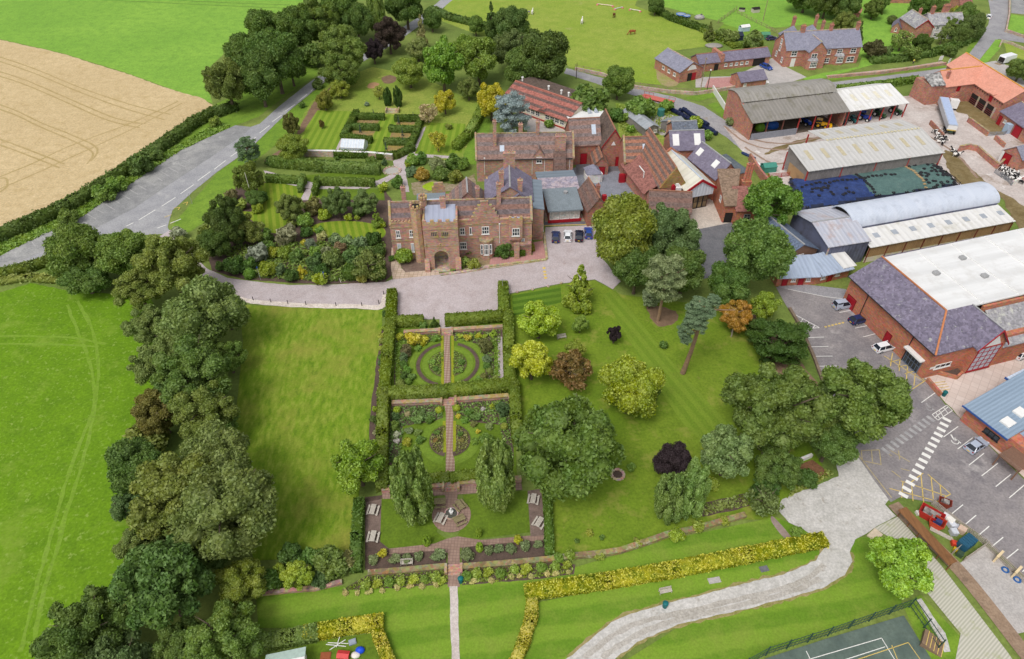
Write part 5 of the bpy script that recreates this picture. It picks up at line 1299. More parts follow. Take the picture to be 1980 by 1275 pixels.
 ar=[(v2+rad-rad*math.cos(R(t)),z2+2.4*math.sin(R(t)))for t in range(0,181,10)]
 m=MB();m.prism(ar+[(p[0]+(.12 if i>9 else-.12)*-1,p[1]-.15)for i,p in list(enumerate(ar))[::-1]],'u',-1.0,L+.4);b.part('barrel_roof',m,BSHEET,smooth=False)
 m=MB();m.prism([(v2+.2,0)]+[(p[0],p[1]-.2)for p in ar[1:-1]]+[(v2+2*rad-.2,0)],'u',-.2,.1);b.part('end_wall',m,DARK)
 m=MB();m.box(0,L,v2,v2+.2,0,z2);b.part('side_wall',m,STEELW)
 m=MB();m.box(0,L,-.02,.2,1.4,4.0);b.part('timber_cladding',m,WOODW)
 m=MB();m.box(0,L,0,.3,-.1,1.39);b.part('concrete_wall',m,RENDER)
 m=MB();m.box(L,L+.2,0,2*rad+v2,0,4.3);b.part('back_end_wall',m,WOODW)
 for i in range(9):m=MB();m.box(L*i/8-.1,L*i/8+.1,-.16,-.025,-.1,4.1);b.part('post',m,flat('rusty_steel',G(120,62,50),.7))
 g=House('slate_gabled_shed','brown boarded shed with dark blue slate roof behind the stable row','shed',q(445,1185),q(662,1128),3.6,12)
 g.D=12;g.walls(WOODB,3.6,5.8,along='v');g.gable(tiles('blue_slate',G(92,104,124),G(104,116,136)),3.6,5.8,along='v',ridge=GREYP);g.win(g.L*.45,g.L*.6,2.4,3.4)
farm()
def silage():
 outline=[(1522,352),(1548,349),(1574,349),(1631,338),(1690,328),(1740,319),(1770,318),(1786,320),(1813,325),(1835,344),(1853,364),(1800,374),(1759,382),(1671,394),(1622,404),(1585,408),(1550,411),(1538,390)]
 top=[(1550,354),(1600,345),(1700,330),(1760,324),(1790,328),(1815,345),(1800,360),(1740,372),(1650,382),(1590,394),(1560,392),(1548,370)]
 c=P(1690,362,0)
 t=empty('silage_clamp',c,0,'long low silage heap under blue and green sheets held down by tyres','silage heap')
 pts=[P(x,y)-c for x,y in outline];pts=spline(pts,True,3)
 N=len(pts);rings=[(1.0,-.05),(.96,.9),(.86,1.7),(.68,2.2),(.42,2.5),(.15,2.6)]
 ctr=sum(pts,Vector())/N
 blue=mottled('blue_plastic_sheet',[G(46,64,112),G(56,76,130),G(38,50,88)],.5,1.2,3,.35,bump=.4)
 green=mottled('green_net_sheet',[G(84,112,108),G(94,122,116),G(74,98,96)],.4,1.2,4,.7,bump=.3,spots=[(G(112,132,124),.3,.6,.75)])
 dark=mottled('black_plastic_edge',[G(40,44,62),G(52,60,86),G(30,32,44)],.5,1.5,3,.4,bump=.4)
 A,B=P(1535,380)-c,P(1840,343)-c;ax=(B-A);Lx=ax.length;ax.normalize();ay=Vector((-ax.y,ax.x,0))
 import bisect
 def inside(p):
  r=False;j=N-1
  for i in range(N):
   a,b=pts[i],pts[j]
   if(a.y>p.y)!=(b.y>p.y)and p.x<(b.x-a.x)*(p.y-a.y)/(b.y-a.y+1e-12)+a.x:r=not r
   j=i
  return r
 def dist(p):
  m=9e9
  for i in range(N):
   a,b=pts[i],pts[(i+1)%N];d=b-a;k=max(0,min(1,(p-a).dot(d)/(d.length_squared+1e-9)));m=min(m,(p-a-d*k).length)
  return m
 def hgt(p):
  d=dist(p);return 2.3*(1-math.exp(-d/1.6))+.12*math.sin(p.x*1.3)*math.cos(p.y*1.7)
 parts={'blue_sheet':(MB(),blue),'green_sheet':(MB(),green),'black_edge':(MB(),dark)}
 st=.55;verts={}
 nx=int(Lx/st)+10;ny=44
 def node(i,j):
  p=A+ax*((i-4)*st)+ay*((j-ny//2)*st)
  return p
 inn={}
 for i in range(nx):
  for j in range(ny):
   p=node(i,j);inn[i,j]=(p,hgt(p))if inside(p)else None
 for i in range(nx-1):
  for j in range(ny-1):
   cs=[inn[i,j],inn[i+1,j],inn[i+1,j+1],inn[i,j+1]]
   if any(x is None for x in cs):continue
   m=(cs[0][0]+cs[2][0])/2;d=dist(m);f=(i-4)*st/Lx+.02*math.sin(j*.5)
   k='black_edge' if d<1.0 or f>.955 else 'blue_sheet' if f<.40 else 'green_sheet'
   parts[k][0].face([(x[0].x,x[0].y,x[1])for x in cs])
 for k,(m,mt)in parts.items():
  o=m.build(k,mt,t)
 sk=MB();k=len(pts)
 sb=MB()
 for i in range(14):
  f=i/13;p=A+ax*(Lx*.735)+ay*(-5.5+f*11)+ax*(math.sin(f*3)*.6)
  if inside(p):sb.box(p.x-.35,p.x+.35,p.y-.35,p.y+.35,hgt(p)-.05,hgt(p)+.12)
 sb.build('sandbag_row',flat('sandy_bags',G(164,140,104),.9),t)
 ty=MB();n=12
 me=MB();k0=0
 for i in range(n):
  for j in range(6):
   a=2*math.pi*i/n;b=2*math.pi*j/6;me.v.append(((.32+.14*math.cos(b))*math.cos(a),(.32+.14*math.cos(b))*math.sin(a),.12+.12*math.sin(b)))
 for i in range(n):
  for j in range(6):me.f.append((i*6+j,((i+1)%n)*6+j,((i+1)%n)*6+(j+1)%6,i*6+(j+1)%6))
 mesh=me.mesh('tyre',flat('tyre_rubber',G(44,44,48),.9),True)
 rnd=random.Random(4);spots=[]
 for i in range(60):
  a=pts[int(i*N/60)%N];p=a+(ctr-a).normalized()*rnd.uniform(.6,1.6);spots.append((p,'in the dense ring round the foot of the silage heap'))
 for i in range(22):
  f=.05+.6*i/22;spots.append((A+ax*(Lx*f)+ay*(rnd.uniform(-.3,.3)+1.0),'in the row along the middle of the silage heap'))
 for i in range(14):spots.append((A+ax*(Lx*.415)+ay*(-5.5+i*.85),'on the seam of the blue and green sheets'))
 for i in range(66):spots.append((A+ax*(Lx*rnd.uniform(.76,.95))+ay*rnd.uniform(-5.5,5.5),'scattered on the far green end of the silage heap'))
 for i in range(18):spots.append((A+ax*(Lx*rnd.uniform(.04,.3))+ay*rnd.uniform(-4.5,-.5),'lying loose on the blue end of the silage heap'))
 for p,lb in spots:
  if not inside(p)or dist(p)<.35:continue
  o=link(bpy.data.objects.new('tyre',mesh));o.location=c+Vector((p.x,p.y,hgt(p)-.02));o.rotation_euler=(rnd.uniform(-.12,.12),rnd.uniform(-.12,.12),rnd.uniform(0,3))
  tag(o,'old black tyre '+lb,'tyre','tyres '+lb)
silage()
def stables_and_hall():
 z7=lambda x,y:(1480+x/3.75,420+y/3.75)
 s=House('stable_row','low brick stable row with blue grey sheet roof and red doors','stables',z7(95,430),z7(395,416),2.6,5.0)
 L=s.L;s.walls(BRICKO,2.5);s.slab('roof',[(-.3,-.8,2.6),(L,-.8,2.6),(L,5.4,3.7),(-.3,5.4,3.7)],STABLER)
 s.door(1.2,2.2,2.1,REDP);s.door(4.6,5.6,2.1,REDP);s.win(3.0,3.9,1.1,1.9);s.win(6.1,7.0,1.0,1.9)
 k=House('stable_row_end','right end of the stable row with its own lower roof and red door','stables',z7(398,414),z7(622,362),2.6,5.0)
 L=k.L;k.walls(BRICKO,2.5);k.slab('roof',[(.02,-.8,2.6),(L+.3,-.8,2.6),(L+.3,5.2,3.6),(.02,5.2,3.6)],STABLER)
 k.slab('white_roof_patch',[(L*.72,-.2,2.85),(L+1.2,-.2,2.85),(L+1.2,5.3,3.75),(L*.72,5.3,3.75)],WSHEET,.1)
 k.door(2.4,3.4,2.1,REDP);k.win(.6,1.6,1.1,1.9);k.win(4.2,5.2,1.1,1.9)
 A,B=z7(630,430),z7(1240,985)
 h=House('sports_hall','big orange brick sports hall with white flat roof and purple slate skirts','sports hall',A,B,6.4,60)
 L,ze,zt=h.L,6.4,10.2
 D2=70.0;sk=h.pt(*z7(1300,680),zt).y;sk=max(5.0,min(sk,9.0))
 e1=h.pt(*z7(845,285),zt);e2=h.pt(*z7(1300,680),zt)
 h.walls(BRICKO,ze,None,0,L,0,D2)
 u0,u1=e1.x,e2.x
 h.slab('slate_skirt',[(-.4,-.5,ze-.15),(L+.4,-.5,ze-.15),(u1,sk,zt),(u0,sk,zt)],SLATEM,.2)
 h.slab('white_roof',[(-.5+.6,sk-.05,zt-.35),(u1+.05,sk-.05,zt-.35),(u1+.05,D2,zt+.1),(.1,D2,zt+.1)],MEMBR,.3)
 h.slab('end_skirt',[(-.4,-.5,ze-.15),(u0,sk,zt),(.05,D2,zt-.2),(-.4,D2,ze)],SLATEM,.2)
 vg=h.hit(*z7(1525,885),'u',L).y;vr_=h.hit(*z7(1670,790),'u',L).y
 gA=max(5.5,min(vg,14));gB=gA+max(6.0,min(vr_-vg+2,10));gm=(gA+gB)/2
 rr=MB()
 h.slab('slate_skirt',[(L+.4,-.5,ze-.15),(L+.4,gA,ze-.15),(u1,gm,zt),(u1,sk,zt)],SLATEM,.2)
 m=MB();m.prism([(gA,-.1),(gB,-.1),(gB,ze),(gm,zt-.2),(gA,ze)],'u',L-.1,L+1.2);h.part('entrance_gable',m,BRICKO)
 h.slab('gable_slope',[(L+1.6,gA-.3,ze-.1),(L+1.6,gm,zt+.05),(u1,gm,zt+.05),(u1+.5,gA-.3,ze+.6)],SLATEM,.18)
 h.slab('gable_slope',[(L+1.6,gm,zt+.05),(L+1.6,gB+.3,ze-.1),(u1+.5,gB+.3,ze+.6),(u1,gm,zt+.05)],SLATEM,.18)
 m=MB();m.box(u1,L+1.62,gm-.12,gm+.12,zt+.06,zt+.16);h.part('gable_ridge',m,GREYP)
 m=MB();m.prism([(gA-.3,ze-.1),(gm,zt+.1),(gB+.3,ze-.1),(gB+.3,ze-.45),(gm,zt-.3),(gA-.3,ze-.45)],'u',L+1.6,L+1.72);h.part('red_bargeboard',m,REDP)
 h.win(gA+.6,gB-.6,.6,6.2,'right',L+1.2,4,5,fr=REDP,pane=GLW);m=MB();m.prism([(gA+1.2,6.4),(gB-1.2,6.4),(gm,9.0)],'u',L+1.205,L+1.26);h.part('white_gable_panel',m,WHITEP)
 h.walls(BRICKO,5.2,None,L-4.0,L+.9,gB+.05,D2,name='side_wing');h.slab('side_wing_roof',[(L+1.3,gB+.1,5.1),(L+1.3,D2,5.1),(u1+.6,D2,8.6),(u1+.6,gB+.1,8.6)],SLATEP,.2)
 m=MB();m.box(u1+.1,u1+.55,gm+2.5,D2,8.0,9.5);h.part('brick_upstand',m,BRICKO)
 rc=MB()
 rc.bar((u1,sk,zt+.05),(L+.4,-.5,ze-.05),.3,.16);rc.bar((u0,sk,zt+.05),(u1,sk,zt+.05),.3,.16);h.part('ridge_tiles',rc,flat('orange_ridge',G(186,120,80),.8))
 h.gutter(-.4,L+.4,-.55,ze-.1)
 for x,y in((755,555),(1085,855)):
  u=h.front(*z7(x,y))[0];m=MB();m.cyl((u,-.1,0),(u,-.1,ze-.2),.08,.08,6);h.part('drainpipe',m,BLACKP)
 def fp(x,y):return h.front(*z7(x,y))
 a=fp(640,560);h.door(a[0]-1.0,a[0]+1.2,2.7,REDP);a=fp(915,815);h.door(a[0]-.6,a[0]+.7,2.5,REDP)
 a0=fp(1045,940)[0];a1=fp(1165,1010)[0]
 h.win(a0,a1,.1,3.0,'front',0,5,2,fr=flat('grey_frames',G(96,110,130),.4),sill=False);m=MB();m.box(a0-.3,a1+.3,-1.0,-.02,3.3,3.6);h.part('white_canopy',m,WHITEP)
 h.win(1.6,5.0,2.0,3.0,'right',L,3,1,sill=True);m=MB();m.box(L+.01,L+.06,.6,1.8,2.2,2.7);h.part('wall_sign',m,WHITEP)
 for x,y in((1240,405),(1430,295),(1590,425)):
  p=h.pt(*z7(x,y),zt);m=MB();m.box(p.x-.5,p.x+.5,p.y-.5,p.y+.5,zt-.2,zt+.25);h.part('roof_hatch',m,GREYP)
 for i in range(6):m=MB();v=sk+8*(i+1);m.box(.3,u1,v,v+.12,zt-.33,zt-.22+.1*0+(v-sk)/(D2-sk)*.45+.05);h.part('roof_seam',m,WHITEP)
 p=House('brick_planter','triangular brick planter with dark soil on the pink paving','planter',z7(1225,1130),z7(1530,1035),0.5,1);Lp=p.L
 m=MB();m.box(0,Lp,.0,.4,-.1,.8);m.bar((.2,.3,.35),(Lp*.3,-2.2,.35),.4,.9);m.bar((Lp*.3,-2.2,.35),(Lp,.1,.35),.4,.9);p.part('brick_rim',m,BRICKO)
 m=MB();m.prism([(.3,0),(Lp*.3,-2.0),(Lp*.95,0)],'z',0,.5);p.part('soil',m,M_SOIL)
 w=House('ramp_wall','orange brick ramp wall with yellow edged steps beside the car park','wall',z7(1175,1165),z7(1270,1275),1,.4);m=MB();m.box(0,w.L,0,.4,-.1,1.0);w.part('wall',m,BRICKO)
 m=MB()
 for i in range(4):m.box(.5+i*.5,1.0+i*.5,.45,3.0,-.05,.55-.13*i)
 w.part('steps',m,M_PINKP);m=MB()
 for i in range(4):m.box(.92+i*.5,1.02+i*.5,.45,3.0,.552-.13*i,.575-.13*i)
 w.part('yellow_nosing',m,M_YELL)
 z8=lambda x,y:(1480+x/2.298,720+y/2.298)
 b=House('blue_roofed_block','orange brick block with ribbed blue metal roof and two skylights','school building',z8(905,150),z8(1090,290),3.6,14)
 L=b.L;b.walls(BRICKO,3.5,None,0,L+6);r=b.slab('roof',[(-.5,-.7,3.55),(L,-.7,3.55),(L,15,5.6),(-.5,15,5.6)],BLUEROOF,.2)
 b.slab('lower_roof',[(L+.05,.6,3.3),(L+8,.6,3.3),(L+8,15,5.2),(L+.05,15,5.2)],BLUEROOF,.2)
 for(x,y)in((1085,212),(1135,176)):
  q=b.pt(*z8(x,y),4.6);zz=3.55+(q.y+.7)/15.7*2.05;b.slab('skylight',[(q.x-.8,q.y-.8,zz+.2),(q.x+.8,q.y-.8,zz+.2),(q.x+.8,q.y+.8,zz+.45),(q.x-.8,q.y+.8,zz+.45)],WHITEP,.3,r)
 for x,y in((990,255),(1010,270),(1030,287)):
  u=b.front(*z8(x,y))[0];b.win(u-.45,u+.45,1.3,2.3,fr=BLACKP,nx=1,nz=1,fw=.1)
 t=MB();t.box(-.6,L+.1,-.82,-.71,3.3,3.6);b.part('fascia',t,flat('blue_fascia',G(52,86,150),.5))
 c=House('pale_roofed_block','pale grey roofed school block with blue edge, behind the blue roofed block','school building',z8(1085,25),z8(1180,95),4.6,10);c.walls(BRICKO,4.4,None,0,c.L+6);c.slab('roof',[(-.3,-.5,4.6),(c.L+7,-.5,4.6),(c.L+7,11,6.0),(-.3,11,6.0)],sheeting('pale_blue_roof',G(186,198,214),G(196,206,220),1,.6));t=MB();t.box(-.4,c.L+7,-.62,-.51,4.3,4.7);c.part('fascia',t,flat('blue_fascia',G(52,86,150),.5))
 d=House('timber_pergola','brown slatted timber canopy beside the blue roofed block','canopy',z8(1035,365),z8(1130,440),2.6,6);m=MB()
 for i in range(30):u=d.L*i/30;m.box(u,u+d.L/45,0,6.0,2.5,2.6)
 d.part('slats',m,WOODB);m=MB();m.box(0,d.L,.1,.3,2.3,2.499);m.box(0,d.L,5.7,5.9,2.3,2.499);d.part('beam',m,WOODB)
 for u in(.1,d.L-.3):
  for v in(.1,5.7):m=MB();m.box(u,u+.2,v,v+.2,0,2.3);d.part('post',m,WOODB)
stables_and_hall()
def farmhouse():
 q=lambda x,y:(1360+x/6.1875,y/6.1875)
 ze=5.6
 h=House('farmhouse','large brick farmhouse with grey slate roof, cross gable and five chimneys','farmhouse',q(1000,600),q(1895,552),ze,8.5)
 L,D,zr=h.L,9.0,9.6;h.D=D
 h.walls(BRICKF,ze,zr);r=h.gable(SLATEG,ze,zr,ridge=STONEB)
 g0=h.front(*q(1215,640))[0];g1=h.front(*q(1430,600))[0];gf=-2.8
 h.walls(BRICKF,ze,8.6,g0,g1,gf,D/2,along='v',name='front_gable');h.gable(SLATEG,ze,8.6,g0,g1,gf,D/2,along='v',ridge=STONEB,name='front_gable_roof')
 sc=MB();sc.box(-.05,L+.05,-.07,-.002,3.0,3.2);h.part('string_course',sc,BRICKR)
 def w(x0,y0,x1,y1,v=0,**k):a,b=q(x0,y0),q(x1,y1);return h.wpx(a[0],a[1],b[0],b[1],v,**k)
 w(1062,612,1112,670);w(1465,598,1515,650);w(1608,592,1655,640);w(1770,580,1818,632);w(1722,680,1790,738);w(1450,698,1494,750);w(1300,645,1350,705,gf)
 h.door(*sorted([h.front(*q(1035,790))[0],h.front(*q(1078,790))[0]]),2.6,WHITEP);h.door(*sorted([h.front(*q(1400,780))[0],h.front(*q(1440,780))[0]]),2.4,DARK)
 for(x0,x1,v)in((1240,1358,gf),(1540,1655,0)):
  a0,a1=h.front(*q(x0,760),v)[0],h.front(*q(x1,760),v)[0];m=MB();m.prism([(a0,v-.003),(a0+.6,v-1.0),(a1-.6,v-1.0),(a1,v-.003)],'z',-.1,2.9);o=h.part('bay',m,BRICKF)
  m=MB();n=len(m.v);m.hexa([(a0-.2,v-.003,2.901),(a0+.5,v-1.15,2.901),(a1-.5,v-1.15,2.901),(a1+.2,v-.003,2.901),(a0+.5,v-.003,3.7),(a0+.9,v-.3,3.7),(a1-.9,v-.3,3.7),(a1-.5,v-.003,3.7)]);m.build('bay_roof',SLATEP,o)
  h.win(a0+.62,a1-.62,.9,2.7,'front',v-1.0,4,2)
 for(x,y)in((940,495),(920,575),(875,640),(940,715)):
  a,z=h.side(*q(x,y),0);h.win(a-.55,a+.55,z-.8,z+.8,'left',0,2,2)
 h.chimney(h.front(*q(1185,380),D/2)[0],D/2,8.6,11.6,1.4,.9,3,mat=BRICKF,parent=r);h.chimney(h.front(*q(1520,370),D/2)[0],D/2,8.8,11.6,1.0,.8,2,mat=BRICKF,parent=r);h.chimney(L-.6,D/2,8.6,11.8,.9,1.0,2,mat=BRICKF,parent=r)
 u0=h.front(*q(1000,400),D)[0]
 h.walls(BRICKF,5.2,None,u0+1,u0+14,D+.02,D+7,name='rear_block');
 for(a,b)in((u0+.8,u0+6.5),(u0+6.6,u0+14.2)):
  m=(a+b)/2;h.slab('hipped_slope',[(a,D-.5,5.3),(b,D-.5,5.3),(m,D+3.4,9.0)],SLATEG);h.slab('hipped_slope',[(b,D-.5,5.3),(b,D+7.3,5.3),(m,D+3.4,9.0)],SLATEG);h.slab('hipped_slope',[(b,D+7.3,5.3),(a,D+7.3,5.3),(m,D+3.4,9.0)],SLATEG);h.slab('hipped_slope',[(a,D+7.3,5.3),(a,D-.5,5.3),(m,D+3.4,9.0)],SLATEG)
 h.chimney(u0+4.0,D+4.6,6,11.4,.9,.9,2,mat=BRICKF,parent=r);h.chimney(u0+12.6,D+5.6,5,11.2,.8,.8,2,mat=BRICKF,parent=r);h.chimney(u0+14.0,D+3.0,5,10.2,.8,.8,1,mat=BRICKF,parent=r)
 q2=lambda x,y:(960+x/4.5,y/4.5)
 o=House('gabled_stable','brick stable with slate roof, white gable panel and open red door','outbuilding',q2(1600,632),q2(1800,590),3.4,13)
 b=P(*q2(1600,412),5.6)-P(*q2(1712,545),5.6);o.D=min(14,b.length)
 o.walls(BRICKF,3.4,5.8,along='v');o.gable(SLATEG,3.4,5.8,along='v',ridge=STONEB);m=MB();m.prism([(o.L*.3,3.5),(o.L*.7,3.5),(o.L*.62,4.7),(o.L*.5,5.1),(o.L*.38,4.7)],'v',-.07,-.002);o.part('white_gable_panel',m,WHITEP)
 o.door(o.L*.36,o.L*.52,2.4,DARK);o.door(o.L*.54,o.L*.72,2.4,REDP,frame=False)
 for v in(2,5,8):o.win(v,v+1.2,1.4,2.4,'left',0,2,1)
 k=House('slate_cart_shed','long low brick cart shed with slate roof joining the gabled stable','outbuilding',q(-45,765),q(800,672),2.8,6.0);k.walls(BRICKF,2.8,4.6);k.gable(SLATE,2.8,4.6,ridge=CLAYP)
 k.door(k.L*.22,k.L*.27,2.0,DARK);k.door(k.L*.77,k.L*.93,2.3,DARK);m=MB();m.box(k.L*.29,k.L*.33,-.4,6.4,2.6,5.1);k.part('parting_wall',m,BRICKF)
 for i in range(5):k.win(k.L*(.36+.075*i),k.L*(.36+.075*i)+1.0,1.0,1.9,nx=2,nz=1)
 s=House('slate_roofed_garage','brick garage with shiny slate roof beside the red paved court','outbuilding',q(455,985),q(758,945),2.6,6.0);s.walls(BRICKF,2.6,4.4);s.gable(SLATE,2.6,4.4);s.win(1.0,2.0,1.2,2.0)
 z4=lambda x,y:(1660+x/6.1875,y/6.1875)
 c=House('white_cottage','cottage with one white wall, slate roofs and brick chimneys among garden trees','cottage',z4(690,335),z4(900,330),4.6,9);L=c.L
 c.walls(BRICKF,4.6,7.2,0,L,0,11,along='v');c.gable(SLATEP,4.6,7.2,0,L,0,11,along='v',ridge=STONEB)
 t=MB();t.prism([(-.3,4.5),(L/2,7.4),(L+.3,4.5),(L+.3,4.2),(L/2,7.0),(-.3,4.2)],'v',-.35,-.26);c.part('red_bargeboard',t,REDP)
 c.walls(WHITEW,5.0,7.6,L+.02,L+12,1.5,9.5,name='main_wall');r=c.gable(SLATEP,5.0,7.6,L-.5,L+12,1.5,9.5,ridge=STONEB,name='main_roof');c.win(.4,1.2,1.2,2.6,'left',0,1,2)
 for u in(2,5,8):c.win(L+u,L+u+1.2,3.2,4.5,'front',1.5,2,2);c.win(L+u,L+u+1.2,.9,2.2,'front',1.5,2,2)
 c.chimney(L+1.0,5.5,6.5,10.0,1.2,1.0,2,parent=r,mat=BRICKF);c.chimney(L+7.0,7.5,6.5,9.8,2.2,.9,4,parent=r,mat=BRICKF);c.chimney(L*.7,8,5.5,8.6,.8,.8,1,parent=r,mat=BRICKF)
 g=House('brick_garden_shed','small brick garden house with slate roof and arched white window on the cottage lawn','shed',z4(405,320),z4(505,335),2.2,5.0);g.walls(BRICKF,2.2,3.8,0,g.L,0,6,along='v');g.gable(SLATE,2.2,3.8,0,g.L,0,6,along='v');g.win(g.L*.4,g.L*.65,.8,2.0,nx=1,nz=1)
 for(px,py,w,l)in((1722,4,40,'brick garden wall with climbing plants at the top edge above the cottage lawn'),):
  b=House('brick_garden_wall',l,'wall',(1702,6),(1764,7),0,.5);m=MB();m.box(0,b.L,0,.5,-.1,2.0);b.part('wall',m,BRICKF)
 for(a,b,l,z)in(((1628,18),(1640,20),'tiny brick hut with red roof left of the tree behind the farmhouse',2.0),((1650,22),(1664,24),'tiny brick hut with red roof right of the tree behind the farmhouse',2.0)):
  t=House('brick_hut',l,'shed',a,b,z,3.0);t.walls(BRICKF,2.0,3.0);t.gable(TTERRA,2.0,3.0)
 t=House('red_roofed_house','red roofed house cut by the top edge beside the village road','house',(1857,9),(1880,8),3.5,6);t.walls(BRICKF,3.5,6.0);t.gable(TROSE,3.5,6.0,ridge=CLAYP);t.win(1,2,1,2.2)
farmhouse()
def terracotta():
 q=lambda x,y:(1780+x/4.72,100+y/4.72)
 A,B=q(500,288),q(768,466)
 h=House('terracotta_barn','long brick farm range with bright terracotta roof and arched cattle openings','farm building',A,B,5.6,9.0)
 L=h.L;u0=h.pt(*q(262,120),5.6).x
 h.walls(BRICKF,5.6,9.0,u0,L);r=h.gable(TTERRA,5.6,9.0,u0,L,ridge=flat('yellow_ridge',G(214,158,70),.8),end=.2)
 for i in range(3):
  a=L*(.05+.27*i);m=MB();m.box(a,a+L*.22,-.05,.3,.2,3.0);o=h.part('cattle_opening',m,DARK);k=MB()
  for z in(.6,1.1,1.6):k.box(a,a+L*.22,-.12,-.06,z,z+.12)
  k.build('red_gate',flat('dull_red_gate',G(120,52,52),.6),o)
  k=MB();k.box(a+L*.22,a+L*.27,-.08,-.002,0,3.2);k.build('pier',STONEB,o)
 a=L*.55;m=MB();m.box(a,a+1.4,-.06,-.002,3.6,5.6);h.part('hatch',m,REDP);h.slab('hatch_roof',[(a-.4,-.6,5.9),(a+1.8,-.6,5.9),(a+1.8,1.5,6.7),(a-.4,1.5,6.7)],TTERRA,.15,r)
 for i in range(12):vt=MB();vt.box(L*i/12+.5,L*i/12+.8,-.03,-.002,4.6,5.0);h.part('vent_slit',vt,DARK)
 A,B=q(228,318),q(500,286)
 k=House('terracotta_wing','projecting brick wing with terracotta roof, outside stairs and patched left hip','farm building',A,B,5.6,8.0)
 L=k.L;k.walls(BRICKF,5.6,8.6,0,L+2);r=k.gable(TTERRA,5.6,8.6,.2,L+4,ridge=flat('yellow_ridge',G(214,158,70),.8),end=.2)
 k.walls(BRICKF,5.8,None,-4.2,-.02,.6,7.6,name='end_wall');k.slab('patched_roof',[(-4.5,.3,5.9),(.1,.1,6.0),(.1,4.0,8.4),(-3.6,6.0,7.0)],mottled('patched_black_white',[G(60,60,62),G(220,218,214),G(90,88,86)],1.2,2.4,2.5,.7),.15)
 st=MB()
 for i in range(12):st.box(-.5+i*.42,5.0,-1.4,-.02,i*.3,(i+1)*.3-.001)
 k.part('outside_stairs',st,BRICKF);k.door(4.6,5.6,5.4,REDP,z0=3.6);k.chimney(1.4,2.0,6.5,9.2,.7,.7,1,parent=r,mat=BRICKF)
 s=House('slate_farm_shed','brick shed with slate roof and red doors adjoining the terracotta range','farm building',q(735,545),q(945,690),3.6,10);s.walls(BRICKF,3.6,6.0,0,s.L+8);s.gable(SLATE,3.6,6.0,0,s.L+8,ridge=STONEB)
 s.door(.4,1.6,2.6,REDP);s.win(2.6,3.6,1.6,2.4);s.door(s.L*.72,s.L*.98,3.0,REDP);m=MB();m.box(s.L*.5,s.L*.66,-1.4,-.1,-.1,2.6);s.part('tarpaulin_stack',m,flat('pale_blue_tarp',G(168,188,208),.5))
 g=House('gabled_red_door_shed','brick gabled shed with big sliding red door beside the pens','farm building',q(760,900),q(930,985),3.2,10);g.walls(BRICKF,3.2,5.4,along='v');g.gable(SLATEG,3.2,5.4,along='v');g.door(g.L*.12,g.L*.48,2.8,REDP);m=MB();m.box(-.1,g.L*.1,-.2,-.02,0,3.0);g.part('white_track_post',m,WHITEP)
terracotta()
# ============== trees
DG,MG,LG,OL=(.062,.102,.033),(.084,.134,.036),(.125,.20,.040),(.112,.142,.042)
GG,YG,BY,PU=(.092,.126,.050),(.215,.285,.028),(.40,.46,.020),(.024,.018,.036)
BR,GO,BL,YW=(.10,.095,.036),(.42,.34,.015),(.17,.22,.30),(.035,.065,.020)
BELT='trees along the left edge of the garden'
FAR='dark trees beside the lane at the top'
def T(*a,**k):return tree('tree',*a,**k)
T(147,492,118,'round',MG,'dark green maple by the road, leftmost of the roadside trees',.9,1.5,group=BELT)
T(238,488,106,'round',MG,'green maple with yellowing leaves beside the road junction',.9,1.5,group=BELT)
T(165,540,90,'round',DG,'low dark bushy tree at the corner of the left meadow',.7,.6,group=BELT)
T(330,512,130,'feather',OL,'olive feathery ash standing beside the drive entrance',.95,3,group=BELT)
T(290,630,90,'feather',GG,'grey green feathery tree leaning into the left meadow',.9,2,group=BELT)
T(395,610,150,'round',GG,'broad olive tree at the bend of the drive above the left lawn',.95,3,group=BELT)
T(435,600,70,'round',MG,'small dark tree touching the top left corner of the left lawn',.9,2,group=BELT)
T(300,705,100,'feather',GG,'grey green ash below the leaning meadow tree',.9,2,group=BELT)
T(372,722,160,'feather',DG,'large grey green tree halfway along the left lawn edge',.85,3,group=BELT)
T(305,795,105,'feather',BR,'tree with browning autumn leaves on the meadow side of the belt',.85,2,group=BELT)
T(395,795,130,'feather',OL,'olive brown tree beside the browning one, next to the left lawn',.9,2,group=BELT)
T(262,905,118,'round',DG,'dark blue green tree bulging into the left meadow',1.0,2,group=BELT)
T(420,895,150,'round',GG,'grey green tree rising behind the biggest crown of the belt',.9,3,group=BELT)
T(352,960,200,'feather',OL,'olive spreading tree on the meadow side of the biggest crown',.85,3,group=BELT)
T(438,985,205,'dome',GG,'biggest grey green tree of the left belt with a domed crown',.85,4,group=BELT)
T(312,1125,190,'clumpy',(.06,.115,.04),'fresh green tree with clumped leaves in the lower left',.95,3,group=BELT)
T(165,1215,160,'feather',DG,'dark tree in the bottom left corner beside the meadow',.9,2,group=BELT)
T(225,1285,130,'clumpy',(.07,.11,.055),'grey green tree cut by the bottom edge of the view',.9,1,group=BELT)
T(430,1240,150,'feather',MG,'mid green bushy tree beside the gold and green hedge',.8,.8,group=BELT)
T(345,1250,110,'feather',DG,'low dark tree under the fresh green tree',.8,.8,group=BELT)
T(465,1130,110,'feather',(.12,.16,.03),'yellowish shrubby tree at the foot of the left lawn',.7,.6,group=BELT)
T(268,560,96,'feather',OL,'olive feathery tree between the roadside trees and the belt',.85,1.5,group=BELT)
T(350,660,110,'round',GG,'grey green tree filling the middle of the belt above the large one',.9,2,group=BELT)
T(440,690,70,'feather',MG,'green tree on the lawn side of the large belt tree',1.0,1,group=BELT)
T(285,850,80,'shrub',OL,'olive thicket below the browning tree',.8,.3,group=BELT)
T(425,830,80,'clumpy',MG,'fresh green tree on the lawn edge below the olive brown one',.9,1,group=BELT)
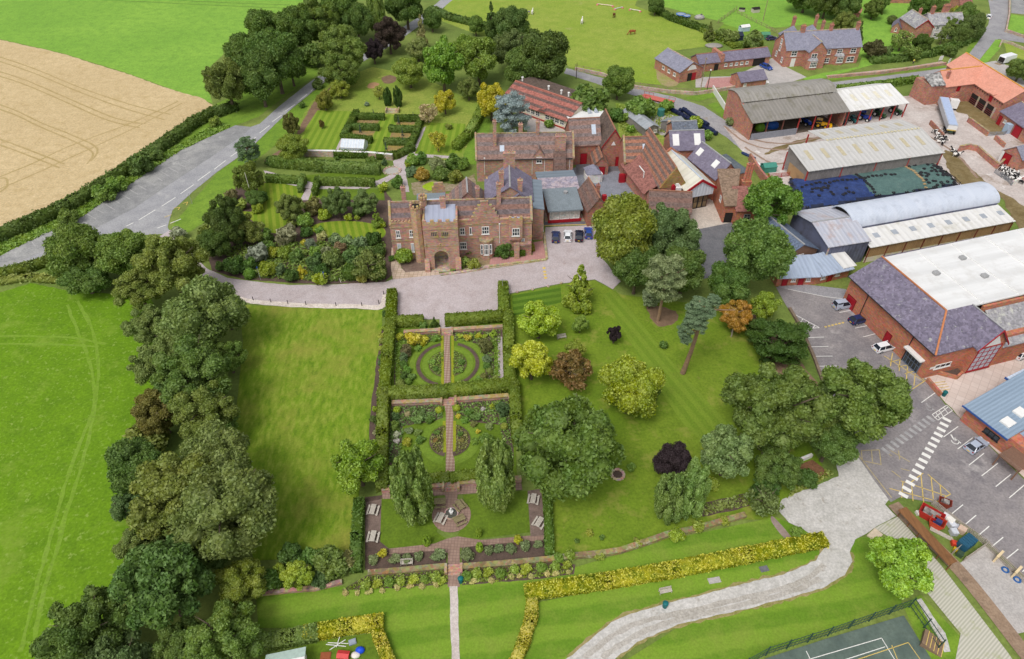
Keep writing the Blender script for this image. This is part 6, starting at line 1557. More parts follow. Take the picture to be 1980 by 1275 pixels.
T(250,975,70,'feather',(.07,.12,.06),'blue green tree under the dark one bulging into the meadow',1.0,.8,group=BELT)
T(270,1060,90,'feather',GG,'grey green tree between the fresh green tree and the biggest crown',.9,1.5,group=BELT)
T(400,1065,110,'feather',DG,'dark tree under the lower edge of the biggest crown',.8,1,group=BELT)
T(110,1250,90,'shrub',DG,'dark thicket at the meadow side of the bottom left corner',.8,.3,group=BELT)
T(575,1112,66,'clumpy',YG,'bright yellow green round tree in the border below the left lawn',.9,.8)
T(692,898,104,'clumpy',(.16,.25,.025),'yellow green tree beside the formal garden hedge',1.0,1.5)
T(795,944,98,'column',(.115,.165,.05),'upright poplar like tree left of the fountain circle',2.15,.6,group='pair of upright trees by the fountain')
T(958,924,92,'column',(.115,.165,.05),'upright poplar like tree right of the fountain circle',2.15,.6,group='pair of upright trees by the fountain')
T(1100,866,214,'dome',(.070,.112,.030),'huge round dark green oak on the park lawn',.92,3,var=2)
T(1218,750,122,'round',(.165,.20,.018),'yellow green beech on the park lawn beside the huge oak',1.05,1)
T(1248,760,60,'round',DG,'dark tree half hidden behind the yellow green beech',1.2,1)
T(1122,552,78,'cone',(.16,.22,.025),'yellow green conical tree at the edge of the drive',1.3,.6)
T(1042,618,86,'clumpy',(.36,.52,.02),'bright lime tree beside the upper garden hedge',.9,1.2,group='golden trees beside the formal garden')
T(1028,695,90,'clumpy',BY,'brightest golden yellow tree beside the formal garden hedge',1.0,1.2,group='golden trees beside the formal garden')
T(1102,716,92,'wispy',(.13,.085,.045),'brown thinly leaved tree above the huge oak',.85,.8)
T(1102,712,76,'feather',(.11,.085,.038),'brownish bushy tree between the golden tree and the oak',.8,.6)
T(1112,678,44,'clumpy',(.17,.22,.03),'little yellow green tree behind the brown tree',1,.8)
T(1122,626,36,'clumpy',LG,'small green sapling on the park lawn',1.1,.5)
T(1188,645,30,'clumpy',PU,'small purple leaved sapling alone on the park lawn',1.3,.8)
T(1302,893,74,'round',PU,'dark purple leaved tree above the twin topped poplar',.95,.8)
T(1298,962,78,'column',(.11,.17,.055),'left stem of the twin topped tree on the lower lawn',1.7,.5)
T(1336,950,84,'column',(.11,.17,.055),'right stem of the twin topped tree on the lower lawn',1.8,.5)
T(1205,455,136,'round',(.115,.135,.026),'large yellowing sycamore in front of the school courtyard',1.1,3)
T(1290,450,120,'feather',(.075,.12,.062),'blue green tree right of the large sycamore',1.0,3)
T(1232,520,90,'round',DG,'dark tree at the bend of the drive below the sycamore',1,2)
T(1325,520,90,'round',DG,'dark tree between the pine and the paved school yard',1,2)
T(1288,535,92,'cedar',(.14,.17,.11),'tall grey green pine with a bare brown trunk',1.35,5.5,mat=PINEBARK)
T(1258,575,40,'cedar',(.14,.19,.14),'small blue grey fir under the tall pine',1.1,.8)
T(1492,392,108,'clumpy',(.078,.145,.03),'fresh green tree beside the brick cottage of the school',1.1,2)
T(1455,490,136,'round',(.07,.125,.038),'broad green tree above the car park entrance',1.05,3)
T(1412,552,90,'round',(.06,.105,.03),'dark green tree below the paved school yard',1,2)
T(1424,612,70,'feather',(.22,.125,.022),'orange brown autumn tree on the edge of the park lawn',.95,1)
T(1478,592,56,'clumpy',(.16,.24,.025),'yellow green tree beside the car park kerb',1.2,.8)
T(1510,660,122,'cedar',YW,'spreading dark yew along the car park kerb',.75,.5)
T(1470,640,60,'cedar',YW,'smaller dark yew left of the spreading one',.8,.5)
T(1500,790,190,'feather',(.085,.125,.038),'large olive tree beside the lower car park',.95,3)
T(1560,800,120,'feather',(.075,.11,.034),'olive tree joined to the large one beside the car park',1,3)
T(1668,780,178,'feather',(.078,.122,.036),'large green tree overhanging the middle of the car park',.95,4)
T(1608,850,100,'round',DG,'dark tree over the red bark bed',.9,2)
T(1408,872,112,'clumpy',(.10,.145,.07),'grey green whitebeam beside the purple tree',.95,2)
T(1500,905,100,'feather',DG,'dark low tree beside the white gravel turning place',.8,1)
T(1478,968,70,'wispy',(.08,.11,.05),'thin grey shrubby tree at the end of the lower lawn',.8,.5)
T(1742,1092,118,'clumpy',(.20,.33,.03),'bright light green maple beside the striped concrete',1.0,1.5)
T(1540,1028,26,'clumpy',LG,'small self sown sapling at the end of the golden hedge',1,.3)
T(437,160,88,'feather',(.075,.095,.032),'olive brown tree at the corner of the wheat field',1.1,2,group=FAR)
T(500,150,90,'round',DG,'dark tree beside the road next to the wheat field corner',1.1,2,group=FAR)
T(470,115,80,'round',(.06,.095,.03),'tree standing behind the two at the wheat field corner',1.1,2,group=FAR)
T(530,110,106,'round',DG,'tall dark tree halfway along the far road',1.1,3,group=FAR)
T(560,125,60,'round',DG,'dark tree overhanging the far road verge',1.1,2,group=FAR)
T(512,62,76,'round',(.06,.10,.03),'tree on the field edge above the tall dark one',1.1,2,group=FAR)
T(570,60,86,'round',(.055,.095,.028),'bushy dark tree on the field edge near the top',1.1,2,group=FAR)
T(612,40,90,'feather',(.07,.11,.03),'lighter green tree among the dark ones near the top',1.1,2,group=FAR)
T(655,22,84,'round',(.06,.105,.03),'dark tree touching the top edge beside the field',1.1,2,group=FAR)
T(690,40,60,'round',DG,'dark tree left of the tall column tree',1.2,2,group=FAR)
T(600,105,60,'shrub',DG,'dark thicket on the bank above the far road',.8,.2,group=FAR)
T(728,28,42,'column',(.09,.14,.035),'tall column shaped tree near the top edge',2.0,1)
T(785,10,76,'round',DG,'dark tree behind the purple beech at the top edge',1,2,group=FAR)
T(835,38,40,'round',DG,'small dark tree beside the end of the far road',1,1,group=FAR)
T(752,68,66,'feather',(.034,.026,.036),'broad copper beech with dark purple leaves behind the orchard',1.0,1)
T(722,98,40,'feather',PU,'narrow blackish purple tree left of the copper beech',1.2,.6)
T(662,98,96,'feather',(.105,.145,.042),'spreading light olive tree beside the far road',1.0,2)
T(658,140,76,'feather',(.09,.125,.036),'lower olive tree below the spreading one at the far road',.9,.8)
T(814,62,34,'cone',(.16,.16,.09),'pale brownish pointed conifer behind the orchard',2.0,.4)
T(808,95,50,'feather',(.11,.14,.06),'grey green tree at the foot of the pale conifer',.9,.5)
T(856,122,82,'clumpy',(.12,.21,.03),'tall bright green tree in the middle of the orchard',1.25,1.5)
T(792,140,66,'round',(.12,.165,.035),'low spreading green tree in the orchard',.85,.8)
T(925,112,80,'clumpy',(.115,.18,.035),'light green tree right of the tall bright one',1.1,2)
T(900,90,50,'clumpy',(.12,.19,.03),'small bright tree behind the two green orchard trees',1.1,1)
T(906,172,44,'feather',(.10,.13,.045),'thin olive tree beside the golden shrub in the orchard',1.0,.5)
T(950,36,36,'cone',(.045,.08,.03),'dark pointed conifer beside the paddock',1.8,1)
T(920,50,34,'round',(.08,.13,.035),'small green tree under the dark conifer',1,.6)
T(990,45,70,'round',(.055,.09,.035),'dark round tree on the paddock edge',1.0,1)
T(985,95,76,'feather',(.075,.105,.05),'grey green tree behind the long classroom roof',1.0,1.5)
T(1055,112,104,'round',(.058,.085,.03),'big dark evergreen oak beside the farm lane',1.0,1.5)
T(1010,130,80,'round',DG,'dark tree between the oak and the classroom roof',1.0,1)
T(1140,195,82,'shrub',(.09,.14,.045),'bushy mixed green tree behind the white flat roof',.85,.3)
T(1196,160,62,'round',(.075,.12,.03),'round tree on the verge of the farm lane',1.0,.8)
T(860,196,44,'clumpy',(.46,.44,.015),'bright yellow shrub like tree in the orchard',1.1,.6)
T(950,195,62,'clumpy',GO,'golden orange tree beside the blue cedar',1.2,1)
T(990,218,78,'cedar',BL,'silvery blue cedar behind the rear range of the manor',1.15,.8)
T(749,188,20,'column',YW,'left of the two upright yews at the orchard steps',1.8,.1,group='pair of upright yews')
T(769,188,22,'column',YW,'right of the two upright yews at the orchard steps',1.8,.1,group='pair of upright yews')
T(732,178,26,'wispy',(.19,.21,.05),'small pale apple tree beside the upright yews',1,.5)
T(828,218,44,'wispy',(.26,.21,.15),'bare grey dead tree beside the bright yellow one',.9,.3,mat=DEADWOOD)
T(846,272,40,'wispy',(.36,.34,.03),'thin tree with yellow leaves on the small orchard lawn',1.1,.4)
T(845,318,40,'spiky',(.17,.20,.12),'weeping grey green tree beside the orchard path',.9,.2)
T(656,172,40,'clumpy',(.17,.20,.03),'yellowish round shrub tree beside the far road',.95,.3)
T(627,194,34,'feather',(.12,.13,.03),'brownish green bush tree on the bank beside the far road',1.2,.3)
T(563,240,34,'feather',(.07,.075,.03),'dark brownish holly at the corner of the striped orchard lawn',1.3,.4)
T(567,287,66,'round',(.12,.165,.03),'round yellowish green tree at the end of the orchard wall',.8,.4)
T(622,240,12,'feather',(.09,.07,.03),'tiny dark sapling in the middle of the striped orchard lawn',1.5,.2)
T(478,290,52,'cedar',(.075,.12,.085),'blue green pine beside the road above the flagpole',1.1,1.5,mat=PINEBARK)
T(482,345,62,'clumpy',(.085,.12,.03),'olive green tree beside the flagpole',1.1,.8)
T(495,385,40,'round',DG,'dark round bush tree behind the flagpole foot',.9,.3)
T(440,430,84,'feather',(.05,.08,.03),'dark cypress like tree beside the drive, tallest of the west garden',1.3,.6)
T(415,470,60,'round',DG,'dark tree at the drive below the cypress like tree',1.1,.4)
T(478,445,62,'clumpy',(.13,.16,.05),'pale yellowish tree beside the striped garden lawn',1,.5)
T(560,402,56,'feather',(.11,.14,.05),'small grey green fruit tree on the striped garden lawn',1,.8)
T(652,392,54,'feather',(.085,.125,.055),'grey green tree above the oval lawn',1.2,.4)
T(705,392,54,'feather',(.09,.13,.06),'grey green tree above the oval lawn nearer the house',1,.4)
T(728,420,32,'cone',(.13,.20,.03),'light green conical tree beside the house end of the oval lawn',1.3,.2)
T(712,515,70,'wispy',(.10,.13,.05),'drooping cotoneaster tree between two dark yew balls',.9,.6)
for(px,py,w,k,c,l,a)in[
(1640,8,60,'round',DG,'dark tree at the top edge behind the farmhouse',1),(1600,2,66,'round',(.06,.09,.03),'olive tree at the top edge above the farmhouse garden',1),
(1560,-8,70,'round',DG,'dark wood edge tree at the top above the farm field',.9),(1632,44,44,'feather',(.10,.13,.04),'yellowish tree behind the farmhouse roof',1),
(1662,62,24,'cone',(.06,.09,.035),'dark slim conifer at the right end of the farmhouse',1.7),(1700,6,40,'round',MG,'green tree at the top edge left of the cottage',.9),
(1785,10,48,'round',(.06,.11,.03),'dark green tree behind the white cottage',1),(1810,18,40,'round',DG,'dark tree right behind the white cottage',1),
(1850,26,30,'clumpy',(.20,.22,.03),'yellowish tree beside the white cottage gable',1),(1868,28,44,'round',(.075,.12,.035),'green tree between the white cottage and the village road',1),
(1880,52,46,'round',(.06,.09,.04),'grey green tree beside the parked white car',1.1),(1786,84,38,'round',(.05,.085,.025),'dark round tree in front of the white cottage',1),
(1825,66,26,'wispy',(.10,.14,.05),'thin climbing tree against the white cottage wall',1.5),(1745,78,50,'wispy',(.12,.16,.055),'weeping pale green tree on the cottage lawn',.8),
(1690,95,44,'shrub',(.05,.05,.035),'dark purplish bush tree at the farmhouse corner',.8),(1975,135,50,'round',(.08,.12,.04),'round bush tree at the right edge behind the trailers',.9),
(1268,12,36,'round',DG,'dark tree on the paddock boundary near the top',.9),(1372,60,30,'cone',(.09,.115,.04),'olive conifer in the farmhouse garden',1.2),
(1415,70,34,'shrub',(.10,.14,.05),'grey green garden bush tree beside the blue trampoline',.8),(1455,78,40,'shrub',(.085,.12,.045),'leafy bush tree beside the greenhouse of the farm',.8),
(1838,52,40,'feather',(.09,.13,.04),'green tree behind the chimneys of the white cottage',1),(1858,66,40,'round',(.065,.10,.035),'dark tree on the garden corner nearest the village road',1),(1840,98,26,'shrub',(.07,.11,.035),'bush tree in the cottage hedge near the terracotta barn',.8),(1712,100,30,'shrub',(.06,.09,.04),'dark bush tree left of the weeping garden tree',.8),(1765,102,34,'shrub',(.075,.12,.035),'leafy bush tree behind the cottage hedge',.8),(1690,18,40,'feather',(.08,.12,.035),'green tree beside the brick garden wall',.9),(1396,66,26,'shrub',(.10,.14,.045),'green bush tree at the left of the farm garden',.8),
(1762,58,10,'ball',(.06,.09,.03),'tiny clipped tree behind the brick garden shed',1),(1725,38,18,'ball',(.06,.085,.035),'round clipped bush tree on the cottage lawn',.8)]:
 T(px,py,w,k,c,l,a,.4)
def scots_pine():
 base=P(1320,722);top=P(1362,592,16.5)
 t=empty('pine_tree',base,0,'tall leaning pine with a long bare trunk and tufts on one side','tree')
 v=top-base;b=MB()
 pts=[tuple(v*k+Vector((math.sin(k*3)*.25,0,0)))for k in(0,.15,.35,.55,.75,.9,1.0)]
 b.tube(pts,[.5,.4,.36,.32,.25,.18,.1],10)
 br=[]
 for k,px,py,z in((.62,1325,640,10.5),(.66,1335,645,11),(.86,1345,600,15),(.92,1400,600,15.6),(.95,1352,582,17),(.8,1390,590,14.5),(.9,1420,600,15.2)):
  q=P(px,py,z)-base;p=v*k;m=(p+q)/2+Vector((0,0,.4))
  b.tube([tuple(p),tuple(m),tuple(q)],[.16,.12,.06],6)
 b.build('trunk',PINEBARK,t)
 for px,py,z,w,asp in((1352,598,15.6,74,.55),(1346,622,14.2,66,.5),(1324,640,12.5,42,.7),(1326,656,11.2,30,.6),(1380,582,16.8,40,.5)):
  c=P(px,py,z)-base;r=w*.42*mpp(px,py,z);_seq[0]+=1
  o=link(bpy.data.objects.new('crown',crown_mesh('cedar',_seq[0]%3)),t)
  o.location=c;o.scale=(r,r,r*asp*1.5);o.color=(.20,.29,.15,1)
 return t
scots_pine()
def bare_sapling(px,py,h,label):
 b=MB();rnd=random.Random(3)
 b.tube([(0,0,0),(-.2,.1,h*.5),(-.6,.2,h)],[.14,.1,.03],6)
 for i in range(6):
  z=h*(.5+.08*i);x=-.2-.4*(z/h-.5)*2
  b.tube([(x,.15,z),(x+rnd.uniform(-1.8,1.8),rnd.uniform(-1.2,1.2),z+rnd.uniform(.4,1.3))],[.06,.02],5)
 o=b.build('dead_tree',DEADWOOD);o.location=P(px,py)
 return tag(o,label,'tree')
bare_sapling(1414,652,7,'grey leafless tree in front of the orange autumn tree')
# ============== hedges
HG=(.080,.115,.016)
FH='clipped yew hedges of the formal garden'
def H(px,w,h,col,label,**k):return hedge('hedge',px,w,h,col,label,**k)
H([(759,577),(757,630)],2.0,1.8,HG,'clipped hedge arm on the left of the gravel forecourt',group=FH)
H([(768,629),(810,627)],2.0,1.7,HG,'low hedge left of the garden steps, at the forecourt edge',group=FH)
H([(973,562),(974,612)],2.0,1.8,HG,'clipped hedge arm on the right of the gravel forecourt',group=FH)
H([(872,626),(978,618)],2.1,1.8,HG,'clipped hedge right of the garden steps, at the forecourt edge',group=FH)
H([(757,636),(750,700),(746,752)],1.9,2.0,HG,'tall hedge on the left of the upper garden room',group=FH)
H([(983,620),(984,690),(986,742)],1.9,2.0,HG,'tall hedge on the right of the upper garden room',group=FH)
H([(745,770),(855,766)],2.2,1.9,HG,'cross hedge left of the path between the two garden rooms',group=FH)
H([(876,763),(988,752)],2.2,1.9,HG,'cross hedge right of the path between the two garden rooms',group=FH)
H([(743,774),(741,850),(740,942)],1.8,2.0,HG,'tall hedge on the left of the lower garden room',group=FH)
H([(994,758),(998,820),(1001,850)],1.8,2.0,HG,'tall hedge on the right of the lower garden room',group=FH)
H([(806,936),(858,930)],1.8,1.2,HG,'short hedge left of the path above the fountain terrace',group=FH)
H([(882,929),(924,923)],1.8,1.2,HG,'short hedge right of the path above the fountain terrace',group=FH)
H([(696,982),(692,1048),(690,1100)],1.5,1.6,(.06,.105,.028),'hedge between the left lawn and the fountain terrace')
H([(1058,960),(1062,1070)],1.2,1.3,(.065,.115,.028),'hedge between the fountain terrace and the park lawn')
GH=(.32,.32,.016)
GRP='golden variegated hedges on the lower lawn'
H([(1030,1148),(1170,1128),(1300,1106),(1440,1078),(1580,1050)],2.1,1.1,GH,'long golden hedge running up to the white gravel',leaf=.12,dens=55,group=GRP)
H([(1030,1158),(1026,1200),(1012,1245),(990,1300)],1.5,1.0,(.26,.25,.02),'golden hedge turning down to the bottom edge',leaf=.12,dens=55,group=GRP)
H([(602,1228),(670,1216),(728,1208)],1.9,1.1,(.42,.42,.012),'brightest yellow hedge beside the junk corner',leaf=.12,dens=55,group=GRP)
H([(726,1214),(738,1245),(760,1300)],1.5,1.1,(.27,.25,.02),'yellow brown hedge right of the junk corner',leaf=.12,dens=55,group=GRP)
for o in[x for x in COL.objects if x.get('group')==GRP]:o.data.materials[0]=VARIEG
H([(505,1248),(560,1238),(602,1230)],2.0,1.2,(.085,.13,.04),'green end of the yellow hedge beside the bushy trees',leaf=.14,dens=40)
z2=lambda L:[(480+x/3.75,80+y/3.75)for x,y in L]
OH='clipped hedge rooms in the orchard'
HC=(.048,.080,.020)
for(l,px)in[('long hedge down the left side of the orchard hedge rooms',[(785,540),(735,640),(700,700)]),('top left hedge of the orchard rooms beside the stone steps',[(800,565),(970,568)]),('second cross hedge on the left of the striped grass walk',[(760,640),(930,645)]),
('third cross hedge on the left, behind the white glasshouse',[(700,715),(880,735)]),('low hedge in front of the white glasshouse',[(650,840),(852,842)]),('top right hedge of the orchard rooms beside the stone steps',[(1085,580),(1230,580)]),
('long hedge down the right side of the orchard hedge rooms',[(1250,590),(1215,700),(1170,795)]),('second cross hedge on the right of the striped grass walk',[(1045,655),(1215,662)]),('third cross hedge on the right of the striped grass walk',[(1010,748),(1175,752)]),('bottom hedge on the right beside the pink gravel path',[(955,852),(1080,845),(1185,800)])]:
 H(z2(px),1.7,1.7,HC,l,group=OH,leaf=.2,dens=16)
H([(931,218),(922,240),(905,268),(884,288)],2.2,2.2,(.10,.145,.028),'tall clipped hedge between the orchard lawn and the manor',leaf=.2,dens=16)
H([(534,322),(620,330),(728,336)],2.2,2.6,(.072,.115,.032),'long pleached hedge below the orchard wall',leaf=.22,dens=16)
H([(522,352),(588,356)],1.4,2.0,(.075,.12,.032),'short pleached hedge left of the pink garden path',leaf=.2,dens=16)
H([(588,352),(582,372)],1.2,2.0,(.065,.105,.03),'hedge end turning along the pink garden path on its left',leaf=.2,dens=16)
H([(616,358),(720,360)],1.4,2.0,(.075,.12,.032),'long pleached hedge right of the pink garden path',leaf=.2,dens=16)
H([(616,356),(610,378)],1.2,2.0,(.065,.105,.03),'hedge end turning along the pink garden path on its right',leaf=.2,dens=16)
H([(-20,472),(60,440),(130,408),(200,366),(270,320),(330,278),(380,242),(410,228),(450,214)],3.0,2.2,(.050,.080,.028),'long dark field hedge between the wheat and the road',leaf=.28,dens=14,bumpy=.35)
for i,(px,py,w,l)in enumerate([(200,372,46,'green bush swelling out of the field hedge nearest the parking bays'),(270,318,50,'dark bush in the middle of the field hedge'),(300,300,30,'bush with white flowers in the field hedge'),(225,355,40,'light green bush beside the widest part of the layby'),(415,236,24,'yellowish bush near the wheat field corner'),(130,420,40,'low bush at the near end of the field hedge')]):
 shrub(px,py,w,'shrub',[(.10,.16,.04),(.06,.095,.035),(.07,.11,.04),(.11,.18,.04),(.13,.19,.04),(.09,.14,.04)][i],l)
H([(0,536),(60,522),(90,512)],2.2,1.6,(.085,.12,.035),'rough hedge along the road above the left meadow',leaf=.22,dens=14,bumpy=.3)
H([(-10,548),(60,540),(120,545)],2.0,.9,(.15,.18,.06),'strip of tall pale weeds along the left meadow',leaf=.22,dens=12,bumpy=.3)
H([(1276,28),(1300,40),(1340,54),(1366,62)],2.6,1.8,(.045,.075,.024),'dark hedge between the paddock and the farm garden',leaf=.3,dens=9,bumpy=.3)
H([(1358,62),(1385,74),(1418,93)],1.8,1.5,(.12,.17,.035),'light green hedge below the farm garden',leaf=.28,dens=9)
H([(1420,92),(1468,88)],2.0,1.6,(.11,.16,.03),'clipped hedge behind the farm outbuildings',leaf=.28,dens=9)
H([(1622,178),(1700,170),(1768,160)],1.8,2.0,(.075,.125,.028),'clipped hedge behind the pale tractor shed',leaf=.28,dens=10)
H([(1690,122),(1740,118),(1800,108),(1850,92),(1888,74)],2.4,2.0,(.06,.10,.032),'bushy hedge along the front of the cottage garden',leaf=.3,dens=9,bumpy=.4)
H([(838,24),(870,38),(910,48),(940,56)],2.6,2.0,(.05,.085,.028),'dark hedge between the far road and the paddock',leaf=.3,dens=9,bumpy=.3)
# ============== garden walls, fences, furniture, vehicles, animals
def wall(px,w,h,mat,label,cap=None,name='garden_wall',cat='wall',group=None,raw=False):
 pts=[P(x,y)for x,y in px];o=pts[0].copy();t=empty(name,o,0,label,cat,group);m=MB();c=MB()
 for a,b in zip(pts,pts[1:]):
  d=(b-a).normalized();e=d*w*.48;p,q=a-o-e*(0 if a is pts[0]else 1),b-o
  dz=.006*(len(m.v)//8%2)
  m.bar(tuple(p+Vector((0,0,h/2-.05+dz))),tuple(q+Vector((0,0,h/2-.05+dz))),w,h+.1)
  if cap:c.bar(tuple(p+Vector((0,0,h+.068+dz))),tuple(q+Vector((0,0,h+.068+dz))),w+.14,.12)
 m.build('wall',mat,t)
 if cap:c.build('coping',cap,t)
 return t
def fence(px,h,step,mat,label,rails=2,name='fence',pw=.12,mesh=0.0,group=None,closed=False,post=None):
 pts=[P(x,y)for x,y in px];o=pts[0].copy();t=empty(name,o,0,label,'fence',group);r=MB();pm=None
 for a,b in zip(pts,pts[1:]):
  L=(b-a).length;n=max(1,round(L/step))
  for i in range(n+(b is pts[-1])):
   p=a+(b-a)*(i/n)-o
   if pm is None:k=MB();k.box(-pw/2,pw/2,-pw/2,pw/2,-.05,h);pm=k.mesh('post',post or mat)
   q=link(bpy.data.objects.new('post',pm),t);q.location=p
  for i in range(rails):
   z=h*(i+.7)/rails-.05;r.bar(tuple(a-o+Vector((0,0,z))),tuple(b-o+Vector((0,0,z))),.05,.12)
  if mesh:
   m=int(L/mesh)
   for i in range(m):p=a+(b-a)*(i/m)-o;r.bar((p.x,p.y,.05),(p.x,p.y,h-.05),.025)
 r.build('rail',mat,t)
 return t
SANDW=masonry('garden_wall_stone',G(176,140,126),G(190,156,142),G(150,118,104),G(150,140,90),lich=(.58,.7))
MOSSW=masonry('mossy_wall_stone',G(138,126,84),G(156,144,104),G(116,104,70),G(186,176,154),lich=(.56,.68))
LICHW=masonry('lichened_rubble',G(176,160,130),G(192,178,150),G(140,124,92),G(150,150,80),lich=(.5,.62))
W=wall
W([(781,646),(852,642)],.7,.55,SANDW,'pinkish stone wall left of the upper garden steps',COPING,group='low walls of the formal garden')
W([(874,641),(972,635)],.7,.55,SANDW,'pinkish stone wall right of the upper garden steps',COPING,group='low walls of the formal garden')
W([(758,783),(856,779)],.7,.6,SANDW,'pinkish stone wall left of the middle garden steps',COPING,group='low walls of the formal garden')
W([(880,777),(985,769),(994,784)],.7,.6,SANDW,'pinkish stone wall right of the middle garden steps',COPING,group='low walls of the formal garden')
W([(739,950),(858,943)],.7,.7,SANDW,'pinkish stone wall left of the steps above the fountain',COPING,group='low walls of the formal garden')
W([(886,938),(1008,930)],.7,.7,SANDW,'pinkish stone wall right of the steps above the fountain',COPING,group='low walls of the formal garden')
W([(712,1111),(790,1105),(864,1098)],.8,.6,MOSSW,'mossy stone wall above the left flower border',group='mossy lower walls')
W([(891,1099),(970,1093),(1055,1085),(1115,1077),(1160,1073),(1200,1067),(1250,1050),(1290,1036),(1340,1026),(1440,998)],.8,.6,MOSSW,'long mossy stone wall between the park lawn and the lower lawn',group='mossy lower walls')
W([(500,1150),(560,1144),(610,1140),(662,1127)],.6,.5,SANDW,'low reddish wall under the bushes at the foot of the left lawn')
W([(590,302),(650,303),(720,306),(760,310)],.6,1.6,STONEB,'stone orchard wall with a white coping above the pleached hedge',WHITEW)
W([(1526,598),(1545,630),(1572,690),(1600,765)],.5,.5,mottled('old_kerb_wall',[G(120,104,88),G(140,122,104),G(104,90,76)],.4,1,4),'low brown wall along the left side of the car park')
W([(1052,452),(1056,490),(1057,503)],.5,.5,LICHW,'mossy kerb wall between the red paving and the parked cars')
W([(946,517),(1000,510),(1056,504)],.5,.4,LICHW,'mossy kerb wall along the front of the red paving')
W([(852,533),(900,527),(945,519)],.6,.4,STONEB,'broken stone edging in front of the stony flower bed')
W([(1112,136),(1165,147),(1225,171),(1290,180),(1345,184)],.6,1.0,STONEB,'rough stone wall along the paddock side of the farm lane')
W([(1345,184),(1385,178),(1420,172)],.6,1.0,STONEB,'rough stone wall in front of the red paved court')
W([(1600,152),(1700,144),(1828,126)],.5,.9,SANDW,'pink stone wall along the village road')
W([(1951,0),(1950,30),(1944,62),(1985,76)],.5,1.0,STONEB,'pale stone wall round the lawn at the far village corner')
W([(1932,92),(1936,82),(1952,86),(1985,100)],.4,.9,STONEB,'pale stone wall beside the small grass triangle')
W([(1377,176),(1405,220)],.25,1.8,WHITEP,'white boarded fence leaning beside the open barn',name='boarded_fence',cat='fence')
W([(1870,236),(1908,264)],.4,1.4,BRICKF,'brick pen wall in front of the terracotta barn',COPING)
W([(1852,293),(1870,289),(1888,293),(1897,302),(1926,327)],.4,1.5,BRICKF,'curved brick pen wall in the middle of the farm yard',COPING)
W([(1926,327),(1940,315)],.4,1.3,BRICKF,'short brick pen wall at the end of the curved one',COPING)
W([(1797,241),(1822,268)],.4,1.3,BRICKR,'dark red yard wall behind the tipper lorry')
W([(1922,270),(1940,286)],.4,1.3,BRICKF,'brick stub wall beside the gabled red door shed')
W([(1955,358),(1985,346)],.4,1.2,WHITEW,'white pen wall with red rail at the right edge of the yard')
W([(1448,310),(1470,345),(1494,372)],.5,2.0,BRICKF,'brick yard wall beside the slate wing of the school')
W([(1522,903),(1568,884)],.4,.8,WHITEW,'white wall edge beside the red bark bed')
W([(1660,430),(1676,500)],.1,.1,WHITEP,'white strip')if False else None
WOODF=flat('weathered_fence_wood',G(150,132,108),.9,var=.2)
GALV=flat('galvanised_rail',G(150,154,160),.4,.4)
GMESH=flat('green_court_fence',G(58,84,72),.6)
BFEN=flat('black_fence_paint',G(40,42,44),.6)
fence([(1112,132),(1160,142),(1220,165),(1290,176),(1340,180)],1.3,3.0,WOODF,'post and rail fence along the paddock above the farm lane')
fence([(1425,26),(1452,40),(1492,60),(1502,66)],1.3,3.0,WOODF,'post and rail fence round the lawn behind the farmhouse')
fence([(1388,46),(1424,20)],1.6,3.0,WOODF,'wooden fence panel on the left of the farm garden lawn',3)
fence([(1908,263),(1940,262),(1962,250)],1.2,3.0,GALV,'galvanised gates closing the pen by the terracotta barn',5)
fence([(1826,340),(1843,352),(1862,372)],1.4,2.5,BFEN,'dark railing at the right end of the silage heap',3)
fence([(1922,335),(1948,352),(1955,360)],1.2,2.0,GALV,'grey gates in front of the cow pen',5)
fence([(1956,358),(1990,346)],1.3,3,REDS,'red railing of the cow pen at the right edge',3)
fence([(1484,345),(1510,343),(1545,338)],1.3,3,REDS,'red gates between the school wall and the cattle shed',4)
fence([(1440,1290),(1480,1268),(1600,1230),(1757,1175)],2.6,3.2,GMESH,'green mesh fence along the far side of the tennis court',3,mesh=.55)
fence([(1757,1175),(1785,1215),(1812,1255)],2.6,3.2,GMESH,'green mesh fence along the right side of the tennis court',3,mesh=.55)
fence([(1800,976),(1850,1016),(1900,1052),(1985,1135)],1.3,2.4,flat('grey_slatted_timber',G(168,158,146),.9),'grey slatted timber fence between the skip yard and the parking bays',5)
fence([(1868,1050),(1840,1072)],1.3,2.4,flat('grey_slatted_timber',G(168,158,146),.9),'grey timber fence dividing the skip yard from the tank',5)
fence([(1905,1056),(1862,1086)],1.3,2.4,flat('grey_slatted_timber',G(168,158,146),.9),'grey timber fence between the tank and the hardstanding',5)
fence([(152,562),(190,556)],1.0,2.4,WOODF,'broken wooden rail under the roadside trees')
fence([(1752,672),(1640,574)],.9,3.2,flat('dark_bollard',G(60,56,54),.6),'row of dark posts along the sports hall footway',1,name='post_row')
def screen():
 pts=[(1742,978),(1752,975),(1848,1081),(1840,1090)];c=P(1795,1030);t=empty('rusty_canopy',c,0,'long rust brown canopy roof between the walkway and the skip yard','canopy')
 rust=sheeting('rusty_sheet',G(126,88,56),G(142,100,64),0,.7,G(104,70,44),.5,.7,.8)
 a,b=P(1744,984,1.9),P(1842,1090,1.9);d=(b-a).normalized();n=Vector((-d.y,d.x,0))*.75
 m=MB();m.hexa([tuple(x-c+Vector((0,0,dz)))for dz in(0,.1)for x in(a-n,b-n,b+n,a+n)]);m.build('roof',rust,t)
 for i in range(6):
  p=a+(b-a)*(i/5*.98+.01)-c;k=MB();k.box(p.x-.06,p.x+.06,p.y-.06,p.y+.06,-.05,1.89);k.build('post',rust,t)
screen()
